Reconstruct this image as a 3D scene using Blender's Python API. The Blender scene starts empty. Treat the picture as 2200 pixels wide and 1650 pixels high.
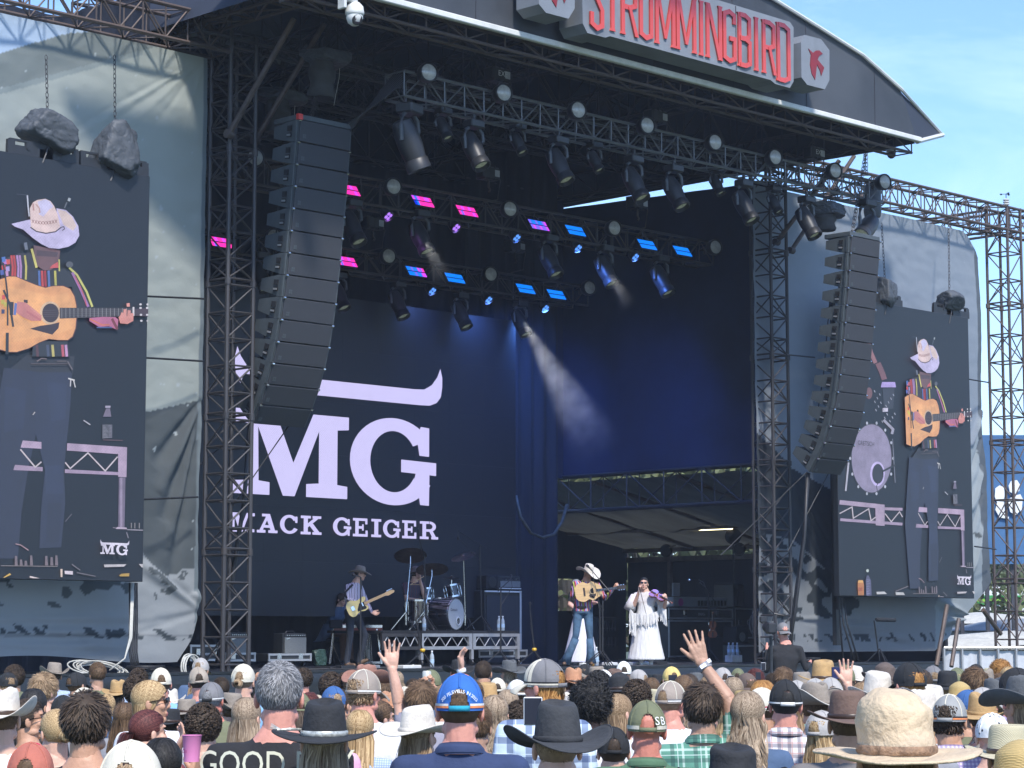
import bpy,bmesh,math,random
import numpy as np
from mathutils import Vector,Matrix,Quaternion,noise
from mathutils.geometry import tessellate_polygon
random.seed(7)
PI=math.pi
sc=bpy.context.scene
COL=sc.collection
# camera
CZ=1.95
FPX=4894.0
TH=math.atan(540/FPX)
R2=math.sqrt(.5)
cam=bpy.data.objects.new('camera',bpy.data.cameras.new('camera'))
COL.objects.link(cam)
cam.location=(0,0,CZ)
cam.rotation_euler=(PI/2+TH,0,-PI/4)
cam.data.sensor_width=36
cam.data.lens=36*FPX/2200
cam.data.clip_end=3000
sc.camera=cam
# sky, sun, exposure
SUN_DIR=Vector((-.30,-.62,.84)).normalized()
sun_el=math.asin(SUN_DIR.z)
world=bpy.data.worlds.new('World');sc.world=world
world.use_nodes=True
wn,wl=world.node_tree.nodes,world.node_tree.links
wn.clear()
wo=wn.new('ShaderNodeOutputWorld');wb=wn.new('ShaderNodeBackground')
sky=wn.new('ShaderNodeTexSky');sky.sky_type='NISHITA';sky.sun_disc=False
sky.sun_elevation=sun_el;sky.sun_rotation=math.atan2(SUN_DIR.x,SUN_DIR.y)
sky.air_density=1.0;sky.dust_density=.4;sky.ozone_density=3.5
tc=wn.new('ShaderNodeTexCoord')
mp=wn.new('ShaderNodeMapping');mp.inputs['Rotation'].default_value=(0.2,0.1,math.radians(20))
mp.inputs['Scale'].default_value=(2.2,5.0,12.0)
nz=wn.new('ShaderNodeTexNoise');nz.inputs['Scale'].default_value=1.4;nz.inputs['Detail'].default_value=9;nz.inputs['Roughness'].default_value=.62;nz.inputs['Distortion'].default_value=.5
rp=wn.new('ShaderNodeValToRGB');rp.color_ramp.elements[0].position=.46;rp.color_ramp.elements[0].color=(0,0,0,1)
rp.color_ramp.elements[1].position=.78;rp.color_ramp.elements[1].color=(.5,.5,.5,1)
mx=wn.new('ShaderNodeMix');mx.data_type='RGBA'
mx.inputs[7].default_value=(4.2,5.4,7.4,1)
wl.new(tc.outputs['Generated'],mp.inputs[0]);wl.new(mp.outputs[0],nz.inputs[0]);wl.new(nz.outputs[0],rp.inputs[0])
tn=wn.new('ShaderNodeMix');tn.data_type='RGBA';tn.blend_type='MULTIPLY';tn.inputs[0].default_value=1;tn.inputs[7].default_value=(.80,.90,1.06,1)
wl.new(rp.outputs[0],mx.inputs[0]);wl.new(sky.outputs[0],tn.inputs[6]);wl.new(tn.outputs[2],mx.inputs[6]);wl.new(mx.outputs[2],wb.inputs[0]);wl.new(wb.outputs[0],wo.inputs[0])
wb.inputs[1].default_value=.15
sun=bpy.data.objects.new('sun',bpy.data.lights.new('sun','SUN'));COL.objects.link(sun)
sun.data.energy=3.1;sun.data.angle=math.radians(5);sun.data.color=(1,.955,.89)
sun.rotation_euler=SUN_DIR.to_track_quat('Z','Y').to_euler()
sun.location=(0,0,60)
sc.view_settings.view_transform='Standard';sc.view_settings.look='None';sc.view_settings.gamma=1
sc.view_settings.use_curve_mapping=False
sc.view_settings.exposure=.78
sc.cycles.use_denoising=True
sc.cycles.max_bounces=7;sc.cycles.diffuse_bounces=4;sc.cycles.glossy_bounces=3;sc.cycles.transmission_bounces=4
sc.cycles.transparent_max_bounces=24;sc.cycles.volume_bounces=0
sc.cycles.sample_clamp_indirect=6
# where a sight line meets a plane of the place
def ray(u,v):
 x=(u-1100)/FPX;y=(825-v)/FPX
 c,s=math.cos(TH),math.sin(TH)
 fw=c-y*s;up=s+y*c
 return(R2*(fw+x),R2*(fw-x),up)
def onY(u,v,Y):
 d=ray(u,v);t=Y/d[1];return Vector((d[0]*t,Y,CZ+d[2]*t))
def onX(u,v,X):
 d=ray(u,v);t=X/d[0];return Vector((X,d[1]*t,CZ+d[2]*t))
def onZ(u,v,Z):
 d=ray(u,v);t=(Z-CZ)/d[2];return Vector((d[0]*t,d[1]*t,Z))
def at(u,v,D):
 d=ray(u,v);c=math.cos(TH);s=math.sin(TH)
 t=D/(R2*(d[0]+d[1]));return Vector((d[0]*t,d[1]*t,CZ+d[2]*t))
# materials
MATS={}
def nodes_of(name):
 m=bpy.data.materials.new(name);m.use_nodes=True
 nt=m.node_tree;b=nt.nodes['Principled BSDF']
 return m,nt,b
def mat(name,col,rough=.6,metal=0,var=.15,scale=8.,bump=.0,bscale=None,spec=.5,emit=None,estr=0,trans=0,sheen=0,coat=0,stretch=None,dirt=None):
 if name in MATS:return MATS[name]
 m,nt,b=nodes_of(name)
 n,l=nt.nodes,nt.links
 b.inputs['Roughness'].default_value=rough;b.inputs['Metallic'].default_value=metal
 b.inputs['Specular IOR Level'].default_value=spec
 if sheen:b.inputs['Sheen Weight'].default_value=sheen
 if coat:b.inputs['Coat Weight'].default_value=coat
 tcn=n.new('ShaderNodeTexCoord')
 src=tcn.outputs['Object']
 if stretch:
  mpn=n.new('ShaderNodeMapping');mpn.inputs['Scale'].default_value=stretch;l.new(src,mpn.inputs[0]);src=mpn.outputs[0]
 if var:
  t=n.new('ShaderNodeTexNoise');t.inputs['Scale'].default_value=scale;t.inputs['Detail'].default_value=6;t.inputs['Roughness'].default_value=.65
  l.new(src,t.inputs[0])
  r=n.new('ShaderNodeMapRange');r.inputs[1].default_value=.3;r.inputs[2].default_value=.7;r.inputs[3].default_value=1-var;r.inputs[4].default_value=1+var
  l.new(t.outputs[0],r.inputs[0])
  x=n.new('ShaderNodeMix');x.data_type='RGBA';x.blend_type='MULTIPLY';x.inputs[0].default_value=1
  x.inputs[6].default_value=(*col,1);l.new(r.outputs[0],x.inputs[7])
  out=x.outputs[2]
  if dirt:
   t2=n.new('ShaderNodeTexNoise');t2.inputs['Scale'].default_value=scale*.35;t2.inputs['Detail'].default_value=8;l.new(src,t2.inputs[0])
   r2=n.new('ShaderNodeMapRange');r2.inputs[1].default_value=.52;r2.inputs[2].default_value=.68;l.new(t2.outputs[0],r2.inputs[0])
   x2=n.new('ShaderNodeMix');x2.data_type='RGBA';l.new(r2.outputs[0],x2.inputs[0]);l.new(out,x2.inputs[6]);x2.inputs[7].default_value=(*dirt,1)
   out=x2.outputs[2]
  l.new(out,b.inputs['Base Color'])
 else:
  b.inputs['Base Color'].default_value=(*col,1)
 if bump:
  t=n.new('ShaderNodeTexNoise');t.inputs['Scale'].default_value=bscale or scale*4;t.inputs['Detail'].default_value=5;l.new(src,t.inputs[0])
  bp=n.new('ShaderNodeBump');bp.inputs['Strength'].default_value=bump;bp.inputs['Distance'].default_value=.02;l.new(t.outputs[0],bp.inputs['Height'])
  l.new(bp.outputs[0],b.inputs['Normal'])
 if emit:
  b.inputs['Emission Color'].default_value=(*emit,1);b.inputs['Emission Strength'].default_value=estr
 if trans:b.inputs['Transmission Weight'].default_value=trans
 MATS[name]=m
 return m
def emat(name,col,s=1.,base=(.02,.02,.02)):
 return mat(name,base,.4,var=0,emit=col,estr=s)
def plaid(name,base,lines,sz=.03,second=None,rough=.85,th=.16):
 """woven check: thin stripes both ways over a ground colour (object space)"""
 if name in MATS:return MATS[name]
 m,nt,b=nodes_of(name);n,l=nt.nodes,nt.links
 tcn=n.new('ShaderNodeTexCoord');sp=n.new('ShaderNodeSeparateXYZ');l.new(tcn.outputs['Object'],sp.inputs[0])
 def stripe(out,off,width,s):
  a=n.new('ShaderNodeMath');a.operation='MULTIPLY_ADD';a.inputs[1].default_value=1/s;a.inputs[2].default_value=off;l.new(out,a.inputs[0])
  f=n.new('ShaderNodeMath');f.operation='FRACT';l.new(a.outputs[0],f.inputs[0])
  g=n.new('ShaderNodeMath');g.operation='LESS_THAN';g.inputs[1].default_value=width;l.new(f.outputs[0],g.inputs[0])
  return g.outputs[0]
 cur=None
 add=n.new('ShaderNodeMath');add.operation='ADD';l.new(sp.outputs[0],add.inputs[0]);l.new(sp.outputs[1],add.inputs[1])
 for k,(col,s,w,off)in enumerate(lines):
  for ax in(sp.outputs[0],sp.outputs[2]):
   x=n.new('ShaderNodeMix');x.data_type='RGBA'
   st=stripe(ax,off,w,s)
   mm=n.new('ShaderNodeMath');mm.operation='MULTIPLY';mm.inputs[1].default_value=.62;l.new(st,mm.inputs[0]);l.new(mm.outputs[0],x.inputs[0])
   if cur is None:x.inputs[6].default_value=(*base,1)
   else:l.new(cur,x.inputs[6])
   x.inputs[7].default_value=(*col,1);cur=x.outputs[2]
 l.new(cur,b.inputs['Base Color']);b.inputs['Roughness'].default_value=rough
 t=n.new('ShaderNodeTexNoise');t.inputs['Scale'].default_value=12;l.new(tcn.outputs['Object'],t.inputs[0])
 bp=n.new('ShaderNodeBump');bp.inputs['Strength'].default_value=.5;bp.inputs['Distance'].default_value=.02;l.new(t.outputs[0],bp.inputs['Height']);l.new(bp.outputs[0],b.inputs['Normal'])
 MATS[name]=m;return m
def dots(name,base,dot,scale=30,size=.18):
 if name in MATS:return MATS[name]
 m,nt,b=nodes_of(name);n,l=nt.nodes,nt.links
 tcn=n.new('ShaderNodeTexCoord');v=n.new('ShaderNodeTexVoronoi');v.inputs['Scale'].default_value=scale;l.new(tcn.outputs['Object'],v.inputs[0])
 g=n.new('ShaderNodeMath');g.operation='LESS_THAN';g.inputs[1].default_value=size;l.new(v.outputs['Distance'],g.inputs[0])
 x=n.new('ShaderNodeMix');x.data_type='RGBA';l.new(g.outputs[0],x.inputs[0]);x.inputs[6].default_value=(*base,1);x.inputs[7].default_value=(*dot,1)
 l.new(x.outputs[2],b.inputs['Base Color']);b.inputs['Roughness'].default_value=.9
 t=n.new('ShaderNodeTexNoise');t.inputs['Scale'].default_value=14;l.new(tcn.outputs['Object'],t.inputs[0])
 bp=n.new('ShaderNodeBump');bp.inputs['Strength'].default_value=.5;bp.inputs['Distance'].default_value=.02;l.new(t.outputs[0],bp.inputs['Height']);l.new(bp.outputs[0],b.inputs['Normal'])
 MATS[name]=m;return m
def colmat(name,rough=.8,emit=0,lo=.62,hi=1.12,translucent=0,alpha=None,bump=0,bscale=3):
 """colour comes from the mesh's own colour attribute (printed cloth, a lit screen picture)"""
 if name in MATS:return MATS[name]
 m,nt,b=nodes_of(name);n,l=nt.nodes,nt.links
 a=n.new('ShaderNodeVertexColor');a.layer_name='Col'
 b.inputs['Roughness'].default_value=rough
 if emit:
  tcn=n.new('ShaderNodeTexCoord');t1=n.new('ShaderNodeTexNoise');t1.inputs['Scale'].default_value=3.2;t1.inputs['Detail'].default_value=7;t1.inputs['Roughness'].default_value=.7;l.new(tcn.outputs['Object'],t1.inputs[0]);m1=n.new('ShaderNodeMapRange');m1.inputs[1].default_value=.3;m1.inputs[2].default_value=.7;m1.inputs[3].default_value=lo;m1.inputs[4].default_value=hi;l.new(t1.outputs[0],m1.inputs[0])
  ck=n.new('ShaderNodeTexChecker');ck.inputs['Scale'].default_value=42;l.new(tcn.outputs['Object'],ck.inputs[0]);m2=n.new('ShaderNodeMath');m2.operation='MULTIPLY_ADD';m2.inputs[1].default_value=.10;m2.inputs[2].default_value=.92;l.new(ck.outputs[1],m2.inputs[0]);m3=n.new('ShaderNodeMath');m3.operation='MULTIPLY';l.new(m1.outputs[0],m3.inputs[0]);l.new(m2.outputs[0],m3.inputs[1])
  l.new(a.outputs[0],b.inputs['Emission Color']);l.new(m3.outputs[0],b.inputs['Emission Strength']);b.inputs['Base Color'].default_value=(.034,.038,.046,1)
 else:
  l.new(a.outputs[0],b.inputs['Base Color'])
 if bump:
  tcn=n.new('ShaderNodeTexCoord')
  t=n.new('ShaderNodeTexNoise');t.inputs['Scale'].default_value=bscale;t.inputs['Detail'].default_value=6;l.new(tcn.outputs['Object'],t.inputs[0])
  bp=n.new('ShaderNodeBump');bp.inputs['Strength'].default_value=bump;bp.inputs['Distance'].default_value=.05;l.new(t.outputs[0],bp.inputs['Height']);l.new(bp.outputs[0],b.inputs['Normal'])
 if translucent:
  tr=n.new('ShaderNodeBsdfTranslucent');l.new(a.outputs[0],tr.inputs[0])
  mxs=n.new('ShaderNodeMixShader');mxs.inputs[0].default_value=translucent
  l.new(b.outputs[0],mxs.inputs[1]);l.new(tr.outputs[0],mxs.inputs[2]);l.new(mxs.outputs[0],n['Material Output'].inputs[0])
 MATS[name]=m;return m
# mesh building
class MB:
 def __init__(s):s.v=[];s.f=[];s.m=[];s.c=None
 def quad(s,a,b,c,d,mi=0):
  n=len(s.v);s.v+=[tuple(a),tuple(b),tuple(c),tuple(d)];s.f.append((n,n+1,n+2,n+3));s.m.append(mi)
 def box(s,c,d,mi=0,rot=None,bev=0):
  c=Vector(c);h=Vector(d)/2;n=len(s.v)
  if bev:
   bev=min(bev,min(h)*.9)
   bm=bmesh.new();bmesh.ops.create_cube(bm,size=1)
   for v in bm.verts:v.co=Vector((v.co.x*d[0],v.co.y*d[1],v.co.z*d[2]))
   bmesh.ops.bevel(bm,geom=list(bm.edges),offset=bev,segments=1,affect='EDGES')
   bm.verts.index_update()
   for v in bm.verts:
    p=v.co.copy()
    if rot:p=rot@p
    s.v.append(tuple(c+p))
   for f in bm.faces:s.f.append(tuple(n+v.index for v in f.verts));s.m.append(mi)
   bm.free();return s
  for sx in(-1,1):
   for sy in(-1,1):
    for sz in(-1,1):
     p=Vector((sx*h.x,sy*h.y,sz*h.z))
     if rot:p=rot@p
     s.v.append(tuple(c+p))
  for q in((0,1,3,2),(4,6,7,5),(0,4,5,1),(2,3,7,6),(0,2,6,4),(1,5,7,3)):
   s.f.append(tuple(n+i for i in q));s.m.append(mi)
  return s
 def tube(s,pts,r,n=8,mi=0,cap=True):
  """a round bar through points; r one radius or one per point"""
  pts=[Vector(p)for p in pts];k=len(pts)
  rs=r if isinstance(r,(list,tuple))else[r]*k
  base=len(s.v);up=None
  for i,p in enumerate(pts):
   d=(pts[min(i+1,k-1)]-pts[max(i-1,0)])
   if d.length<1e-9:d=Vector((0,0,1))
   d.normalize()
   if up is None:up=Vector((0,0,1))if abs(d.z)<.9 else Vector((1,0,0))
   a=d.cross(up)
   if a.length<1e-6:a=d.cross(Vector((1,.3,.2)))
   a.normalize();b=d.cross(a).normalized();up=-b if False else b.cross(d).cross(d)*-1 if False else up
   for j in range(n):
    t=2*PI*j/n;s.v.append(tuple(p+(a*math.cos(t)+b*math.sin(t))*rs[i]))
  for i in range(k-1):
   for j in range(n):
    s.f.append((base+i*n+j,base+i*n+(j+1)%n,base+(i+1)*n+(j+1)%n,base+(i+1)*n+j));s.m.append(mi)
  if cap:
   s.f.append(tuple(base+j for j in reversed(range(n))));s.m.append(mi)
   s.f.append(tuple(base+(k-1)*n+j for j in range(n)));s.m.append(mi)
  return s
 def lathe(s,prof,o=(0,0,0),axis=(0,0,1),n=20,mi=0,sx=1,sy=1):
  """profile [(radius, height)...] spun about axis through o"""
  q=Vector((0,0,1)).rotation_difference(Vector(axis).normalized());o=Vector(o);base=len(s.v);k=len(prof)
  for r,h in prof:
   for j in range(n):
    t=2*PI*j/n;s.v.append(tuple(o+q@Vector((r*math.cos(t)*sx,r*math.sin(t)*sy,h))))
  for i in range(k-1):
   for j in range(n):
    s.f.append((base+i*n+j,base+i*n+(j+1)%n,base+(i+1)*n+(j+1)%n,base+(i+1)*n+j));s.m.append(mi)
  if prof[0][0]>1e-6:s.f.append(tuple(base+j for j in reversed(range(n))));s.m.append(mi)
  if prof[-1][0]>1e-6:s.f.append(tuple(base+(k-1)*n+j for j in range(n)));s.m.append(mi)
  return s
 def rings(s,rings,mi=0,closed=True,cap=True):
  base=len(s.v);n=len(rings[0]);k=len(rings)
  for R in rings:s.v+=[tuple(p)for p in R]
  m=n if closed else n-1
  for i in range(k-1):
   for j in range(m):
    s.f.append((base+i*n+j,base+i*n+(j+1)%n,base+(i+1)*n+(j+1)%n,base+(i+1)*n+j));s.m.append(mi)
  if cap and closed:
   s.f.append(tuple(base+j for j in reversed(range(n))));s.m.append(mi)
   s.f.append(tuple(base+(k-1)*n+j for j in range(n)));s.m.append(mi)
  return s
 def prism(s,poly,O,U,V,d,mi=0,side=None):
  """2-D outline poly in plane (O,U,V), pushed d along U x V (negative towards the back)"""
  O,U,V=Vector(O),Vector(U),Vector(V);N=U.cross(V).normalized()*d
  base=len(s.v);k=len(poly)
  A=[O+U*p[0]+V*p[1]for p in poly]
  s.v+=[tuple(p)for p in A]+[tuple(p+N)for p in A]
  tris=tessellate_polygon([[Vector((p[0],p[1],0))for p in poly]])
  for t in tris:
   s.f.append(tuple(base+i for i in t));s.m.append(mi)
   s.f.append(tuple(base+k+i for i in reversed(t)));s.m.append(mi)
  for i in range(k):
   s.f.append((base+i,base+(i+1)%k,base+k+(i+1)%k,base+k+i));s.m.append(mi if side is None else side)
  return s
 def mesh(s,name,mats,smooth=False,recalc=True,cols=None):
  me=bpy.data.meshes.new(name)
  me.from_pydata(s.v,[],s.f)
  for m in mats:me.materials.append(m)
  if any(s.m):me.polygons.foreach_set('material_index',s.m)
  if recalc:
   bm=bmesh.new();bm.from_mesh(me);bmesh.ops.recalc_face_normals(bm,faces=bm.faces);bm.to_mesh(me);bm.free()
  if smooth:
   me.polygons.foreach_set('use_smooth',[True]*len(me.polygons))
   if smooth!=2:
    try:me.set_sharp_from_angle(angle=math.radians(smooth if smooth>2 else 40))
    except Exception:pass
  if cols is not None:
   a=me.color_attributes.new('Col','FLOAT_COLOR','POINT')
   a.data.foreach_set('color',np.array(cols,dtype=np.float32).ravel())
  me.update()
  return me
 def build(s,name,mats,parent=None,smooth=False,world=True,label=None,recalc=True,cols=None,kind=None):
  if not isinstance(mats,(list,tuple)):mats=[mats]
  if parent is not None and world:
   L=parent_loc(parent);s.v=[(x-L[0],y-L[1],z-L[2])for x,y,z in s.v]
  o=bpy.data.objects.new(name,s.mesh(name,mats,smooth,recalc,cols));COL.objects.link(o)
  if parent is not None:o.parent=parent
  if label:o['label']=label
  if kind:o['kind']=kind
  return o
def parent_loc(p):
 L=Vector((0,0,0))
 while p is not None:L+=p.location;p=p.parent
 return L
def thing(name,label,cat,loc=(0,0,0),rz=0,group=None):
 o=bpy.data.objects.new(name,None);COL.objects.link(o);o.location=loc;o.rotation_euler=(0,0,rz)
 o.empty_display_size=.2
 o['label']=label;o['category']=cat
 if group:o['group']=group
 return o
def tag(o,label=None,cat=None,group=None,kind=None):
 if label:o['label']=label
 if cat:o['category']=cat
 if group:o['group']=group
 if kind:o['kind']=kind
 return o
def structure(name,mb,mats,**k):
 o=mb.build(name,mats,None,**k);o['kind']='structure';return o
def copy_tree(o,parent=None):
 c=o.copy();COL.objects.link(c)
 if parent is not None:c.parent=parent
 for ch in list(o.children):copy_tree(ch,c)
 return c
def link_mesh(name,me,parent,mats=None,loc=None,rot=None,scale=None,label=None):
 o=bpy.data.objects.new(name,me);COL.objects.link(o);o.parent=parent
 if loc is not None:o.location=loc
 if rot is not None:o.rotation_euler=rot
 if scale is not None:o.scale=scale
 if label:o['label']=label
 if mats:
  for i,m in enumerate(mats):
   if m is not None and i<len(o.material_slots):
    o.material_slots[i].link='OBJECT';o.material_slots[i].material=m
 return o
ROD={}
def rod(name,A,B,r,m,parent,label=None):
 key=m.name
 if key not in ROD:
  q=MB();q.tube([(0,0,0),(0,0,1)],1,6);ROD[key]=q.mesh('bar',[m],smooth=50)
 A,B=Vector(A),Vector(B);L=parent_loc(parent)
 d=B-A
 o=bpy.data.objects.new(name,ROD[key]);COL.objects.link(o);o.parent=parent
 o.location=A-L;o.rotation_mode='QUATERNION';o.rotation_quaternion=Vector((0,0,1)).rotation_difference(d.normalized())
 o.scale=(r,r,d.length)
 return o
def truss(root,A,B,w,h,bay,m,side=None,rc=.025,rb=.012,style='zig',up=Vector((0,0,1)),faces=(0,1,2,3),joined=False):
 """box truss from A to B (centre line); w across, h along up"""
 A,B=Vector(A),Vector(B);ax=(B-A);L=ax.length;ax.normalize()
 sd=ax.cross(up).normalized()if side is None else Vector(side)
 u=up.normalized()
 cr=[(-1,-1),(1,-1),(1,1),(-1,1)]
 off=[sd*(a*w/2)+u*(b*h/2)for a,b in cr]
 q=MB()
 def bar(nm,p,r_,rr):
  if joined:q.tube([p,r_],rr,5)
  else:rod(nm,p,r_,rr,m,root)
 for o in off:bar('chord',A+o,B+o,rc)
 k=max(1,round(L/bay));st=L/k
 for i in range(k+1):
  p=A+ax*(st*i)
  for fi in faces:
   a,b=off[fi],off[(fi+1)%4]
   if style!='zig' or i%2==0 or fi in(1,3):
    if style=='x' or i in(0,k)or fi in(1,3)or i%2==0:bar('rung',p+a,p+b,rb)
   if i<k:
    p2=p+ax*st
    if style=='x':
     bar('brace',p+a,p2+b,rb);bar('brace',p+b,p2+a,rb)
    elif(i+fi)%2:bar('brace',p+a,p2+b,rb)
    else:bar('brace',p+b,p2+a,rb)
 if joined:q.build('lattice',m,root,kind='stuff')
# shared materials
M_truss=mat('black_steel',(.055,.052,.055),.5,.35,var=.35,scale=3,dirt=(.10,.075,.06))
M_trussD=mat('dark_steel',(.05,.05,.06),.55,.3,var=.3,scale=3)
M_lt=mat('grey_steel',(.15,.155,.165),.4,.5,var=.3,scale=4)
M_rust=mat('worn_steel',(.095,.075,.07),.6,.35,var=.4,scale=5,dirt=(.13,.09,.07))
M_alu=mat('aluminium',(.42,.42,.43),.42,.55,var=.12,scale=6)
M_blk=mat('black_plastic',(.022,.023,.027),.45,0,var=.2,scale=6)
M_matt=mat('matt_black',(.014,.015,.019),.85,0,var=.2,scale=3)
M_drape=mat('black_drape',(.013,.016,.028),.95,0,var=.2,scale=1.2,bump=.25,bscale=1.5,stretch=(3,3,.3))
M_navy=mat('navy_mesh_cloth',(.010,.018,.055),.95,0,var=.22,scale=.7,bump=.2,bscale=2)
M_skin_roof=mat('roof_vinyl',(.042,.047,.057),.6,0,var=.25,scale=.9,bump=.8,bscale=.9,dirt=(.065,.07,.08))
M_white=mat('white_trim',(.62,.62,.60),.5,0,var=.12,scale=4)
M_vinyl=mat('black_vinyl',(.016,.018,.021),.36,0,var=.3,scale=2.0,bump=.5,bscale=2.5,stretch=(.6,1,4))
M_deck=mat('stage_floor',(.025,.026,.03),.5,0,var=.3,scale=1.5)
M_grey=mat('sign_grey',(.20,.215,.24),.55,0,var=.08,scale=3,dirt=(.15,.16,.18))
M_chrome=mat('chrome',(.62,.62,.64),.18,.95,var=.05)
M_cable=mat('cable_black',(.02,.02,.023),.5,0,var=.1)
M_cream=mat('cable_white',(.45,.44,.40),.6,0,var=.15)
M_bag=mat('rain_cover',(.062,.070,.082),.62,0,var=.25,scale=5)
_n=M_bag.node_tree;_v=_n.nodes.new('ShaderNodeTexVoronoi');_v.feature='DISTANCE_TO_EDGE';_v.inputs['Scale'].default_value=4.2;_d=_n.nodes.new('ShaderNodeTexNoise');_d.inputs['Scale'].default_value=5;_a=_n.nodes.new('ShaderNodeVectorMath');_a.operation='MULTIPLY_ADD';_a.inputs[1].default_value=(.5,.5,.5)
_t=_n.nodes.new('ShaderNodeTexCoord');_n.links.new(_t.outputs['Object'],_d.inputs[0]);_n.links.new(_d.outputs[1],_a.inputs[0]);_n.links.new(_t.outputs['Object'],_a.inputs[2]);_n.links.new(_a.outputs[0],_v.inputs[0])
_b=_n.nodes.new('ShaderNodeBump');_b.inputs['Strength'].default_value=.4;_b.inputs['Distance'].default_value=.05;_n.links.new(_v.outputs[0],_b.inputs['Height']);_n.links.new(_b.outputs[0],_n.nodes['Principled BSDF'].inputs['Normal'])
M_grille=mat('speaker_grille',(.038,.042,.052),.7,0,var=.08,scale=40)
M_lens=mat('clear_lens',(.42,.41,.39),.25,.1,var=.25,scale=14)
M_yellow=mat('yellow_plastic',(.65,.38,.02),.5)
M_red=mat('red_plastic',(.6,.03,.02),.45)
M_grass=mat('grass_field',(.055,.075,.028),.95,0,var=.4,scale=.8)
DECK=1.38;YF=27.2
TX1,TX2,TY=21.65,35.15,27.9
XW=36.0
# ground and stage floor
g=MB();g.quad((-600,-600,0),(900,-600,0),(900,900,0),(-600,900,0));structure('ground',g,M_grass)
g=MB();g.box((28,32.1,DECK-.06),(28,9.8,.12));structure('stage_floor',g,M_deck)
g=MB();g.box((39.2,32.1,DECK-.09),(6.2,9.6,.10));structure('side_stage_floor',g,M_deck)
sk=MB();nx,nzz=320,22
for j in range(nzz+1):
 z=DECK*(1-j/nzz)+.0
 for i in range(nx+1):
  x=12+(44.5-12)*i/nx
  f=j/nzz
  d=.16*noise.noise(Vector((x*.5,z*7.0,3)))+.08*noise.noise(Vector((x*1.6,z*14.0,8)))+.02
  sk.v.append((x,YF-.04-max(0,d)*min(1,f*4)-.03*math.sin(f*PI),z-.012*abs(math.sin(x*2.6))*(j==0)))
for j in range(nzz):
 for i in range(nx):
  a=j*(nx+1)+i;sk.f.append((a,a+1,a+nx+2,a+nx+1));sk.m.append(0)
o=sk.build('stage_skirt',M_vinyl,smooth=2)
tag(o,'long wrinkled black vinyl skirt hung along the front edge of the stage','skirt')
lip=MB();lip.box((28.2,YF+.02,DECK+.012),(32.4,.14,.05),bev=.01);structure('stage_edge',lip,M_vinyl)
# roof
YR=25.0
zb=onY(1972,304,YR).z
arch=[(0,13.62),(1.6,13.55),(3.24,13.33),(4.54,13.07),(5.89,12.79),(7.14,12.33)]
XC=28.4;XE=7.68
prof=[(XC-x,z)for x,z in reversed(arch)]+[(XC+x,z)for x,z in arch[1:]]
prof=[(XC-XE,zb)]+prof+[(XC+XE,zb)]
roof=thing('stage_roof','arched black stage roof with white edge trim over the whole stage','stage roof',(XC,YR,zb))
q=MB();q.prism([(x,z)for x,z in prof],(0,YR,0),(1,0,0),(0,0,1),-.06);q.build('fascia',M_skin_roof,roof,label='curved dark grey front fascia of the roof')
q=MB()
for(x0,z0),(x1,z1)in zip(prof[:-1],prof[1:]):
 n=6
 for k in range(n):
  ya,yb=YR+.07+k*11.6/n,YR+.07+(k+1)*11.6/n
  q.quad((x0,ya,z0-.03),(x1,ya,z1-.03),(x1,yb,z1-.03),(x0,yb,z0-.03))
T=onY(2025,290,26.3);Bp=Vector((XC+XE,YR+.02,zb));Ap=Vector((XC+7.14,YR+.02,12.33))
for s in(1,-1):
 a,b,c=[Vector((XC+s*(p.x-XC),p.y,p.z))for p in(Ap,T,Bp)]
 q.v+=[tuple(a),tuple(b),tuple(c),tuple(a+Vector((0,1.5,0))),tuple(b+Vector((0,.3,0)))];n=len(q.v)-5
 q.f+=[(n,n+1,n+2),(n,n+3,n+4,n+1)];q.m+=[0,0]
q.build('roof_skin',mat('roof_liner',(.022,.028,.045),.8,0,var=.25,scale=.6,bump=.4,bscale=.8),roof,recalc=False)
q=MB()
for(x0,z0),(x1,z1)in zip(prof[1:-2],prof[2:-1]):
 q.tube([(x0,YR-.05,z0+.0),(x1,YR-.05,z1+.0)],.035,6)
q.tube([tuple(Ap+Vector((0,-.06,0))),tuple(T)],.035,6);q.tube([tuple(T),tuple(Bp)],.05,6)
q.build('top_trim',M_white,roof)
q=MB();q.box((XC,YR-.05,zb+.02),(2*XE,.10,.10),bev=.015);q.build('bottom_trim',M_white,roof,label='long white strip along the bottom of the fascia')
for k in range(7):
 xx=XC-6.3+k*2.1;zz_=np.interp(xx,[p[0]for p in prof],[p[1]for p in prof]);q=MB();q.box((xx,YR-.004,(zb+zz_)/2),(.022,.008,zz_-zb-.1));q.build('fascia_seam',M_trussD,roof)
def roofbeam(name,A,B,w,h,bay,label=None,mt=M_trussD):
 r=thing(name,label,'roof truss',A);return r
gridspec=[((XC-XE,25.35,zb-.02),(XC+XE,25.35,zb-.02),.4,.36,.85,M_rust),((TX1-.6,28.15,11.75),(TX2+1.2,28.15,11.75),.5,.9,.8,M_trussD),((TX1-.6,31.2,12.0),(TX2+1.2,31.2,12.0),.5,.9,.9,M_trussD),((TX1-.6,34.4,12.0),(TX2+1.2,34.4,12.0),.5,.9,.9,M_trussD),((TX1-.3,25.4,11.75),(TX1-.3,36.4,11.75),.5,.6,.9,M_rust),((25.0,25.5,12.1),(25.0,36.4,12.1),.4,.6,1.0,M_trussD),((28.6,25.5,12.3),(28.6,36.4,12.3),.4,.6,1.0,M_trussD),((32.0,25.5,12.1),(32.0,36.4,12.1),.4,.6,1.0,M_trussD),((TX2+.62,25.5,11.62),(TX2+.62,36.4,11.75),.4,.5,.7,M_trussD)]
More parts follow.
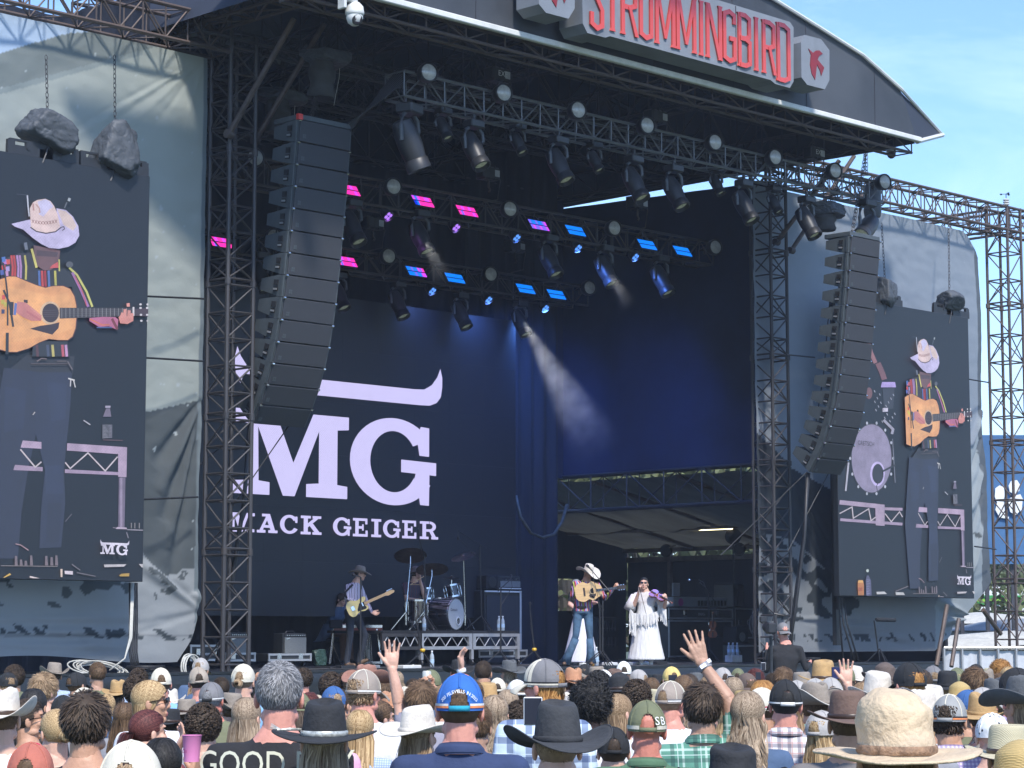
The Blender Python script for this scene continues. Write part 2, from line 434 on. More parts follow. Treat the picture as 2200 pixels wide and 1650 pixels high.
names=['brown lattice truss under the white lower edge of the roof','deep dark roof truss between the two stage towers','dark roof truss over the middle of the stage','rearmost dark roof truss across the stage','weathered roof truss running back above the left stage tower','dark roof truss running back over the left PA hang','dark roof truss running back along the roof centre','dark roof truss running back over the singer','roof truss running back above the right tower beside the strip of sky']
for(A,B,w,h,bay,m_),lab in zip(gridspec,names):
 r=thing('roof_truss',lab,'roof truss',A)
 truss(r,A,B,w,h,bay,m_,rc=.028,rb=.014,style='x' if bay>.85 else 'zig')
for A,B,lab in((onY(632,40,26.6),onY(492,288,27.8),'long diagonal steel tube bracing the top of the left tower'),(onY(697,50,27.2),onY(548,302,28.3),'second steel brace tube behind the first at the left tower'),(onY(1835,335,27.6),onY(1700,538,27.9),'brown brace tube rising right of the right tower'),(onY(1803,345,27.2),onY(1668,520,28.0),'brown brace tube behind the right line array')):
 q=MB();q.tube([A,B],.045,8);q.lathe([(.07,-.06),(.07,.06)],B,(1,0,0),10)
 tag(q.build('brace_tube',M_rust,smooth=40),lab,'brace tube')
# big sign on the fascia
YS=24.35
def W2(u,v,Y):p=onY(u,v,Y);return(p.x,p.z)
rt=[W2(*p,YS)for p in((1697,47),(1705,59),(1705,175),(1697,189),(1665,180),(1656,172))]
xm=(onY(1250,30,YS).x+rt[1][0])/2
zbm=rt[5][1];ztop=rt[0][1]
boardpts=[(rt[0][0],ztop),rt[1],rt[2],rt[3],rt[4],(rt[5][0],zbm)]
boardpts=boardpts+[(2*xm-x,z)for x,z in reversed(boardpts)]
boardpts=[p for p in boardpts]
sign=thing('festival_sign','wide grey sign board with tall red letters on the roof fascia','sign',(xm,YS,zbm))
dirr=[(x,z)for x,z in boardpts]
q=MB();q.prism(dirr,(0,YS,0),(1,0,0),(0,0,1),-.52);q.build('board',M_grey,sign)
q=MB();xs=onY(1581,90,YS).x;q.box((xs,YS-.004,(zbm+ztop)/2),(.012,.008,ztop-zbm-.02));q.build('board_seam',M_trussD,sign)
def redmat():
 m,nt,b=nodes_of('red_enamel');n,l=nt.nodes,nt.links
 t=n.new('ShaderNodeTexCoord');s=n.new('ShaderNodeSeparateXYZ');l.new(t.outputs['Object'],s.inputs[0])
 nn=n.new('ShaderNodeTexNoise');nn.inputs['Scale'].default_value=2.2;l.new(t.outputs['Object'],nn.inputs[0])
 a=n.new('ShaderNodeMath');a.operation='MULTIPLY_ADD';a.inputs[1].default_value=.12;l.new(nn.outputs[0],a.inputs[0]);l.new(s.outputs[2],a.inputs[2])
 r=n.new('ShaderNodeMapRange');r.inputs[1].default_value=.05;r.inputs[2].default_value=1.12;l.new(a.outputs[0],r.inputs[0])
 c=n.new('ShaderNodeValToRGB');e=c.color_ramp.elements;e[0].position=0;e[0].color=(.62,.06,.035,1);e[1].position=1;e[1].color=(.20,.012,.012,1)  # paint gradient with reflection bands put into the colour
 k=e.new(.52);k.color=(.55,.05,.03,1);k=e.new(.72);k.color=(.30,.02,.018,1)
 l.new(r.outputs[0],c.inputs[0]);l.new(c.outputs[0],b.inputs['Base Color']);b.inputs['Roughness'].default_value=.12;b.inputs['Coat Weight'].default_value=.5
 return m
M_redl=redmat()
def seg(a,b,t):
 a,b=Vector(a),Vector(b);d=(b-a).normalized();n=Vector((-d.y,d.x))*t/2;e=d*t*.12
 return[tuple(a-n-e),tuple(b-n+e),tuple(b+n+e),tuple(a+n-e)]
def path(pts,t,closed=False):
 P=[Vector(p)for p in pts];out=[];k=len(P)
 L,R=[],[]
 for i in range(k):
  a=P[i-1]if(i>0 or closed)else P[i]*2-P[i+1]
  c=P[(i+1)%k]if(i<k-1 or closed)else P[i]*2-P[i-1]
  d1=(P[i]-a).normalized();d2=(c-P[i]).normalized();n1=Vector((-d1.y,d1.x));n2=Vector((-d2.y,d2.x));m_=(n1+n2)
  m_=m_.normalized()if m_.length>1e-5 else n1
  s=min(1.6,1/max(.4,m_.dot(n1)));L.append(P[i]+m_*t/2*s);R.append(P[i]-m_*t/2*s)
 rng=range(k)if closed else range(k-1)
 for i in rng:
  j=(i+1)%k;out.append([tuple(L[i]),tuple(R[i]),tuple(R[j]),tuple(L[j])])
 return out
def cond(ch,W,H,t):
 h=t/2
 def stem(x):s=t*.25;return[(x-h-s,0),(x+h+s,0),(x+h,.05*H),(x+h,.95*H),(x+h+s,H),(x-h-s,H),(x-h,.95*H),(x-h,.05*H)]
 A=W-h;c=.07*H
 bowl=lambda z0,z1,x0=h:path([(x0,z0+h*.8),(W*.55,z0+h*.8),(A,z0+c+h*.4),(A,z1-c-h*.4),(W*.55,z1-h*.8),(x0,z1-h*.8)],t)
 if ch=='S':return path([(A,.74*H),(A,.9*H),(W/2,H-h),(h,.9*H),(h,.7*H),(W*.5,.52*H),(A,.34*H),(A,.1*H),(W/2,h),(h,.1*H),(h,.28*H)],t)
 if ch=='T':return[stem(W/2),[(0,H*.93),(W,H*.93),(W,H),(0,H)],[(0,.86*H),(t*.4,.93*H),(0,.95*H)],[(W,.86*H),(W,.95*H),(W-t*.4,.93*H)]]
 if ch=='R':return[stem(h)]+bowl(.46*H,H)+[[(W*.42,.5*H),(W*.42+t*.9,.5*H),(W+t*.3,0),(W-t*.75,0)]]
 if ch=='B':return[stem(h)]+bowl(.5*H,H)+bowl(0,.56*H)
 if ch=='D':return[stem(h)]+bowl(0,H)
 if ch=='U':return path([(h,H),(h,.1*H),(W/2,h),(A,.1*H),(A,H)],t)
 if ch=='I':return[stem(W/2)]
 if ch=='N':return[stem(h*.8),stem(W-h*.8),[(0,H),(t*1.05,H),(W,0),(W-t*1.05,0)]]
 if ch=='M':return[stem(h*.8),stem(W-h*.8),[(0,H),(t*.95,H),(W/2+t*.35,.12*H),(W/2-t*.35,.12*H)],[(W,H),(W-t*.95,H),(W/2-t*.35,.12*H),(W/2+t*.35,.12*H)]]
 if ch=='G':return path([(A,.74*H),(A,.9*H),(W/2,H-h),(h,.9*H),(h,.1*H),(W/2,h),(A,.1*H),(A,.46*H),(W*.5,.46*H)],t)
z0=onY(1680,168,YS).z;z1=onY(1680,55,YS).z
for ch,ua,ub in(('S',1265,1295),('T',1302,1327),('R',1333,1367),('U',1372,1401),('M',1407,1448),('M',1452,1493),('I',1497,1513),('N',1516,1548),('G',1551,1579),('B',1584,1611),('I',1616,1630),('R',1636,1663),('D',1667,1695)):
 xa,xb=onY(ua,90,YS).x,onY(ub,90,YS).x
 big=ch in 'SD' and ua in(1265,1667);za=z0-(.07 if big else 0);H=z1-za+(.03 if big else 0)
 q=MB()
 t=.082
 for i,pl in enumerate(cond(ch,xb-xa,H,t)):
  a=sum(pl[k][0]*pl[(k+1)%len(pl)][1]-pl[(k+1)%len(pl)][0]*pl[k][1]for k in range(len(pl)))
  if a<0:pl=pl[::-1]
  q.prism(pl,(0,-.03-i*.0015,0),(1,0,0),(0,0,1),-.03)
 o=q.build('letter',M_redl,None);o.parent=sign;o.location=Vector((xa,YS,za))-sign.location
fo=[W2(*p,YS)for p in((1730,75),(1764,84),(1782,108),(1782,172),(1772,192),(1734,182),(1722,166),(1721,91))]
bird=[(605,360),(640,392),(660,375),(685,372),(710,398),(685,412),(672,440),(722,500),(700,560),(690,520),(668,475),(655,590),(630,545),(618,480),(622,430),(625,405)]
bird=[W2(1560+x*.2909,y*.2909,YS)for x,y in bird]
dx=onY(1158,10,YS).x-fo[-1][0]
for k,lab in((0,'grey octagonal box with a red bird, right of the sign board'),(dx,'grey octagonal box left of the sign board, cut by the top of the photo')):
 r=thing('emblem_box',lab,'sign',(fo[0][0]+k,YS,fo[5][1]),group='bird boxes either side of the roof sign')
 q=MB();q.prism([(x+k,z)for x,z in fo][::-1],(0,YS,0),(1,0,0),(0,0,1),-.5);q.build('casing',M_grey,r)
 q=MB();q.prism([(x+k,z)for x,z in bird][::-1],(0,YS-.012,0),(1,0,0),(0,0,1),-.011);q.build('bird_emblem',mat('dark_red_print',(.22,.012,.014),.35,var=.2,scale=3),r)
# towers and wing trusses
def tower(x,y,z0,z1,a,m,lab,bay=.42,style='x'):
 r=thing('truss_tower',lab,'truss tower',(x+a/2,y+a/2,z0),group='lattice towers of the stage')
 c=Vector((x+a/2,y+a/2,0))
 k=int((z1-z0)/bay)
 cor=[Vector((x,y,0)),Vector((x+a,y,0)),Vector((x+a,y+a,0)),Vector((x,y+a,0))]
 for p in cor:rod('post',p+Vector((0,0,z0)),p+Vector((0,0,z1)),.036,m,r)
 for i in range(k+1):
  z=z0+i*bay
  for f in range(4):
   A,B=cor[f],cor[(f+1)%4]
   if style=='x' or i%2==0:rod('rung',A+Vector((0,0,z)),B+Vector((0,0,z)),.017,m,r)
   if style=='x' and i%5==0:rod('rung',A+Vector((0,0,z+.10)),B+Vector((0,0,z+.10)),.02,m,r)
   if i<k:
    zz=z+(.10 if(style=='x' and i%5==0)else 0)
    if(i+f)%2:A,B=B,A
    if f in(0,3)or i%2:rod('brace',A+Vector((0,0,zz)),B+Vector((0,0,z+bay)),.015,m,r)
    if f in(0,3)and i%2:rod('brace',B+Vector((0,0,zz)),A+Vector((0,0,z+bay)),.015,m,r)
 q=MB()
 for i in range(0,k,5):
  for p in cor:q.lathe([(.05,-.05),(.05,.05)],p+Vector((0,0,z0+i*bay+.05)),(0,0,1),8)
 q.build('coupler',m,r,kind='stuff')
 return r
tower(TX1,TY,DECK-.3,11.4,.5,M_truss,'black steel lattice tower between the left cloth wing and the big logo screen')
tower(TX2,TY,DECK-.3,11.4,.5,M_truss,'black steel lattice tower between the dark side wall and the right speaker hang')
pR=onY(2164,502,TY)
zt1,zt0=onY(2159,445,TY).z,onY(2165,492,TY).z
tower(pR.x,TY,0,zt1+.05,.55,M_rust,'open brown lattice tower at the far right against the sky',bay=.62)
def wing(A,B,lab,m):
 r=thing('wing_truss',lab,'truss',A,group='horizontal trusses over the cloth wings');truss(r,A,B,.5,.52,.42,m,rc=.034,rb=.014,style='zig');return r
wing((TX2+.5,TY+.25,(zt0+zt1)/2),(pR.x+.5,TY+.25,(zt0+zt1)/2),'lattice truss reaching right from the stage to the far tower',M_rust)
wing((pR.x+.5,TY+.25,(zt0+zt1)/2),(pR.x+5,TY+.25,(zt0+zt1)/2),'short end of truss beyond the far right tower',M_rust)
zl=onY(244,55,TY).z
wing((TX1,TY+.25,zl+.26),(11.5,TY+.25,zl+.26),'lattice truss reaching left over the left cloth wing',M_rust)
rR=thing('wing_truss','truss running back from the top of the far right tower','truss',(pR.x,TY,zt0));truss(rR,(pR.x+.25,TY+.5,(zt0+zt1)/2),(pR.x+.25,TY+4,(zt0+zt1)/2),.5,.5,.5,M_rust,rc=.03,rb=.013)
p=onY(2162,445,TY);r=thing('weather_sensor','small white weather sensor on top of the far right tower','sensor',p)
q=MB();q.lathe([(.03,0),(.03,.08)],p,n=10)
for k in range(3):q.lathe([(.07,.05+k*.05),(.075,.07+k*.05),(.05,.085+k*.05)],p,n=12)
q.build('shield',M_white,r)
q=MB();q.tube([p+Vector((0,0,.2)),p+Vector((0,0,.3))],.01,6)
for k in range(3):
 a=k*2.1;e=p+Vector((math.cos(a)*.11,math.sin(a)*.11,.3));q.tube([p+Vector((0,0,.3)),e],.007,5);q.lathe([(.0,-.03),(.035,0),(.0,.02)],e,n=8)
q.build('wind_cups',M_blk,r)
# helpers for print and screens
EXPO=2**sc.view_settings.exposure
def lin(c):return tuple(((x/255/12.92)if x/255<=.04045 else((x/255+.055)/1.055)**2.4)for x in c)
def scr(c):
 b=lin((40,46,58));return tuple(max(0,x-y*.8)/EXPO for x,y in zip(lin(c),b))
def ell(cx,cy,rx,ry,n=28,a0=0,a1=2*PI):return[(cx+rx*math.cos(a0+(a1-a0)*i/n),cy+ry*math.sin(a0+(a1-a0)*i/n))for i in range(n)]
def text_mesh(s,size,align='CENTER',extrude=0,narrow=1.0):
 cu=bpy.data.curves.new('lettering','FONT');cu.body=s;cu.size=size;cu.align_x=align;cu.extrude=extrude;cu.resolution_u=3
 ob=bpy.data.objects.new('lettering',cu);me=bpy.data.meshes.new_from_object(ob)
 bpy.data.objects.remove(ob);bpy.data.curves.remove(cu)
 if narrow!=1:me.transform(Matrix.Diagonal((narrow,1,1,1)))
 return me
def text_obj(s,size,parent,loc,rot,m,extrude=0,narrow=1.0,name='lettering',align='CENTER'):
 me=text_mesh(s,size,align,extrude,narrow);me.materials.clear();me.materials.append(m);me.name=name
 o=bpy.data.objects.new(name,me);COL.objects.link(o);o.parent=parent;o.location=Vector(loc)-parent_loc(parent);o.rotation_euler=rot
 return o
M_pic=colmat('screen_picture_light',rough=.5,emit=1)
M_logo=colmat('logo_light',rough=.5,emit=1,lo=.97,hi=1.03)
def picture(name,items,Y,parent,mp=None):
 """flat picture shown on a screen: list of (world x,z outline, colour)"""
 q=MB();cols=[]
 for i,(pts,c)in enumerate(items):
  tr=tessellate_polygon([[Vector((p[0],p[1],0))for p in pts]])
  b=len(q.v);y=Y-.004-i*.00025
  q.v+=[(p[0],y,p[1])for p in pts];cols+=[(*c,1)]*len(pts)
  for t in tr:q.f.append(tuple(b+k for k in t));q.m.append(0)
 o=q.build(name,mp or M_pic,parent,recalc=False,cols=cols);return o
def slabM():return[[(0,0),(.317,0),(.317,.15),(.225,.165),(.217,.80),(.43,0),(.53,0),(.737,.80),(.737,.17),(.629,.155),(.629,0),(.99,0),(.99,.15),(.90,.165),(.90,.83),(1,.845),(1,1),(.686,1),(.517,.4),(.36,1),(.03,1),(.03,.845),(.155,.83),(.145,.165),(0,.15)]]
def slabG():
 out=[];n=40;a0,a1=math.radians(33),math.radians(330)
 for i in range(n):
  p,r=a0+(a1-a0)*i/n,a0+(a1-a0)*(i+1)/n
  f=lambda a,o:(.50+(.50 if o else .27)*math.cos(a),.5+(.505 if o else .355)*math.sin(a))
  out.append([f(p,1),f(r,1),f(r,0),f(p,0)])
 out+=[[(.78,.72),(.80,.59),(.915,.585),(.915,.92),(.815,.93),(.79,.86)],[(.585,.53),(1,.515),(1,.365),(.585,.385)],[(.76,.4),(.92,.4),(.915,.01),(.81,.015),(.79,.15),(.70,.12)]]
 return out
def slabC():
 g_=slabG();return g_[:40]+[[(.78,.72),(.80,.59),(.915,.585),(.915,.92),(.815,.93),(.79,.86)]]
def slab(ch):
 s=.2
 if ch=='M':return slabM(),1.18
 if ch=='G':return slabG(),1.02
 if ch=='C':return slabC(),.98
 R=lambda a,b,c,d:[(a,b),(c,b),(c,d),(a,d)]
 if ch=='A':return[[(.02,0),(.42,0),(.42,.14),(.3,.16),(.56,.86),(.44,.86),(.14,.14),(.02,.14)],[(.98,0),(.55,0),(.55,.14),(.65,.16),(.42,.86),(.36,1),(.62,1),(.86,.14),(.98,.14)],R(.26,.27,.70,.41),R(.25,.86,.60,1)],1.12
 if ch=='K':return[R(0,0,.48,.14),R(0,.86,.48,1),R(.14,.1,.34,.9),[(.3,.34),(.3,.56),(.66,.9),(.88,.9)],[(.40,.5),(.56,.62),(.92,.1),(.68,.1)],R(.56,0,1,.14),R(.56,.86,.98,1)],1.12
 if ch=='E':return[R(0,0,.88,.14),R(0,.86,.86,1),R(.14,.1,.34,.9),R(.3,.43,.62,.57),R(.54,.33,.64,.67),R(.75,.10,.88,.34),R(.73,.68,.86,.9)],1.0
 if ch=='I':return[R(0,0,.5,.14),R(0,.86,.5,1),R(.15,.1,.35,.9)],1.0
 if ch=='R':
  o=[R(0,0,.48,.14),R(0,.86,.5,1),R(.14,.1,.34,.9),R(.3,.42,.55,.56)]
  for i in range(12):
   p,r=-PI/2+PI*i/12,-PI/2+PI*(i+1)/12
   f=lambda a,q_:(.52+(.36 if q_ else .17)*math.cos(a),.71+(.29 if q_ else .15)*math.sin(a));o.append([f(p,1),f(r,1),f(r,0),f(p,0)])
  return o+[[(.48,.5),(.68,.5),(.88,.12),(.66,.12)],R(.62,0,1,.14)],1.1
def word_items(s,x0,x1,z0,H,col,widths=None):
 adv=[];wd={'M':1.3,'A':1.1,'C':.98,'K':1.1,'G':.98,'E':.92,'I':.55,'R':1.06,' ':.42}
 tot=sum(wd[c]+.09 for c in s)-.09;k=(x1-x0)/tot;x=x0;out=[]
 for c in s:
  if c!=' ':
   pl,_=slab(c)
   ww=wd[c]*(2.0 if c=='I' else 1)
   for p in pl:out.append(([(x+a*ww*k,z0+b*H)for a,b in p],col))
  x+=(wd[c]+.09)*k
 return out
def horns(xa,xb,za,zb_,th,tip):
 """bar with upswept tips: from xa..xb, bar top za"""
 w=tip
 def side(s,xc):
  pts=[(0,0),(.35*w,.03),(.62*w,.25),(.82*w,.62),(.93*w,1.0),(1.0*w,.62),(1.0*w,.2),(.95*w,-.35),(.8*w,-.75),(.55*w,-.97),(.2*w,-1.0),(0,-1.0)]
  return[(xc+s*a,za+b*(zb_ if b>0 else th))for a,b in pts]
 return[[(xa+w,za),(xb-w,za),(xb-w,za-th),(xa+w,za-th)],side(1,xb-w),side(-1,xa+w)]
# the big logo screen at the back
YL=33.0
zL0,zL1=onY(800,1325,YL).z,onY(1108,690,YL).z;xL1=onY(1108,1000,YL).x;xL0=2*XC-xL1
M_led=mat('led_surface',(.012,.014,.020),.5,0,var=.05,scale=30)
M_ledb=mat('led_surface_side',(.016,.019,.025),.45,0,var=.05,scale=30)
led=thing('logo_screen','huge dark LED wall showing a pale horned logo and a name behind the band','LED screen',((xL0+xL1)/2,YL,zL0))
q=MB()
for i in range(10):
 for j in range(6):
  w=(xL1-xL0)/10;h=(zL1-zL0)/6
  q.box((xL0+w*(i+.5),YL+.06,zL0+h*(j+.5)),(w-.0012,.12,h-.0012))
q.build('screen_modules',M_led,led,kind='stuff')
lil=scr((214,208,255))
xa,xb=onY(496,1062,YL).x,onY(748,1075,YL).x
zM0,zM1=onY(700,1070,YL).z,onY(700,893,YL).z
items=[]
for p in slabM():items.append(([(xa+(xb-xa)*a,zM0+(zM1-zM0)*b)for a,b in p],lil))
ga,gb=onY(751,1000,YL).x,onY(936,1000,YL).x
for p in slabG():items.append(([(ga+(gb-ga)*a,zM0-.06+(zM1-zM0+.12)*b)for a,b in p],lil))
hx1=onY(949,830,YL).x;hx0=2*XC-hx1;hz=onY(905,838,YL).z;hth=hz-onY(905,871,YL).z
for p in horns(hx0,hx1,hz,onY(946,793,YL).z-hz,hth,.75):items.append((p,lil))
items+=word_items('MACK GEIGER',onY(490,1143,YL).x,onY(937,1160,YL).x,onY(800,1154,YL).z,onY(800,1115,YL).z-onY(800,1154,YL).z,lil)
picture('logo_picture',items,YL,led,M_logo)
# the two side screens showing the singer
YV=27.4
k5=lambda pts:[(x*.25454,400+y*.25454)for x,y in pts]
k1=lambda pts:[(x*.25454,800+y*.25454)for x,y in pts]
def strokes(pts,t):return path(pts,t)
PIC=[]
def A5(p,c):PIC.append((k5(p),c))
def S5(p,t,c):
 for s_ in strokes(p,t):PIC.append((k5(s_),c))
def A1(p,c):PIC.append((k1(p),c))
def S1(p,t,c):
 for s_ in strokes(p,t):PIC.append((k1(s_),c))
dk=(52,60,76)
for P_,c in(([(58,762),(160,765),(156,805),(12,800)],(38,40,52)),([(8,790),(88,800),(84,900),(60,1010),(46,1100),(38,1200),(-12,1200),(-26,1000),(-8,880)],(37,44,70)),([(72,800),(154,800),(151,870),(143,950),(137,1010),(140,1080),(131,1176),(84,1178),(88,1090),(96,1010),(76,930)],(38,46,74)),([(100,820),(143,825),(140,900),(110,905)],(43,53,84)),([(96,1000),(134,1000),(136,1060),(98,1062)],(43,53,84)),([(102,1080),(132,1080),(126,1165),(98,1165)],(35,42,66)),([(10,830),(56,840),(50,920),(8,930)],(41,50,80))):PIC.append((P_,c))
A1([(190,575),(348,588),(348,645),(172,635)],(186,165,196));A1([(125,780),(358,800),(358,835),(110,825)],(170,150,180));S1([(170,650),(295,800),(348,755)],12,(205,195,205))
A1([(565,598),(1070,632),(1065,885),(995,882),(995,690),(562,660)],(186,165,196));A1([(545,818),(995,842),(995,868),(545,850)],(172,152,184))
S1([(548,760),(590,812),(740,680),(885,832),(990,712)],11,(208,198,210));A1([(1000,888),(1056,888),(1048,1310),(995,1310)],(120,108,135));A1([(1012,888),(1030,888),(1030,1310),(1010,1310)],(160,145,175))
A1([(985,1305),(1065,1310),(1070,1325),(975,1322)],(190,175,200));S1([(950,1310),(980,1315)],6,(160,150,170));S1([(1070,1328),(1220,1333)],8,(165,160,178));S1([(1065,1350),(1080,1400)],9,(140,135,150))
for x in(1105,1135,1172):S1([(x,1270),(x,1318)],7,(150,145,150))
A1([(885,282),(930,282),(928,300),(885,300)],(165,160,185));A1([(892,305),(925,305),(936,375),(865,375)],(120,110,135));A1([(860,440),(945,440),(943,555),(858,560)],(92,92,105))
for k in range(9):
 y=452+k*12;S1([(865,y),(885+(k*37)%30,y+3)],4,(150,150,165));S1([(910+(k*23)%12,y),(938,y)],4,(140,138,158))
S1([(700,405),(757,443)],10,(190,190,205));S1([(272,360),(290,335)],9,(200,195,200));S1([(865,570),(1030,575)],5,(120,90,100));S1([(570,52),(625,68)],12,(220,220,225));S1([(592,62),(588,120)],9,(210,210,220));S1([(615,65),(630,128)],9,(215,215,222))
S1([(125,1448),(170,1458),(235,1502)],9,(170,140,150));S1([(545,1260),(600,1195)],9,(100,98,110))
for x,h in((130,80),(172,50),(212,40),(258,85),(385,80),(430,70),(470,85)):A1([(x-12,1630),(x-10,1630-h),(x+8,1630-h),(x+14,1630)],(125,112,122))
S1([(0,1632),(480,1638)],5,(150,140,145));S1([(600,1620),(670,1670)],9,(120,115,125))
A1([(870,1622),(1060,1620),(1040,1640),(875,1645)],(205,200,210));A1([(1165,1618),(1200,1618),(1218,1645),(1190,1648)],(215,212,220))
A1([(0,1745),(75,1695),(88,1708),(10,1742)],(225,185,90));A1([(245,1718),(355,1745),(350,1752),(243,1732)],(225,210,215));A1([(503,1660),(520,1660),(520,1728),(505,1728)],(220,200,190));A1([(538,1675),(608,1678),(608,1708),(540,1702)],(220,210,225));A1([(1000,1712),(1020,1700),(1085,1695),(1082,1722),(1005,1722)],(196,160,70))
S1([(640,1690),(800,1722)],9,(110,105,115))
A5([(250,520),(300,690),(380,720),(470,690),(500,700),(600,690),(690,830),(770,1030),(640,1100),(600,850),(330,880)],(30,34,44))
A5([(0,640),(60,600),(150,568),(250,560),(285,640),(330,860),(230,830),(120,790),(0,800)],(45,36,48))
for xs,c in((100,(205,70,70)),(122,(200,60,62)),(148,(190,150,215)),(170,(185,140,200)),(213,(215,205,110))):S5([(xs-12,585),(xs,680),(xs-4,790)],17,c)
for x,y,c in((30,640,(190,130,210)),(60,640,(220,90,90)),(20,690,(220,80,80)),(55,700,(180,160,225)),(8,730,(90,110,190)),(45,740,(200,150,200)),(20,620,(80,120,200))):A5([(x-16,y-18),(x+16,y-24),(x+18,y+18),(x-12,y+24)],c)
A5([(275,500),(500,545),(492,610),(470,670),(420,712),(360,712),(310,680),(280,600)],(112,82,88));A5([(300,540),(480,560),(470,600),(300,590)],(82,62,72))
S5([(258,530),(300,690)],20,(215,208,120));S5([(490,620),(492,720)],12,(200,195,110));A5([(430,670),(480,640),(485,690),(410,695)],(205,90,95))
for xs,c in((320,(85,115,185)),(345,(200,75,80)),(370,(170,45,55)),(400,(95,125,195)),(455,(205,200,100))):S5([(xs,715),(xs+6,850)],19,c)
S5([(575,690),(640,750),(720,890),(770,1020)],18,(205,205,120));S5([(600,730),(660,850),(735,1020)],22,(165,120,185));S5([(620,760),(690,900),(720,1010)],8,(205,90,95))
A5([(270,1310),(560,1310),(580,1440),(260,1440)],(30,32,44));
for xs,c in((300,(90,55,65)),(390,(70,80,110)),(432,(190,180,110)),(515,(190,90,110)),(545,(195,150,200))):S5([(xs,1340),(xs+8,1440)],22,c)
S5([(300,1480),(340,1455),(385,1460)],9,(120,105,110));S5([(250,1500),(560,1500)],7,(90,80,88));S5([(560,1480),(600,1550)],9,(120,110,118));S5([(470,1478),(550,1478)],6,(110,100,108))
gb_=[(-40,800),(60,765),(120,765),(200,800),(300,840),(370,860),(440,845),(520,845),(580,870),(615,930),(632,1010),(634,1100),(625,1200),(600,1270),(560,1300),(480,1300),(400,1290),(320,1320),(230,1370),(130,1400),(60,1400),(-40,1370)]
cgx=300;A5([(cgx+(x-cgx)*1.02+2,1080+(y-1080)*1.02)for x,y in gb_],(90,50,40));A5(gb_,(238,172,118));A5([(60,850),(300,900),(420,930),(560,900),(600,1010),(600,1200),(480,1250),(300,1280),(100,1320),(60,1100)],(243,180,124))
A5(ell(412,1072,86,97),(222,190,160));A5(ell(415,1072,70,80),(58,42,52))
A5([(190,1180),(240,1205),(330,1180),(420,1168),(490,1150),(482,1200),(430,1255),(340,1275),(270,1250),(240,1205)],(58,42,54));A5([(188,960),(222,962),(222,990),(190,985)],(60,45,50))
A5([(492,1028),(1105,1030),(1105,1098),(492,1120)],(62,58,66))
for k in range(17):x=510+k*34;S5([(x,1032),(x,1114-k)],4,(165,165,172))
for k in range(4):S5([(350,1050+k*17),(1105,1044+k*14)],2.2,(120,118,128))
A5([(1105,1038),(1262,1030),(1262,1105),(1105,1095)],(70,50,62));A5([(1105,1022),(1120,1022),(1120,1098),(1105,1098)],(235,230,240))
for x,y in((1172,1000),(1232,1000),(1172,1030),(1228,1030),(1175,1088),(1228,1088),(1178,1138),(1232,1138)):A5(ell(x,y,11,9,10),(225,222,232))
A5([(740,1115),(860,1105),(960,1108),(985,1130),(975,1215),(905,1185),(820,1190),(740,1140)],(190,110,150));S5([(745,1125),(850,1175),(910,1170)],12,(215,120,90));S5([(800,1195),(930,1195)],12,(70,90,150));S5([(930,1120),(975,1210)],22,(120,50,60))
A5([(985,1110),(1010,1080),(1050,1100),(1112,1090),(1110,1140),(1060,1166),(1000,1160)],(226,150,142))
for a,b in(((1010,1115),(1020,1070)),((1040,1120),(1040,1040)),((1070,1120),(1075,1050)),((1095,1110),(1100,1075)),((1068,1020),(1065,990))):S5([a,b],26,(232,158,150))
A5([(130,975),(200,985),(260,1030),(325,1085),(338,1120),(320,1140),(250,1140),(180,1110),(120,1070)],(205,132,132));S5([(210,1060),(330,1135)],18,(190,112,118));S5([(240,1030),(335,1100)],14,(215,145,140));S5([(118,990),(108,1090)],22,(95,120,190));S5([(85,980),(80,1090)],30,(40,40,55))
for x,y,c in((15,940,(220,90,90)),(8,980,(210,200,90)),(30,1000,(215,205,100)),(10,1060,(60,70,120))):A5([(x-14,y-18),(x+14,y-16),(x+12,y+18),(x-14,y+20)],c)
A5([(80,322),(150,305),(235,285),(300,330),(400,370),(470,330),(460,190),(540,205),(600,260),(645,340),(653,420),(620,480),(560,515),(480,532),(400,525),(330,490),(260,440),(180,370),(110,345)],(204,196,240))
A5([(470,200),(540,215),(590,262),(630,340),(600,380),(520,330),(490,260)],(226,205,205))
A5([(240,285),(236,190),(262,140),(300,120),(365,110),(410,130),(440,170),(470,240),(492,345),(450,385),(370,400),(290,382),(245,348)],(230,206,208))
A5([(300,135),(365,114),(405,132),(436,178),(400,200),(350,260),(310,240),(320,190)],(208,204,244));S5([(262,150),(268,210)],14,(190,150,150));S5([(285,155),(315,190),(320,230)],12,(198,165,165))
for k in range(9):
 x=262+k*24;y=300+14*math.sin(k/8*PI);S5([(x-9,y-14),(x+9,y+14)],5,(140,105,108));S5([(x+9,y-14),(x-9,y+14)],5,(150,112,112))
S5([(238,350),(290,386),(370,402),(450,388),(497,352)],9,(52,26,30));S5([(497,352),(520,345),(526,365),(505,378)],7,(60,35,40))
S5([(212,80),(218,170),(228,260)],12,(190,195,215));S5([(195,480),(205,540)],26,(120,128,150));S5([(570,105),(560,130)],22,(170,178,190));S5([(545,140),(525,190)],10,(110,116,130));S5([(120,70),(215,80)],4,(80,84,100))
A5(ell(568,665,30,26),(88,92,104));S5([(8,650),(30,800),(45,930),(45,1180)],14,(22,24,32));S5([(42,1240),(40,1420)],26,(20,22,30));S5([(10,880),(60,990),(92,1190)],18,(24,26,34))
def side_screen(xl,xr,z0,z1,lab,fx,label_g='video screens either side of the stage'):
 r=thing('video_screen',lab,'LED screen',((xl+xr)/2,YV,z0),group=label_g)
 q=MB();q.box(((xl+xr)/2,YV+.07,(z0+z1)/2),(xr-xl,.14,z1-z0),bev=.008);q.build('screen_panel',M_ledb,r)
 return r
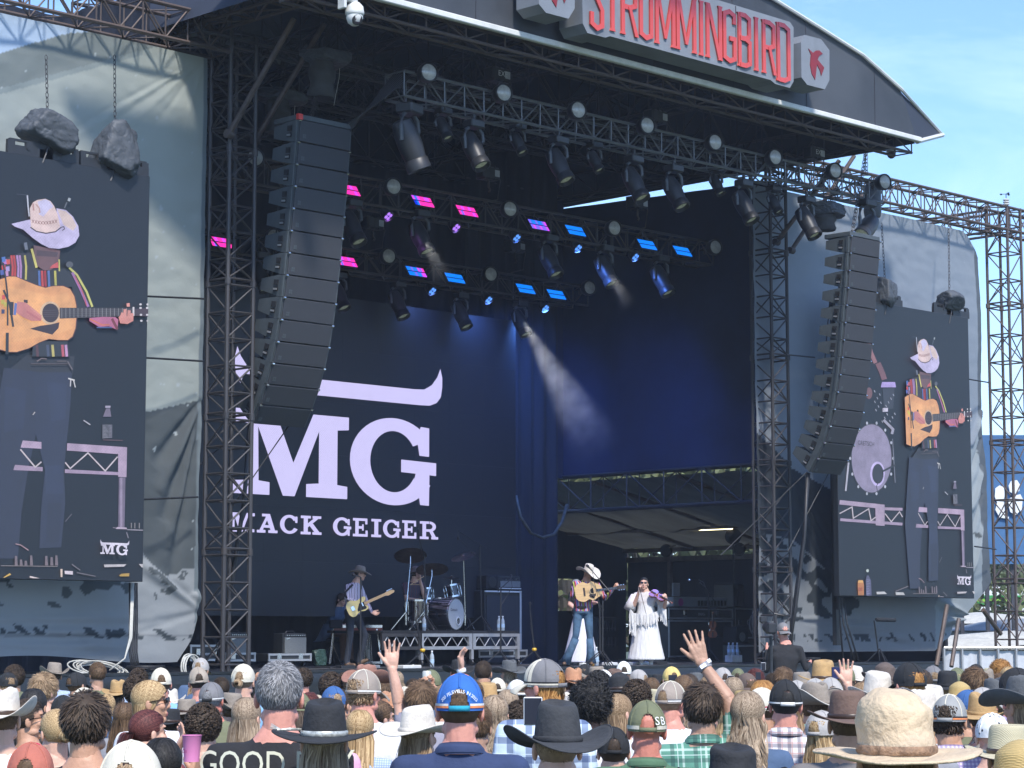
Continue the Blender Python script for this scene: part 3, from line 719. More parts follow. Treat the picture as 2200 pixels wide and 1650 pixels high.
Lz1,Lz0=onY(327,380,YV).z,onY(305,1250,YV).z;Lxr=onY(315,800,YV).x;Lxl=Lxr-4.72
Rxr=onY(2087,1000,YV).x;Rxl=Rxr-4.72;Rz1,Rz0=Lz1,Lz0
def clip_items(items,xl,xr,z0,z1):
 out=[]
 for pts,c in items:
  def clip(P,f,g):
   o=[]
   for i in range(len(P)):
    a,b=P[i-1],P[i];fa,fb=f(a),f(b)
    if fa>=0:
     if fb>=0:o.append(b)
     else:t=fa/(fa-fb);o.append((a[0]+(b[0]-a[0])*t,a[1]+(b[1]-a[1])*t))
    elif fb>=0:t=fa/(fa-fb);o.append((a[0]+(b[0]-a[0])*t,a[1]+(b[1]-a[1])*t));o.append(b)
   return o
  P=clip(pts,lambda p:p[0]-xl,0)
  if len(P)>2:P=clip(P,lambda p:xr-p[0],0)
  if len(P)>2:P=clip(P,lambda p:p[1]-z0,0)
  if len(P)>2:P=clip(P,lambda p:z1-p[1],0)
  if len(P)>2:out.append((P,c))
 return out
base_items=[([W2(u,v,YV)for u,v in pts],scr(c))for pts,c in PIC]
def logo(xa,xb,z0,H):
 o=[];w=xb-xa;c=scr((232,228,252));hM=H*.58
 for p in slabM():o.append(([(xa+.02*w+a*w*.50,z0+b*hM)for a,b in p],c))
 for p in slabG():o.append(([(xa+.56*w+a*w*.40,z0-.01+b*(hM+.02))for a,b in p],c))
 for p in horns(xa,xb,z0+hM+.10*H,.18*H,.12*H,w*.1):o.append((p,c))
 return o
vs1=side_screen(Lxl,Lxr,Lz0,Lz1,'left video screen, close shot of a guitarist in a white hat',None)
it=clip_items(base_items,Lxl+.02,Lxr-.02,Lz0+.02,Lz1-.02)+logo(onY(209,1190,YV).x,onY(271,1190,YV).x,onY(240,1191,YV).z,onY(240,1155,YV).z-onY(240,1191,YV).z)
picture('video_picture',it,YV,vs1)
def fit(p1,q1,p2,q2):k=(q2-q1)/(p2-p1);return lambda t:q1+(t-p1)*k
a1,a2=W2(103,675,YV),W2(270,965,YV);b1,b2=W2(1989,900,YV),W2(2068,1098,YV)
fx,fz=fit(a1[0],b1[0],a2[0],b2[0]),fit(a1[1],b1[1],a2[1],b2[1])
R_extra=[]
k7=lambda pts:[(1640+x*.25454,780+y*.25454)for x,y in pts]
def E7(p,c):R_extra.append(([W2(u,v,YV)for u,v in k7(p)],scr(c)))
def ES(p,t,c):
 for s_ in strokes(p,t):E7(s_,c)
E7(ell(912,805,176,298,36),(40,40,52));E7(ell(912,805,168,288,36),(150,142,174));E7(ell(962,935,62,104,24),(205,192,246));E7(ell(965,935,48,84,24),(40,40,48))
E7([(1000,160),(1110,160),(1118,205),(990,205)],(190,170,240));E7([(1005,215),(1105,210),(1095,385),(1015,390)],(48,54,70));E7([(1005,380),(1050,378),(1050,410),(1005,412)],(210,205,230))
ES([(965,0),(1000,80),(1020,140)],46,(125,85,95));E7(ell(890,255,28,50,14),(120,82,88));ES([(880,-200),(905,-90),(945,0)],34,(150,105,112));ES([(870,-190),(862,-225)],12,(160,112,118));ES([(885,-200),(885,-240)],12,(160,112,118))
for k in range(14):
 a=k/14*2*PI;x,y=912+182*math.cos(a),805+305*math.sin(a);E7(ell(x,y,9,14,8),(190,195,215))
ES([(640,1175),(980,1210)],38,(178,160,188));ES([(645,1322),(1170,1360)],24,(170,152,182));E7([(940,1190),(1020,1195),(1020,1375),(945,1370)],(176,158,186));ES([(640,1270),(745,1215),(755,1310),(885,1230),(905,1330),(945,1300)],10,(205,195,208));ES([(1020,1230),(1170,1235)],24,(178,158,186));ES([(1022,1270),(1075,1340),(1145,1255),(1170,1300)],9,(205,195,208))
ES([(1010,480),(1090,560),(1080,600)],22,(170,168,190));ES([(715,840),(690,1080)],14,(185,185,205));ES([(1085,640),(1108,1010)],8,(120,122,140));ES([(1000,915),(1110,860)],16,(30,32,40));ES([(968,1000),(950,1040),(960,1095)],6,(60,60,70))
for k in range(18):x=930+(k*53)%180;y=230+(k*97)%260;ES([(x,y),(x+8,y+18)],7,(170,172,190))
k8=lambda pts:[(1700+x*.22727,1100+y*.22727)for x,y in pts]
def E8(p,c):R_extra.append(([W2(u,v,YV)for u,v in k8(p)],scr(c)))
E8([(622,655),(672,655),(680,690),(678,808),(625,808),(620,690)],(196,128,72));E8([(627,645),(668,645),(674,668),(622,668)],(225,175,100))
for x in(632,645,658):
 for s_ in(((x-5,715),(x+5,745)),((x+5,715),(x-5,745))):
  for w_ in strokes(s_,4):E8(w_,(150,40,35))
E8([(706,600),(724,600),(745,650),(752,812),(700,812),(694,650)],(92,92,128));E8(ell(713,555,13,15,12),(210,222,222));
for k in range(10):
 for w_ in strokes([(702,640+k*16),(735-(k*7)%14,644+k*16)],5):E8(w_,(150,148,190))
for p in([(795,755),(870,752),(895,775),(800,778)],[(975,758),(1050,760),(1065,785),(980,785)]):E8(p,(205,205,212))
for w_ in strokes([(975,750),(1095,702)],8):E8(w_,(130,122,130))
rit=[([(fx(x),fz(z))for x,z in pts],c)for pts,c in base_items]
vs2=side_screen(Rxl,Rxr,Rz0,Rz1,'right video screen, wider shot with bass drum and guitarist',None)
it=clip_items(R_extra+rit,Rxl+.02,Rxr-.02,Rz0+.02,Rz1-.02)+logo(onY(2049,1255,YV).x,onY(2079,1255,YV).x,onY(2064,1256,YV).z,onY(2064,1231,YV).z-onY(2064,1256,YV).z)
picture('video_picture',it,YV,vs2)
text_obj('GRETSCH',.13,vs2,tuple(onY(1853,958,YV)-Vector((0,.09,0))),(PI/2,0,0),mat('black_print',(.02,.02,.025),.5,var=0))
def bracket(parent,x0,x1,z):
 q=MB();n=5;w=(x1-x0)
 q.box(((x0+x1)/2,YV+.05,z+.07),(w,.06,.14));q.box(((x0+x1)/2,YV+.05,z+.215),(w*.94,.05,.03))
 for f,wd in((.05,.12),(.5,1.0*w*.5),(.95,.12)):q.box((x0+w*f,YV+.05,z+.17),(wd,.052,.08))
 for f in(.28,.72):q.lathe([(.035,-.04),(.035,.04)],(x0+w*f,YV+.05,z+.12),(0,1,0),10)
 q.build('hanging_bracket',M_blk,parent)
def chain(parent,A,B,name='chain',r=.018):
 A,B=Vector(A),Vector(B);n=max(2,int((A-B).length/.075));q=MB()
 for i in range(n):
  a=A.lerp(B,i/n);b=A.lerp(B,(i+1.25)/n);s=Vector((r*1.1,0,0))if i%2 else Vector((0,r*1.1,0))
  q.tube([a,a*.75+b*.25+s,a*.25+b*.75+s,b,a*.25+b*.75-s,a*.75+b*.25-s,a],r*.36,4,cap=False)
 return q.build(name,M_truss,parent)
def lump(c,r,seed,sx=1,sy=1,sz=1,rough=.28,tilt=0,cuts=4):
 """a taut cloth bag: flat facets meeting in soft creases"""
 rl=random.Random(int(seed*10));pl=[((Vector(n_)+Vector((rl.gauss(0,.16),rl.gauss(0,.16),rl.gauss(0,.16)))).normalized(),rl.uniform(.74,.86))for n_ in((1,0,0),(-1,0,0),(0,1,0),(0,-1,0),(0,0,1),(0,0,-1))]+[(Vector((rl.gauss(0,1),rl.gauss(0,1),rl.gauss(0,1))).normalized(),rl.uniform(.9,1.05))for _ in range(5)]
 bm=bmesh.new();bmesh.ops.create_icosphere(bm,subdivisions=cuts+1,radius=1)
 R_=Matrix.Rotation(tilt,3,'Y');q=MB()
 for v in bm.verts:
  d=v.co.normalized();acc=0
  for n_,k_ in pl:
   t=d.dot(n_)/k_
   if t>0:acc+=t**18
  k=min(1.25,acc**(-1/18)if acc>0 else 1.2)*(1+.20*rough*noise.noise(d*3+Vector((seed,0,0)))-.75*rough*max(0,.20-abs(noise.noise(Vector((d.x*4+d.z*2,d.y*4,d.z*1.6))+Vector((0,seed,0))))))
  p=d*k;q.v.append(tuple(Vector(c)+R_@Vector((p.x*r*sx,p.y*r*sy,p.z*r*sz))))
 for f in bm.faces:q.f.append(tuple(v.index for v in f.verts));q.m.append(0)
 bm.free();return q
for par,(u0,v0,u1,v1)in((vs1,(18,305,175,345)),(vs1,(172,335,322,375)),(vs2,(1800,630,1935,668)),(vs2,(2002,668,2077,690))):
 bracket(par,onY(u0,340,YV).x,onY(u1,340,YV).x,Lz1-.01)
for(u,v,uc,sx,sz,tl,lab)in((102,283,99,1.35,.8,.25,'grey rain-covered chain hoist left of its pair on the left video screen'),(247,323,246,1.15,1.25,.3,'crumpled grey rain cover over a chain hoist, lower of the pair on the left screen'),(1902,628,1894,1.0,1.15,.2,'crumpled rain cover over the chain hoist beside the right line array'),(2040,648,2038,1.2,.75,.1,'rounded rain-covered hoist on the right corner of the right video screen')):
 p=onY(u,v,YV+.05);r=thing('covered_hoist',lab,'chain hoist',p,group='rain-covered hoists on the video screens')
 sc_=.32 if u<1000 else .28
 lump(p,sc_,u*.1,sx,.9,sz,tilt=tl).build('rain_cover',M_bag,r,smooth=60)
 q=MB();q.box((p.x-.03,YV+.08,p.z-.3),(.22,.12,.3));q.tube([(p.x+.02,YV,p.z-.15),(p.x-.1,YV,p.z-.48)],.014,5);q.build('mount',M_blk,r)
 chain(r,(p.x,p.y,p.z+.15),onY(uc,120 if u<1000 else 480,YV+.3))
# printed cloth wings
def pip(x,z,poly):
 ins=np.zeros(x.shape,bool);n=len(poly)
 for i in range(n):
  x1,z1=poly[i];x2,z2=poly[(i+1)%n]
  c=((z1>z)!=(z2>z));
  with np.errstate(divide='ignore',invalid='ignore'):
   xi=(x2-x1)*(z-z1)/((z2-z1)if abs(z2-z1)>1e-9 else 1e-9)+x1
  ins^=(c&(x<xi))
 return ins
YC=28.25
def wp(pts):return[W2(u,v,YC)for u,v in pts]
def fold_field(x,z,folds):
 d=np.zeros_like(x)
 for(ax,az,bx,bz,w,amp)in folds:
  L2=(bx-ax)**2+(bz-az)**2;t=np.clip(((x-ax)*(bx-ax)+(z-az)*(bz-az))/L2,0,1)
  px,pz=ax+t*(bx-ax),az+t*(bz-az);r=np.hypot(x-px,z-pz)
  ww=w*(.35+.65*t);d+=amp*np.exp(-(r/ww)**2)*np.sin(t*PI)**.4
 return d
def cloth(name,lab,xl,xr,zfun_top,zfun_bot,printer,folds,nx,nz,m,xedge=None):
 xs=np.linspace(0,1,nx);ts=np.linspace(0,1,nz)
 Xf,Tf=np.meshgrid(xs,ts)
 X=xl+Xf*(xr-xl)
 ztop=np.vectorize(zfun_top)(X);zbot=np.vectorize(zfun_bot)(X)
 Z=zbot+(ztop-zbot)*Tf
 if xedge is not None:
  e=np.interp(Z,xedge[0],xedge[1]);X=xl+(X-xl)*(e-xl)/(xr-xl)
 D=fold_field(X,Z,folds)
 for j in range(nz):
  for i in range(nx):
   v=Vector((X[j,i],Z[j,i],0))
   D[j,i]+=.04*noise.noise(v*.5)+.02*noise.noise(Vector((v.x*1.2,v.y*2.6,4)))+.011*noise.noise(Vector((v.x*3.6+v.y,v.y*5,7)))
 C=printer(X,Z)
 q=MB();q.v=list(zip(X.ravel().tolist(),(YC-D).ravel().tolist(),Z.ravel().tolist()))
 for j in range(nz-1):
  for i in range(nx-1):a=j*nx+i;q.f.append((a,a+1,a+nx+1,a+nx))
 q.m=[0]*len(q.f)
 cols=np.concatenate([C.reshape(-1,3),np.ones((nx*nz,1))],1)
 o=q.build(name,m,smooth=2,cols=cols.tolist(),recalc=False);tag(o,lab,'printed cloth');return o
def blot(X,Z,seed,s,th,st=1.6):
 o=np.zeros_like(X)
 for j in range(X.shape[0]):
  for i in range(X.shape[1]):
   x,z=X[j,i],Z[j,i];o[j,i]=noise.noise(Vector((x*s+z*s*.8,z*s*st,seed)))+.5*noise.noise(Vector((x*s*2.3,z*s*2.7,seed+5)))
 return o>th
def stars(X,Z,C,pts,col,r0):
 for(u,v,r)in pts:
  x,z=W2(u,v,YC);m=(X-x)**2+(Z-z)**2<(r*r0)**2;C[m]=col
rs=random.Random(5)
G1,G2,G3,G4=(.25,.28,.27),(.43,.46,.42),(.11,.125,.13),(.38,.395,.40)
SK=(.50,.62,.78)
def printL(X,Z):
 C=np.zeros(X.shape+(3,));C[:]=G2
 t=np.clip((Z-5.6)/5.0,0,1)[...,None]
 C*=(1.0+.0*t)
 band=pip(X,Z,wp([(-400,330),(0,190),(305,108),(520,60),(520,-200),(-400,-200)]));C[band]=G1
 edge=pip(X,Z,wp([(-400,345),(0,203),(305,118),(305,108),(0,190),(-400,330)]));C[edge]=(.31,.35,.34)
 skyp=pip(X,Z,wp([(-400,260),(0,114),(60,96),(145,72),(300,60),(145,-50),(-400,-50)]));C[skyp]=SK
 dark=pip(X,Z,wp([(-400,900),(0,915),(200,900),(320,884),(437,858),(520,850),(520,1190),(437,1220),(395,1222),(360,1240),(325,1212),(250,1120),(0,1180),(-400,1200)]));C[dark]=G3
 low=pip(X,Z,wp([(-400,1200),(0,1180),(250,1120),(325,1212),(360,1240),(395,1222),(437,1220),(520,1190),(520,1700),(-400,1700)]));C[low]=G4
 leop=pip(X,Z,wp([(-400,1200),(0,1190),(240,1150),(318,1215),(350,1235),(382,1262),(362,1278),(310,1262),(300,1290),(245,1300),(172,1312),(90,1300),(0,1302),(-400,1330)]))
 b=blot(X,Z,3.3,2.1,.02);C[leop&b]=G3
 m2=pip(X,Z,wp([(-400,1330),(60,1342),(250,1352),(420,1352),(437,1378),(250,1372),(60,1362),(-400,1360)]));C[m2&blot(X,Z,9.1,4.2,.22,.8)]=(.07,.085,.095)
 ks=[((382,1228),6),((398,1232),7),((392,1240),7)]
 stars(X,Z,C,[(u,v,r)for(u,v),r in ks],G3,.0075);stars(X,Z,C,[(396,1233,3.2)],G4,.0075);stars(X,Z,C,[(333,1278,4),(335,1285,3.4)],G3,.0075)
 pts=[(rs.uniform(-40,435),rs.uniform(110,1215),rs.uniform(.8,2.2))for _ in range(190)]+[(204,116,4),(166,228,4),(338,252,5),(348,446,5),(335,552,4),(370,576,3),(384,828,5),(333,965,5),(383,930,4)]
 stars(X,Z,C,pts,(.5,.54,.54),.0068)
 hem=X>onY(428,700,YC).x;C[hem]=(.20,.235,.25)
 hem2=Z>onY(200,70,YC).z-.0*X
 seam=(np.abs(Z-1.95-.0*X)<.02);C[seam]*=.75
 return C
M_cloth=colmat('wing_cloth',rough=.85,translucent=.42,bump=.55,bscale=2.6)
zt=zl-.07
fr=random.Random(2)
foldsL=[(*W2(437,1313,YC),*W2(120+60*k,1385-8*k if k<3 else 1120+30*k,YC),.10,.10 if k%2 else-.07)for k in range(7)]
foldsL+=[(*W2(436,858,YC),*W2(330+k*10,1000+60*k,YC),.12,(-.09,.08)[k%2])for k in range(5)]
foldsL+=[(*W2(438-k*3,130,YC),*W2(400-70*k,260+15*k,YC),.06,(.014,-.014)[k%2])for k in range(6)]
foldsL+=[(*W2(-30,1330+14*k,YC),*W2(300,1325+16*k,YC),.07,(.03,-.03)[k%2])for k in range(5)]
cx1=onY(441,500,YC).x
cloth('cloth_wing','tall pale grey printed cloth behind the left video screen',11.5,cx1,lambda x:zt,lambda x:1.60-.12*math.sin((x-15)*1.3)*.5,printL,foldsL,330,330,M_cloth,xedge=([1.5,1.9,2.2,3,4.3,5.6,11],[cx1-.45,cx1-.14,cx1-.04,cx1-.02,cx1-.06,cx1,cx1]))
def printR(X,Z):
 C=np.zeros(X.shape+(3,));C[:]=(.31,.345,.39)
 low=pip(X,Z,wp([(1560,1120),(1705,1160),(1745,1195),(1780,1232),(1825,1225),(1900,1240),(2200,1240),(2200,1700),(1560,1700)]));C[low]=(.28,.295,.31)
 dark=pip(X,Z,wp([(1560,870),(1660,960),(1700,1005),(1800,1060),(2010,1000),(2010,1235),(1900,1240),(1825,1225),(1780,1232),(1745,1195),(1705,1160),(1560,1130)]));C[dark]=(.045,.055,.07)
 leop=pip(X,Z,wp([(1560,1120),(1700,1165),(1745,1200),(1800,1240),(1845,1290),(1850,1320),(1700,1335),(1560,1300)]));C[leop&blot(X,Z,6.3,2.3,.02)]=(.035,.045,.055)
 m2=pip(X,Z,wp([(1700,1362),(2000,1360),(2010,1378),(1700,1380)]));C[m2&blot(X,Z,2.1,4.2,.2,.8)]=(.05,.06,.07)
 fl=pip(X,Z,wp([(2008,1300),(2008,1700),(2200,1700),(2200,850),(2100,900),(2080,1000)]));C[fl]=(.36,.40,.42);C[fl&blot(X,Z,12.4,3.0,.5,.5)]=(.10,.115,.12)
 pts=[(rs.uniform(1690,2100),rs.uniform(500,1200),rs.uniform(.8,2.0))for _ in range(130)]
 stars(X,Z,C,pts,(.42,.47,.52),.0075)
 C[X>onY(2098,700,YC).x]=(.13,.15,.17)
 return C
cx2=onY(2106,700,YC).x
foldsR=[(*W2(1705,1330,YC),*W2(1850+25*k,1330+12*k,YC),.09,(.08,-.07)[k%2])for k in range(6)]
foldsR+=[(*W2(2095,1330,YC),*W2(2010+5*k,1290+22*k,YC),.09,(.14,-.12)[k%2])for k in range(6)]
foldsR+=[(*W2(2110,880+60*k,YC),*W2(2085,960+70*k,YC),.08,(.12,-.1)[k%2])for k in range(5)]
foldsR+=[(*W2(1700,1010,YC),*W2(1740+12*k,1200,YC),.08,(.07,-.06)[k%2])for k in range(6)]
def topR(x):return zt-.1-max(0,x-(cx2-.7))**2*1.1
def botR(x):return 1.62 if x<onY(2010,1400,YC).x else 1.62+min(1.6,(x-onY(2010,1400,YC).x)*.75)
cloth('cloth_wing','bluish printed cloth with a ragged right edge behind the right video screen',onY(1690,700,YC).x-1.0,cx2,topR,botR,printR,foldsR,260,300,colmat('wing_cloth_right',rough=.85,translucent=.42,bump=.5,bscale=2.6),xedge=([1.5,2.2,2.9,4.2,5.6,6.5,11],[cx2-.1,cx2+.15,cx2+.22,cx2+.1,cx2+.12,cx2,cx2]))
for(a,b,lab)in(((300,636),(440,642),'thin rope from the left screen to the tower at guitar height'),((300,768),(436,776),'lower thin rope beside the left video screen'),((300,1073),(425,1068),'dark strap from the left screen across the dark cloth'),((1690,762),(1750,768),'rope from the right tower to the line array'),((2082,815),(2125,822),'upper rope from the right screen to the far tower'),((2094,1174),(2140,1180),'lower strap from the right screen to the far tower')):
 q=MB();q.tube([onY(*a,27.6),onY(*b,27.9)],.016,5);tag(q.build('tie_rope',M_cable),lab,'rope')
# dark cloth walls of the stage
def drape(name,lab,P,Q,z0,z1,m,amp=.05,wl_=.35,n=120,z0b=None,z1b=None,nz=6):
 P,Q=Vector((*P,0)),Vector((*Q,0));d=(Q-P);nrm=Vector((-d.y,d.x,0)).normalized();q=MB()
 for j in range(nz+1):
  for i in range(n+1):
   t=i/n;s=j/nz;lo=z0+((z0b if z0b is not None else z0)-z0)*t;hi=z1+((z1b if z1b is not None else z1)-z1)*t
   p=P+d*t;w=amp*(math.sin(t*d.length/wl_*2*PI+2*noise.noise(Vector((t*4,0,1))))+.7*noise.noise(Vector((t*d.length*1.5,s*1.5,2))))*(1.1-s*.5)
   p=p+nrm*w;q.v.append((p.x,p.y,lo+(hi-lo)*s))
 for j in range(nz):
  for i in range(n):a=j*(n+1)+i;q.f.append((a,a+1,a+n+2,a+n+1));q.m.append(0)
 o=q.build(name,m,smooth=2);tag(o,lab,'curtain');return o
drape('side_wall_cloth','huge navy cloth wall high on the right side of the stage',(XW,28.6),(XW,34.4),5.42,11.15,M_navy,amp=.025,wl_=1.7,z0b=5.36,z1b=11.35)
drape('black_curtain','black curtain hanging between the logo screen and the dark opening',(xL1-.4,34.1),(35.5,34.1),DECK,13.2,M_drape,amp=.05,wl_=.4)
drape('back_curtain','black curtain filling the back of the stage under the logo screen',(17.5,34.6),(33.6,34.6),DECK,13.2,M_drape,amp=.05,wl_=.5,n=200)
drape('left_curtain','black side curtain behind the left tower',(20.6,28.6),(20.2,34.6),DECK,12.0,M_drape,amp=.05,wl_=.5)
drape('side_wall_cloth','narrow return of navy cloth where the side wall meets the black curtain',(XW+.02,34.4),(35.3,34.16),5.36,13.2,M_navy,amp=.01,wl_=1.7,n=20)
r=thing('side_truss','dark lattice truss along the bottom of the navy cloth wall','truss',(XW+.1,28.6,5.1));truss(r,(XW+.12,28.3,5.02),(XW+.12,35.6,5.02),.4,.75,1.0,M_trussD,rc=.028,rb=.016)
# the open-sided tent behind the right wing
def translucent(m,f):
 nt=m.node_tree;b=nt.nodes['Principled BSDF'];t=nt.nodes.new('ShaderNodeBsdfTranslucent');x=nt.nodes.new('ShaderNodeMixShader');x.inputs[0].default_value=f
 l=b.inputs['Base Color'].links
 if l:nt.links.new(l[0].from_socket,t.inputs[0])
 nt.links.new(b.outputs[0],x.inputs[1]);nt.links.new(t.outputs[0],x.inputs[2]);nt.links.new(x.outputs[0],nt.nodes['Material Output'].inputs[0])
tent=thing('backstage_tent','grey tarpaulin tent roof with ribs behind the right side of the stage','tent',(39,32,1.3))
XT=42.5
ze=onX(1400,1178,XT).z
M_tarp=mat('tarpaulin',(.10,.10,.085),.7,0,var=.25,scale=1.2,bump=.5,bscale=1.6,stretch=(.5,2,1))
q=MB();nx,ny=30,70
for i in range(nx+1):
 for j in range(ny+1):
  s=i/nx;y=28.9+j/ny*9.8;rib=abs(math.sin((y-28.9)/2.45*PI));x=XW+.3+s*(XT-XW-.3)
  q.v.append((x,y,5.3+(ze-5.3)*s-.16*rib*math.sin(s*PI)+.05*noise.noise(Vector((x*1.5,y*2.5,0)))))
for i in range(nx):
 for j in range(ny):a=i*(ny+1)+j;q.f.append((a,a+1,a+ny+2,a+ny+1));q.m.append(0)
translucent(M_tarp,.22);q.build('tent_roof',M_tarp,tent,smooth=2)
for k in range(5):
 y=28.9+2.45*k;q=MB();q.box(((XW+.3+XT)/2,y,(5.3+ze)/2-.03),(math.hypot(XT-XW-.3,5.3-ze),.10,.07),rot=Matrix.Rotation(math.atan2(5.3-ze,XT-XW-.3),3,'Y'));q.build('rafter',M_rust,tent)
for xx in(.33,.66):q=MB();q.box((XW+.3+(XT-XW-.3)*xx,33.8,5.3+(ze-5.3)*xx-.09),(.08,9.8,.07));q.build('purlin',M_rust,tent)
q=MB();q.box((XT,33.8,ze-.05),(.10,9.8,.10));q.build('eave_bar',M_rust,tent)
for y in(29.0,31.5,34.2,37.0):q=MB();q.box((XT,y,(ze)/2),(.10,.10,ze));q.build('tent_post',M_rust,tent)
zg=onX(1400,1202,XT).z
drape('tent_back_cloth','dark cloth wall below the bright gap of trees behind the violinist',(XT+.1,29.0),(XT+.1,38.5),0,zg,M_drape,amp=.03,wl_=1.2)
q=MB();q.box((XT+.05,33.7,zg),(.14,9.5,.12));tag(q.build('cloth_rail',M_rust),'grey rail along the top of the dark cloth wall','rail')
zq=onY(1196,1243,38.5).z;zr=onY(1205,1312,38.5).z
drape('tent_end_cloth','dark cloth above the leafy gap behind the singer',(37.2,38.5),(XT+.1,38.5),zq,5.0,M_drape,amp=.03,wl_=1.2)
drape('tent_end_cloth','dark cloth between the leafy gap and the violinist',(onY(1243,1300,38.55).x,38.55),(XT+.1,38.55),0,zq+.03,M_drape,amp=.03,wl_=1.2)
drape('tent_end_cloth','low dark cloth under the leafy gap behind the singer',(37.2,38.6),(onY(1260,1300,38.6).x,38.6),0,zr,M_drape,amp=.03,wl_=1.2)
q=MB();p=onX(1490,1137,40.6);q2=onX(1572,1134,40.6)
r=thing('strip_light','lit warm strip light under the tent roof','strip light',p)
q.box(((p+q2)/2),(.07,abs(q2.y-p.y),.07));q.build('tube',emat('warm_tube',(1,.86,.5),2.6),r)
q=MB();q.box((p+q2)/2+Vector((.02,0,.06)),(.12,abs(q2.y-p.y)+.1,.05));q.build('fitting',M_white,r)
# leafy trees and what shows beyond
def tree(x,y,h,rc,lab,seed,tone=(.075,.10,.03),n=3200):
 rr=random.Random(seed);t=thing('tree',lab,'tree',(x,y,0),group='trees beyond the stage')
 q=MB();q.tube([(x,y,0),(x+.2,y,h*.3),(x-.1,y+.1,h*.62)],[h*.035,h*.026,h*.014],8)
 tips=[]
 for k in range(8):
  a=rr.uniform(0,6.28);s=Vector((x,y,h*rr.uniform(.08,.35)));e=Vector((x+math.cos(a)*rc*.7,y+math.sin(a)*rc*.7,h*rr.uniform(.22,.9)))
  q.tube([s,s.lerp(e,.5)+Vector((0,0,.3)),e],[h*.014,h*.009,.03],5);tips.append(e)
 q.build('trunk',mat('bark',(.10,.08,.06),.9,var=.3),t)
 q=MB();q.recalc=False
 cl=[e+Vector((rr.gauss(0,rc*.18),rr.gauss(0,rc*.18),rr.gauss(0,h*.06)))for e in tips for _ in range(4)]+[Vector((x,y,h*.8))]
 for i in range(n):
  c=rr.choice(cl);d=Vector((rr.gauss(0,1),rr.gauss(0,1),rr.gauss(0,1))).normalized()*rc*.36*rr.random()**.4
  p=c+d;u=Vector((rr.gauss(0,1),rr.gauss(0,1),rr.gauss(0,1))).normalized();w=u.cross(Vector((rr.random(),rr.random(),rr.random()))).normalized();s=rr.uniform(.10,.22)*rc/3
  q.v+=[tuple(p-u*s),tuple(p+w*s*.5),tuple(p+u*s),tuple(p-w*s*.5)];k=len(q.v)-4;q.f.append((k,k+1,k+2,k+3));q.m.append(rr.choice((0,0,1)))
 q.build('crown',[mat('leaf_%d'%int(tone[0]*1000),tone,.7,var=.3,scale=2),mat('leaf_pale_%d'%int(tone[0]*1000),tuple(c*1.5 for c in tone),.7,var=.3,scale=2)],t,recalc=False)
 return t
for k,(u,D,h,rc,dz,lab,tone)in enumerate(((1215,66,9,4.0,0,'leafy gum tree seen in the gap behind the singer',(.13,.14,.06)),(1385,74,9.5,4.5,0,'gum tree at the left end of the bright gap over the cloth wall',(.12,.14,.06)),(1470,78,9,4.5,0,'gum tree in the middle of the gap over the cloth wall',(.12,.13,.06)),(1560,76,10,4.5,0,'gum tree right of centre in the gap over the cloth wall',(.13,.15,.05)),(1640,84,9.5,5,0,'gum tree behind the right tower in the gap',(.12,.14,.05)),(2095,105,6.0,4.2,0,'dark olive tree low beyond the right edge cloth',(.07,.09,.04)),(2150,120,6.5,4.5,0,'green tree beyond the far right tower',(.09,.11,.045)),(2215,110,6.0,4.5,0,'green tree at the right edge of the view',(.09,.13,.04)),(2075,80,3.6,2.6,0,'light green bush beside the loading yard',(.12,.15,.05)))):
 p=at(u,1365,D);tree(p.x,p.y,h,rc,lab,40+k,tone,2600)
p0,p1=at(2068,1300,62),at(2290,1300,62)
dirb=(p1-p0);dirb.z=0;Lb=dirb.length;dirb.normalize();angb=math.atan2(dirb.y,dirb.x)
bl=thing('blue_banner','big blue banner wall with white looping letters beyond the far tower','banner',(p0.x,p0.y,0))
zA,zB=at(2100,1212,62).z,at(2100,935,62).z
def local_box(q,o,ang,c,d,mi=0):R_=Matrix.Rotation(ang,3,'Z');q.box(Vector(o)+R_@Vector(c),d,mi,rot=R_)
q=MB();local_box(q,(p0.x,p0.y,0),angb,(Lb/2,0,(zA+zB)/2),(Lb,.1,zB-zA));q.build('banner_cloth',mat('blue_cloth',(.045,.13,.28),.7,var=.25,scale=.6,bump=.4,bscale=1.5),bl)
for k in range(5):q=MB();local_box(q,(p0.x,p0.y,0),angb,(k*Lb/4,.12,zB/2),(.1,.1,zB));q.build('frame_post',M_trussD,bl)
def bpt(u,v):
 w=at(u,v,62);return w+Vector((math.sin(angb),-math.cos(angb),0))*.1
def blob(name,pts,m,par,d=.03):
 o0=bpt(*pts[0]);U=Vector((math.cos(angb),math.sin(angb),0));P2=[]
 for u,v in pts:w=bpt(u,v)-o0;P2.append((w.dot(U),w.z))
 q=MB();q.prism(P2,o0,U,(0,0,1),d);return q.build(name,m,par)
Mw=mat('white_print',(.72,.74,.76),.6,var=.05)
kk=lambda pts:[(1640+x*.25454,780+y*.25454)for x,y in pts]
blob('letter',kk([(1950,1060),(1985,1035),(2020,1050),(2030,1110),(2020,1160),(2035,1290),(2065,1300),(2060,1318),(1985,1305),(1950,1240),(1965,1180),(1945,1130)]),Mw,bl)
blob('letter',kk([(2062,1150),(2110,1120),(2160,1110),(2180,1150),(2170,1240),(2120,1285),(2075,1260),(2060,1200)]),Mw,bl,.05)
blob('letter',kk([(2060,1040),(2080,1000),(2130,990),(2155,1030),(2150,1080),(2110,1110),(2070,1090)]),Mw,bl,.06)
can=thing('fuel_station_canopy','flat white canopy with green stripes beyond the stage yard','canopy',at(2100,1300,85))
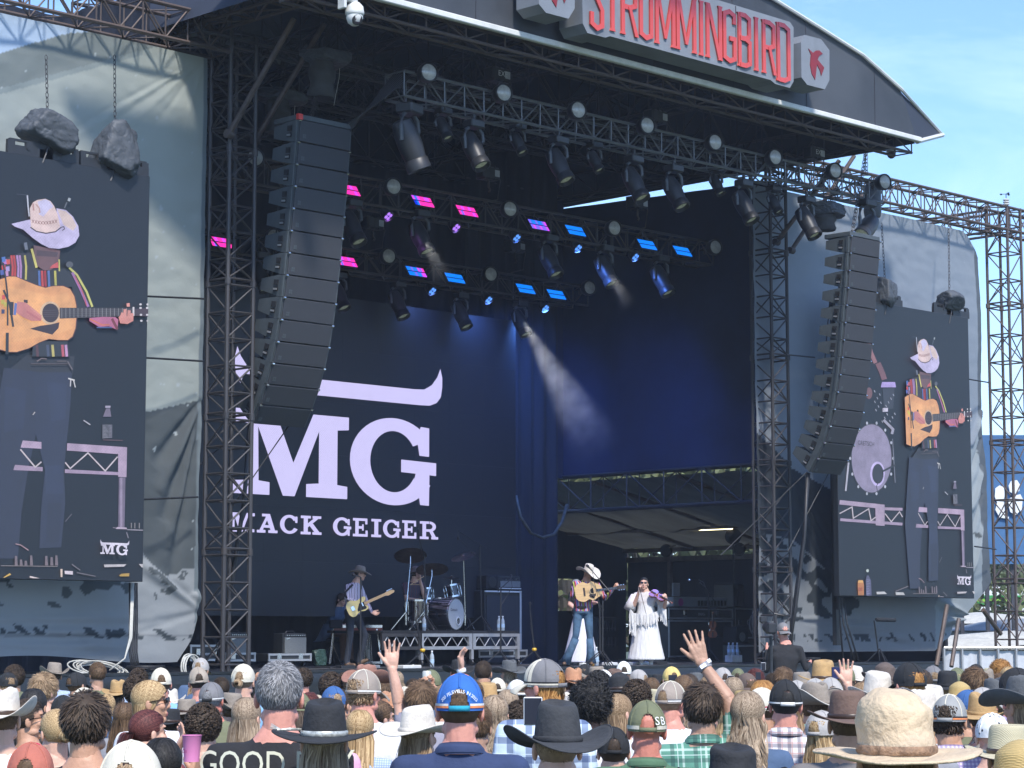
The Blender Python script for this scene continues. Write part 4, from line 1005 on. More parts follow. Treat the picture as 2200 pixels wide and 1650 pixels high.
for v0,v1,m in((1262,1280,Mw),(1280,1288,mat('green_paint',(.03,.30,.06),.5)),(1288,1294,mat('lime_paint',(.25,.5,.05),.5)),(1294,1300,mat('green_paint',(.03,.3,.06),.5)),(1300,1312,Mw)):
 a,b=at(2000,v0,85),at(2400,v1,85);q=MB();d=(b-a);d.z=0;L=d.length;an=math.atan2(d.y,d.x);local_box(q,(a.x,a.y,0),an,(L/2,0,(a.z+b.z)/2),(L,2 if m is Mw else 2.06,abs(a.z-b.z)));q.build('canopy_band',m,can)
for u in(2157,2240):p=at(u,1300,85);q=MB();q.box((p.x,p.y,p.z/2),(.6,.6,p.z));q.build('canopy_post',mat('green_post',(.02,.16,.06),.5),can)
for u,v,D,w,h,lab,m in((2105,1340,70,4,1.4,'white peaked tent roof in the loading yard',M_cream),(2170,1385,58,5,1.3,'white shed panel behind the barrier at the far right',M_cream),(2060,1395,56,3,1.2,'white tarpaulin stack behind the crowd barrier',M_cream),(2190,1355,66,4,1.2,'grey service truck box in the loading yard',M_grey)):
 p=at(u,v,D);r=thing('yard_shed',lab,'shed',(p.x,p.y,0));R_=Matrix.Rotation(-PI/4,3,'Z')
 q=MB();q.box((p.x,p.y,p.z-h/2),(w,2.4,h),rot=R_,bev=.05);q.build('panel',m,r)
 q=MB();q.rings([[tuple(Vector((p.x,p.y,p.z))+R_@Vector((sx*w/2*f,sy*1.25*f,zz)))for sx,sy in((-1,-1),(1,-1),(1,1),(-1,1))]for f,zz in((1.04,0),(.5,.25),(.05,.35))]);q.build('roof',m,r)
 q=MB();
 for sx in(-.3,.3):q.box(Vector((p.x,p.y,(p.z-h)/2))+R_@Vector((sx*w,0,0)),(.15,2.0,max(.1,p.z-h)),rot=R_)
 q.build('legs',M_trussD,r)
bar=thing('crowd_barrier','grey tube barrier with white sheeting to the right of the stage','barrier',(42.5,28,1))
a,b=at(2028,1392,46),at(2260,1392,46)
for dz in(0,-.55):q=MB();q.tube([a+Vector((0,0,dz)),b+Vector((0,0,dz))],.035,6);q.build('rail',M_alu,bar)
for k in range(7):p=a.lerp(b,k/6);q=MB();q.tube([p,(p.x,p.y,0)],.03,6);q.build('upright',M_alu,bar)
q=MB();d=b-a;n=40
for i in range(n+1):
 p=a+d*(i/n)
 for zz in(p.z-.06,.1):q.v.append((p.x+.05+.06*noise.noise(Vector((i*.5,zz,0))),p.y+.05+.06*noise.noise(Vector((i*.6,zz,3))),zz))
for i in range(n):k=i*2;q.f.append((k,k+2,k+3,k+1));q.m.append(0)
q.build('sheeting',mat('white_sheeting',(.5,.52,.56),.7,var=.1,bump=.5,bscale=2),bar,smooth=2)
for u0,v0,u1,v1,lab in((2012,1430,2035,1300,'steep brown prop tube left of the barrier'),(2044,1432,2060,1330,'second brown prop tube by the barrier'),(2112,1310,2150,1362,'grey prop tube leaning behind the far tower')):
 q=MB();q.tube([at(u0,v0,44),at(u1,v1,44.5)],.045,8);tag(q.build('prop_tube',M_rust,smooth=40),lab,'prop tube')
# lighting trusses
YF1,YF2,YF3=26.2,29.6,32.5
def ltruss(u0,u1,vt0,vb0,Y,lab,vb1=None,m=M_lt,x0=None):
 a=onY(u0,vb0,Y);b=onY(u1,vb1,Y);zt_=onY(u0,vt0,Y).z;zb_=(a.z+b.z)/2
 xa=a.x if x0 is None else x0
 r=thing('lighting_truss',lab,'lighting truss',((xa+b.x)/2,Y,zb_),group='lighting trusses hung over the stage')
 truss(r,(xa,Y+.22,(zb_+zt_)/2),(b.x,Y+.22,(zb_+zt_)/2),.44,zt_-zb_,.44,m,rc=.026,rb=.013);return r
T1=ltruss(868,1896,152,206,YF1,'front lighting truss with round house lights along its top',436)
T2=ltruss(735,1532,372,436,YF2,'middle lighting truss carrying pink and blue LED panels',563,m=M_truss,x0=22.4)
T3=ltruss(735,1263,533,580,YF3,'rear lighting truss just over the logo screen',655,m=M_truss,x0=23.6)
q=MB()
for k in range(9):
 p=onY(868,172,YF1)+Vector((.1,.1+k*.02,.03*k));
 q.tube([p+Vector((1.0,0,.05)),p+Vector((.35,.1,.28-.03*k)),p,p+Vector((-.5,.5,-.55-.05*k)),p+Vector((-.9,1.4+.05*k,-1.05))],.014,5)
tag(q.build('cable_loom',M_cable,smooth=2),'bundle of black cables drooping off the left end of the front lighting truss','cable bundle')
q=MB()
rr=random.Random(11)
for k in range(16):
 x=24.5+k*.74;z=onY(868,180,YF1).z+rr.uniform(-.08,.12);q.tube([(x,YF1+.2,z),(x+.35,YF1+.25,z-rr.uniform(.05,.14)),(x+.8,YF1+.2,z+.03)],.016,5)
tag(q.build('truss_cables',M_cable,smooth=2),'black cables lying along inside the front lighting truss','cable bundle')
# lamps
M_lensg=mat('lens_glow',(.22,.24,.20),.1,0,var=.6,scale=30,emit=(.5,.6,.42),estr=.08)
def bowl_light():
 r=thing('house_light','x','stage light')
 q=MB();q.lathe([(.03,-.17),(.10,-.15),(.15,-.07),(.165,.03),(.16,.09),(.145,.10),(.14,.075)],(0,0,0),(0,-1,0),22);q.build('bowl',M_blk,r,smooth=50,world=False)
 q=MB();q.lathe([(.0,.105),(.06,.10),(.115,.085),(.14,.07)],(0,0,0),(0,-1,0),22);q.build('lens',M_lens,r,smooth=60,world=False)
 q=MB();q.tube([(-.17,.02,.0),(-.19,.1,.0),(-.15,.28,-.02),(.15,.28,-.02),(.19,.1,0),(.17,.02,0)],.012,5);q.lathe([(.035,-.05),(.035,.05)],(0,.3,-.04),(0,0,1),8);q.build('bracket',M_truss,r,world=False)
 return r
def mover(covered=False,s=1.0,small=False,ax=(.05,-.5,-.86)):
 r=thing('moving_head','x','stage light')
 d=Vector(ax).normalized();q=MB();q.box((0,0,-.04),(.30,.24,.13),bev=.02);q.lathe([(.03,0),(.03,.12)],(0,0,0),n=8);q.build('base',M_blk,r,world=False)
 L=.36 if small else .46
 for sx in(-1,1):q=MB();q.tube([(sx*.10,0,-.10),(sx*.19,0,-.16),(sx*.205,0,-.30),(sx*.19,0,-L)],[.028,.03,.034,.03],8);q.build('yoke_arm',mat('yoke_grey',(.06,.066,.075),.45,var=.1),r,smooth=60,world=False)
 c=Vector((0,0,-L));n=.22 if small else .30
 q=MB();k=.75 if small else 1
 q.lathe([(.08*k,-n),(.13*k,-n+.03),(.155*k,-.1),(.155*k,.05),(.135*k,n*.7),(.15*k,n*.75),(.155*k,n+.05),(.135*k,n+.06),(.125*k,n-.02)],c,d,16);q.build('head',M_blk,r,smooth=50,world=False)
 q=MB();q.lathe([(0,n+.02),(.07*k,n+.015),(.12*k,n-.01)],c,d,14);q.build('lens',M_lensg,r,smooth=60,world=False)
 return r
def par_light(col):
 r=thing('par_light','x','stage light');d=Vector((.05,-.75,-.65)).normalized()
 q=MB();q.lathe([(.05,-.16),(.09,-.12),(.105,0),(.11,.05),(.10,.05),(.095,.03)],(0,0,0),d,16);q.build('can',M_blk,r,smooth=50,world=False)
 q=MB();a=d.cross(Vector((1,0,0))).normalized();b=d.cross(a)
 for k in range(4):t=k*PI/2+.4;q.lathe([(0,.045),(.034,.04)],(a*math.cos(t)+b*math.sin(t))*.05,d,10)
 q.build('led_cluster',emat('par_glow_%s'%col[0],col[1],1.0),r,world=False)
 q=MB();q.tube([(-.12,0,0),(-.12,.02,.16),(.12,.02,.16),(.12,0,0)],.012,5);q.build('bracket',M_truss,r,world=False);return r
def led_panel(mix):
 r=thing('led_panel','x','stage light');R_=Matrix.Rotation(math.radians(-34),3,'X')
 q=MB();q.box((0,.03,0),(.50,.06,.26),rot=R_,bev=.01);q.build('housing',M_matt,r,world=False)
 for j,z in((0,.062),(1,-.062)):
  q=MB()
  for i in range(8):
   c=R_@Vector((-.2+i*.0575,-.006,z));q.box(c,(.055,.008,.095),mi=mix[j][i],rot=R_)
  q.build('cell_strip',[emat('cell_pink',(1,.03,.42),.8),emat('cell_magenta',(.62,.06,.9),.8),emat('cell_violet',(.16,.11,.9),.9),emat('cell_blue',(.0,.17,.9),.9),emat('cell_deep',(.0,.02,.7),.7)],r,world=False)
 q=MB();q.tube([(0,0,.12),(0,.08,.2)],.02,6);q.build('clamp',M_truss,r,world=False);return r
def place(proto,used,p,lab,group,rz=0,s=1):
 o=proto if not used else copy_tree(proto)
 o.location=p;o.rotation_euler=(0,0,rz);o.scale=(s,s,s);o['label']=lab;o['group']=group;return o
hl=bowl_light();used=False
ordn=['first','second','third','fourth','fifth','sixth','seventh','eighth']
for k,(u,v)in enumerate(((917,157),(1078,201),(1238,238),(1386,271),(1532,307),(1661,339),(1790,368),(1896,392))):
 place(hl,used,onY(u,v,YF1-.12),'round house light on top of the front lighting truss, %s from its left end'%ordn[k],'round house lights',rz=-.25);used=True
for k,(u,v)in enumerate(((842,402),(1092,450),(1316,491),(1533,532))):
 place(hl,used,onY(u,v,YF2-.12),'round house light on the middle truss among the LED panels, %s from its left'%ordn[k],'round house lights',rz=-.25)
for k,(u,v)in enumerate(((586,510),(832,551),(1051,590),(1263,619))):
 place(hl,used,onY(u,v,YF3-.12),'pale round house light on the rear truss over the logo screen, %s from its left'%ordn[k],'round house lights',rz=-.25)
place(hl,used,onY(545,340,28.9),'lone round house light showing between the left tower and the speaker hang','round house lights',rz=-.25)
mv=mover();used=False
for k,(u,v)in enumerate(((1018,262),(1200,297),(1362,338),(1448,358),(1598,390),(1733,425))):
 place(mv,used,onY(u,v,YF1),'black moving head hanging under the front truss, %s of the row'%ordn[k],'moving heads');used=True
for k,(u,v)in enumerate(((757,432),(903,455),(1180,508),(1300,530),(1420,552))):
 place(mv,True,onY(u,v,YF2),'moving head hanging under the middle truss, %s of the row'%ordn[k],'moving heads')
for k,(u,v)in enumerate(((560,545),(728,588),(855,608),(990,632),(1118,650))):
 place(mv,True,onY(u,v,YF3),'moving head hanging under the rear truss, %s of the row'%ordn[k],'moving heads',s=.9)
big=mover(ax=(.3,-.25,-.95));place(big,False,onY(880,228,YF1+.1),'large moving head at the left end of the front truss pointing straight down','moving heads',rz=.3,s=1.3)
turn=mover(ax=(-.8,-.2,-.55));place(turn,False,onY(1862,432,YF1),'moving head at the right end of the front truss turned to the left','moving heads',s=1.15)
sm=mover(small=True);used=False
for k,(u,v)in enumerate(((952,235),(1112,268),(1277,308),(1538,360),(1662,402))):
 place(sm,used,onY(u,v,YF1+.35),'small stubby moving head behind the front truss, %s of the row'%ordn[k],'small moving heads',s=.85);used=True
pk=[(0,0,1,0,0,1,0,0),(0,2,0,0,0,0,1,0)];pk2=[(1,3,1,0,0,1,1,0),(4,3,0,0,0,0,0,0)];vio=[(2,3,3,2,3,3,2,1),(2,1,2,2,1,2,2,1)];blu=[(3,)*8,(3,)*8];mx_=[(3,3,2,3,3,1,2,0),(3,3,3,2,3,3,1,1)]
protos={}
for(u,v,Y,mixn,lab)in((748,408,YF2,pk,'pink LED panel half hidden behind the left speaker hang on the middle truss'),(908,433,YF2,pk2,'magenta LED panel with a blue corner on the middle truss'),(1003,454,YF2,pk,'pink LED panel on the middle truss, right of the magenta one'),(1157,484,YF2,vio,'violet blue LED panel at the centre of the middle truss'),(1236,496,YF2,blu,'first cyan blue LED panel right of the violet one'),(1390,526,YF2,blu,'cyan blue LED panel second from the right end of the middle truss'),(1466,540,YF2,blu,'cyan blue LED panel at the right end of the middle truss'),(474,521,YF3,pk,'pink LED panel glowing behind the lattice of the left tower'),(744,562,YF3,pk,'pink LED panel beside the speaker hang on the rear truss'),(894,584,YF3,mx_,'blue LED panel with a pink edge on the rear truss'),(977,598,YF3,blu,'cyan blue LED panel third from the right on the rear truss'),(1129,621,YF3,blu,'cyan blue LED panel second from the right on the rear truss'),(1195,633,YF3,blu,'rightmost cyan blue LED panel of the rear truss')):
 key=str(mixn);o=place(protos[key],True,onY(u,v,Y-.1),lab,'glowing LED panels')if key in protos else place(led_panel(mixn),False,onY(u,v,Y-.1),lab,'glowing LED panels')
 protos.setdefault(key,o)
pv,pb=par_light(('violet',(.35,.15,.8))),par_light(('blue',(.08,.25,.8)));uv=ub=False
for(u,v,Y,c,lab)in((832,462,YF2,'v','violet four-cell par light under the middle truss'),(978,487,YF2,'w','second violet par light under the middle truss beside a moving head'),(1108,509,YF2,'b','blue par light under the middle truss, first from the left'),(1240,531,YF2,'b','blue par light under the middle truss, second from the left'),(1363,550,YF2,'b','blue par light under the middle truss, third from the left'),(927,623,YF3,'b','blue par light under the rear truss, first from the left'),(1048,642,YF3,'b','blue par light under the rear truss, second from the left'),(1170,660,YF3,'b','blue par light under the rear truss, third from the left')):
 if c=='b':place(pb,ub,onY(u,v,Y),lab,'par lights');ub=True
 else:place(pv,uv,onY(u,v,Y),lab,'par lights');uv=True
def hoist(u,v,Y,utop,vtop,lab,text=None,s=1):
 p=onY(u,v,Y);r=thing('chain_hoist',lab,'chain hoist',p,group='bare chain hoists over the trusses')
 q=MB();q.box(p,(.42*s,.24,.24*s),bev=.03);
 for f in(-.17,-.05,.07):q.box(p+Vector((f*s,0,0)),(.02,.25,.25*s))
 q.build('motor_body',M_blk,r)
 q=MB();q.box(p+Vector((.12*s,-.126,0)),(.12*s,.01,.12*s));q.build('rating_plate',M_alu,r)
 q=MB();q.tube([p+Vector((.02,0,-.12)),p+Vector((.02,0,-.25)),p+Vector((.06,0,-.3)),p+Vector((.03,0,-.34))],.02,6);q.tube([p+Vector((.2,0,.1)),p+Vector((.32,0,-.1)),p+Vector((.25,0,-.45)),p+Vector((-.1,0,-.55))],.014,6);q.build('hook_and_cable',M_truss,r)
 chain(r,p+Vector((0,0,.12)),onY(utop,vtop,Y),r=.02)
 if text:text_obj(text,.13,r,tuple(p+Vector((0,-.14,-.04))),(PI/2,0,0),M_white)
hoist(1068,162,YF1+.2,1062,100,'chain hoist over the second house light of the front truss','EXE')
hoist(1408,252,YF1+.2,1408,200,'chain hoist over the middle of the front truss with a looping cable')
hoist(1748,330,YF1+.2,1748,292,'chain hoist near the right end of the front truss','EXE')
hoist(1048,373,YF2-.3,1048,320,'dark chain hoist hanging over the middle truss left of centre')
hoist(1368,437,YF2,1368,395,'dark chain hoist in front of the navy wall over the middle truss')
hoist(1105,530,YF3,1105,470,'dark chain hoist over the rear truss near the curtain')
hoist(800,480,YF3,800,430,'dark chain hoist over the rear truss beside the speaker hang')
# light beams in stage smoke
def beam(A,B,ra,rb_,dens,watts,lab,col=(1,.97,.9)):
 A,B=Vector(A),Vector(B);d=(B-A);L=d.length
 m=bpy.data.materials.new('stage_smoke');m.use_nodes=True;nt=m.node_tree;nt.nodes.remove(nt.nodes['Principled BSDF'])
 vp=nt.nodes.new('ShaderNodeVolumeScatter');vp.inputs['Color'].default_value=(.9,.93,1,1);vp.inputs['Anisotropy'].default_value=.2
 t=nt.nodes.new('ShaderNodeTexCoord');n1=nt.nodes.new('ShaderNodeTexNoise');n1.inputs['Scale'].default_value=2.6;n1.inputs['Detail'].default_value=4
 s=nt.nodes.new('ShaderNodeSeparateXYZ');nt.links.new(t.outputs['Object'],n1.inputs[0]);nt.links.new(t.outputs['Object'],s.inputs[0])
 mr=nt.nodes.new('ShaderNodeMapRange');mr.interpolation_type='SMOOTHSTEP';mr.inputs[1].default_value=L;mr.inputs[2].default_value=L*.45;mr.inputs[3].default_value=0;mr.inputs[4].default_value=dens;mr2=nt.nodes.new('ShaderNodeMapRange');mr2.inputs[1].default_value=0;mr2.inputs[2].default_value=L*.55;mr2.inputs[3].default_value=.12;mr2.inputs[4].default_value=1;nt.links.new(s.outputs[2],mr2.inputs[0]);nt.links.new(s.outputs[2],mr.inputs[0])
 m2=nt.nodes.new('ShaderNodeMapRange');m2.inputs[1].default_value=.3;m2.inputs[2].default_value=.65;m2.inputs[3].default_value=.15;m2.inputs[4].default_value=1;nt.links.new(n1.outputs[0],m2.inputs[0])
 mu=nt.nodes.new('ShaderNodeMath');mu.operation='MULTIPLY';nt.links.new(mr.outputs[0],mu.inputs[0]);nt.links.new(m2.outputs[0],mu.inputs[1]);mu2=nt.nodes.new('ShaderNodeMath');mu2.operation='MULTIPLY';nt.links.new(mu.outputs[0],mu2.inputs[0]);nt.links.new(mr2.outputs[0],mu2.inputs[1]);nt.links.new(mu2.outputs[0],vp.inputs['Density'])
 def mth(op,a_,b_=None):
  x=nt.nodes.new('ShaderNodeMath');x.operation=op
  for i_,y in enumerate((a_,b_)):
   if y is None:continue
   if isinstance(y,float):x.inputs[i_].default_value=y
   else:nt.links.new(y,x.inputs[i_])
  return x.outputs[0]
 rad=mth('SQRT',mth('ADD',mth('MULTIPLY',s.outputs[0],s.outputs[0]),mth('MULTIPLY',s.outputs[1],s.outputs[1])))
 edge=mth('DIVIDE',rad,mth('ADD',mth('MULTIPLY',s.outputs[2],(rb_-ra)/L),ra));m4=nt.nodes.new('ShaderNodeMapRange');m4.interpolation_type='SMOOTHSTEP';nt.links.new(edge,m4.inputs[0]);m4.inputs[1].default_value=1.0;m4.inputs[2].default_value=.35;m4.inputs[3].default_value=0;m4.inputs[4].default_value=1
 nt.links.new(mth('MULTIPLY',mu2.outputs[0],m4.outputs[0]),vp.inputs['Density'])
 nt.links.new(vp.outputs[0],nt.nodes['Material Output'].inputs['Volume'])
 q=MB();q.lathe([(ra,.02),(rb_*.6+ra*.4,L*.6),(rb_,L)],n=24);o=q.build('smoke_beam',m,smooth=2)
 o.location=A;o.rotation_mode='QUATERNION';o.rotation_quaternion=Vector((0,0,1)).rotation_difference(d.normalized());tag(o,lab,'smoke',kind='stuff')
 l_=bpy.data.lights.new('stage_spot','SPOT');l_.energy=watts;l_.color=col;l_.spot_size=2*math.atan2(rb_,L)*1.05;l_.spot_blend=.25;l_.shadow_soft_size=.05
 lo=bpy.data.objects.new('stage_spot',l_);COL.objects.link(lo);lo.location=A-d.normalized()*.02;lo.rotation_euler=(-d).to_track_quat('Z','Y').to_euler()
beam(onY(1124,690,YF3-.35),onY(1300,990,YF3-1.5),.10,.74,.9,240,'pale beam of lit smoke falling from the right end of the rear truss')
beam(onY(913,512,YF2-.25),onY(958,610,YF2-.8),.10,.28,.40,40,'faint smoky beam under a moving head of the middle truss')
beam(onY(1308,585,YF2-.25),onY(1358,665,YF2-.7),.10,.26,.40,40,'faint smoky beam before the navy wall under the middle truss')
for(u,v,Y,c,w)in((832,462,YF2,(.6,.2,1),60),(978,487,YF2,(.4,.25,1),60),(1108,509,YF2,(.1,.25,1),120),(1240,531,YF2,(.1,.25,1),420),(1363,550,YF2,(.1,.25,1),300),(927,623,YF3,(.15,.3,1),50),(1048,642,YF3,(.12,.28,1),110),(1170,660,YF3,(.1,.28,1),380)):
 l_=bpy.data.lights.new('par_beam','SPOT');l_.energy=w;l_.color=c;l_.spot_size=2.0;l_.spot_blend=1;l_.shadow_soft_size=.1;lo=bpy.data.objects.new('par_beam',l_);COL.objects.link(lo);lo.location=onY(u,v,Y)+Vector((0,-.08,-.10));lo.rotation_euler=Vector((-.25,-.75 if Y==YF3 else-.35,.65)).to_track_quat('Z','Y').to_euler()
# the two line arrays
ANG=[5,6,6,7,7,7,8,9,11,14,18,23,28,34]
def grille_mat():
 m,nt,b=nodes_of('cabinet_grille');n,l=nt.nodes,nt.links
 b.inputs['Base Color'].default_value=(.036,.038,.046,1);b.inputs['Roughness'].default_value=.7
 t=n.new('ShaderNodeTexCoord');v=n.new('ShaderNodeTexVoronoi');v.inputs['Scale'].default_value=60;l.new(t.outputs['Object'],v.inputs[0])
 bp=n.new('ShaderNodeBump');bp.inputs['Strength'].default_value=.3;bp.inputs['Distance'].default_value=.005;l.new(v.outputs[0],bp.inputs['Height']);l.new(bp.outputs[0],b.inputs['Normal']);return m
M_gr=grille_mat();M_cab=mat('cabinet_paint',(.062,.074,.082),.55,0,var=.15,scale=9);M_cabd=mat('recess_black',(.008,.008,.01),.8,var=0)
def line_array(u,v,lab,W,uc,vc,YA=27.0):
 sF=YA/27;p0=onY(u,v,YA);H=.348*sF;Dp=.60*sF;W*=sF
 r=thing('line_array',lab,'speaker array',(p0.x+W/2,YA+.3,p0.z),group='hanging line arrays either side of the stage')
 P=Vector((p0.x,YA,p0.z))
 meshes={}
 for k,a in enumerate(ANG):
  t=math.radians(a);dn=Vector((0,math.sin(t),-math.cos(t)));bk=Vector((0,math.cos(t),math.sin(t)))
  dn.y*=1;R_=Matrix(((1,0,0),(0,bk.y,-dn.y),(0,bk.z,-dn.z)));R4=R_.to_4x4()
  if not meshes:
   q=MB();tz=.085
   side=[(0,-.006),(0,-H+.006),(Dp*.25,-H+.006),(Dp,-H+tz),(Dp,-tz),(Dp*.25,-.006)]
   q.prism(side,(.012,0,0),(0,1,0),(0,0,1),W-.024);meshes['c']=q.mesh('cabinet',[M_cab])
   q=MB();q.box((W/2,-.014,-H/2),(W-.05,.028,H-.02),bev=.006);meshes['g']=q.mesh('grille',[M_gr])
   for x in(0,W):
    s=-1 if x==0 else 1;q=MB()
    q.box((x+s*.012-s*.004,.035,-H/2),(.03,.05,H-.012),mi=0)
    q.box((x+s*.004,.20,-H/2+.045),(.012,.10,.085),mi=1);q.box((x+s*.004,.20,-H/2-.06),(.012,.10,.07),mi=1)
    q.box((x+s*.012,.20,-H/2-.06),(.014,.085,.028),mi=2)
    meshes['h%d'%(x>0)]=q.mesh('handle',[M_cab,M_cabd,M_alu])
   for x in(.02,W-.02):q=MB();q.lathe([(.022,-.02),(.022,.02)],(x,-.02,-.01),(1,0,0),8);meshes['p%d'%(x>.1)]=q.mesh('rigging_pin',[M_chrome])
   q=MB()
   for i in range(2):
    for j in range(2):q.box((.10+i*.035,-.030,-.235-j*.035),(.03,.004,.03))
   meshes['b']=q.mesh('badge',[M_cab])
  o=link_mesh('cabinet',meshes['c'],r);o.matrix_local=Matrix.Translation(P-r.location)@R4
  for nm,key in(('grille','g'),('handle','h0'),('handle','h1'),('rigging_pin','p0'),('rigging_pin','p1'),('badge','b')):
   link_mesh(nm,meshes[key],o)
  P=P+dn*H
 top=Vector((p0.x,YA,p0.z))
 q=MB();q.box(top+Vector((W/2,.3,.045)),(W,.62,.085),bev=.01);q.build('flying_frame',M_cab,r)
 q=MB();q.tube([top+Vector((W/2+.0,.1,.09)),top+Vector((W/2,.3,.14))],.03,6);q.lathe([(.05,-.03),(.05,.03)],top+Vector((W/2-.05,.25,.13)),(1,0,0),10);q.build('shackle',M_chrome,r)
 for dx in(0,.05):chain(r,top+Vector((W/2+dx-.1,.25,.1)),onY(uc+dx*60,vc,YA+.25))
 q=MB();
 for k in range(4):q.tube([top+Vector((.1+k*.3,.55,-1)),top+Vector((.1+k*.3,.75,-2.6)),top+Vector((.1+k*.3,1.1,-4.2))],.012,5)
 q.tube([P+Vector((.05,.1,0)),P+Vector((.0,.15,-1.2)),P+Vector((-.1,.3,-2.5)),P+Vector((-.3,.4,-3.75))],.035,7)
 q.tube([P+Vector((.1,.1,0)),P+Vector((.04,.2,-1.2)),P+Vector((-.08,.34,-2.4)),P+Vector((-.2,.45,-3.75))],.03,7)
 q.build('speaker_cable',M_cable,r,smooth=2)
 q=MB();q.tube([P+Vector((.05,.1,.02)),P+Vector((-1.6,.9,-1.6))],.010,4);q.tube([P+Vector((W,.1,.3)),P+Vector((-.2,.4,-1.5))],.010,4);q.build('guy_line',M_cable,r)
 return r,P
la,PL=line_array(641,256,'left line array of fourteen black speaker cabinets curving back at the bottom',1.08,703,60)
ra,PR=line_array(1826,506,'right line array of fourteen dark cabinets before the bluish cloth',1.0,1858,330,25.7)
q=MB();p=onY(642,254,27);q.box(p+Vector((.0,-.02,.02)),(.09,.06,.09));o=q.build('corner_marker',M_red,la)
def bag(u0,u1,v0,v1,Y,uc,vc,lab):
 a,b=onY(u0,v0,Y),onY(u1,v1,Y);c=(a+b)/2;w=b.x-a.x;h=a.z-b.z
 r=thing('covered_hoist',lab,'chain hoist',c,group='rain-covered hoists over the line arrays')
 q=MB();rg=[]
 for k in range(8):
  z=b.z+h*.74*k/7;rr_=w*(.27+.03*math.sin(k*1.7));rg.append([(c.x-w*.12+rr_*math.cos(t)*(1+.06*math.sin(3*t+k)),c.y+rr_*math.sin(t)*.9,z)for t in[2*PI*i/14 for i in range(14)]])
 q.rings(rg);q.build('chain_bag',mat('chain_bag_cloth',(.045,.045,.045),.9,var=.25,scale=5,bump=.4,bscale=6),r,smooth=60)
 lump((c.x,c.y,a.z-h*.13),w*.42,u0*.3,1.25,.95,.42,rough=.35).build('rain_cover',M_bag,r,smooth=60)
 q=MB();q.tube([(c.x+w*.35,c.y,a.z-h*.2),(c.x+w*.33,c.y,a.z-h*.5),(c.x+w*.2,c.y,b.z-h*.1)],.006,4);q.build('tie_cord',M_cream,r)
 for dx in(-.02,.05):chain(r,(c.x+dx,c.y,a.z-h*.1),onY(uc+dx*60,vc,Y))
bag(660,742,100,222,27.25,703,40,'grey rain-covered hoist and chain bag over the left line array')
bag(568,645,186,295,29.0,608,70,'second covered hoist with a tall chain bag behind the left line array')
bag(1752,1806,440,502,26.6,1790,400,'covered hoist hidden behind the right end of the front truss')
q=MB();a=onY(1876,400,27.0);b=onY(1905,470,27.0);q.lathe([(.16,0),(.18,.1),(.18,a.z-b.z),(.15,a.z-b.z+.05)],(a.x+.1,27.1,b.z),n=14)
tag(q.build('chain_bag',M_bag,smooth=50),'tall black chain bag hanging behind the last house light of the front truss','chain bag',kind=None)
for dx in(-.05,.05):
 pass
r=thing('hoist_chain','pair of blue chains hanging from the roof edge at the right','chain',onY(1860,330,27.1))
for dx in(-.035,.035):chain(r,onY(1860,375,27.1)+Vector((dx,0,0)),onY(1860,318,27.1)+Vector((dx,0,0)),r=.022)
def dome_cam(u,v,Y,s,lab,dark=False):
 p=onY(u,v,Y);r=thing('security_camera',lab,'security camera',p,group='dome cameras on the roof')
 q=MB();q.box(p+Vector((-.22*s,.02,.12*s)),(.05*s,.16*s,.22*s),bev=.01);q.box(p+Vector((-.1*s,0,.17*s)),(.26*s,.10*s,.08*s),bev=.02);q.build('wall_bracket',M_white,r)
 q=MB();q.lathe([(.0,.15),(.07,.14),(.125,.08),(.14,0),(.14,-.03),(.13,-.045)],p,n=20);q.v=[tuple(p+(Vector(x)-p)*s)for x in q.v];q.build('hood',M_white,r,smooth=50)
 q=MB();q.lathe([(.12,-.045),(.125,-.09),(.10,-.16),(.05,-.2),(0,-.21)],p,n=20);q.v=[tuple(p+(Vector(x)-p)*s)for x in q.v];q.build('ball',M_blk if dark else M_white,r,smooth=60)
 if not dark:
  d=Vector((-.2,-.9,-.35)).normalized();q=MB();q.lathe([(.085*s,.06*s),(.08*s,.10*s),(.06*s,.105*s)],p+Vector((0,0,-.1*s)),d,16);q.build('lens_ring',M_blk,r,smooth=50)
  q=MB();q.lathe([(0,.112*s),(.045*s,.108*s)],p+Vector((0,0,-.1*s)),d,14);q.build('lens',mat('coated_glass',(.10,.06,.09),.08,.3,var=.2),r)
dome_cam(762,26,24.9,1.02,'white security camera hanging at the top left of the roof edge')
dome_cam(1915,325,26.4,.72,'small dome camera under the right corner of the roof',True)
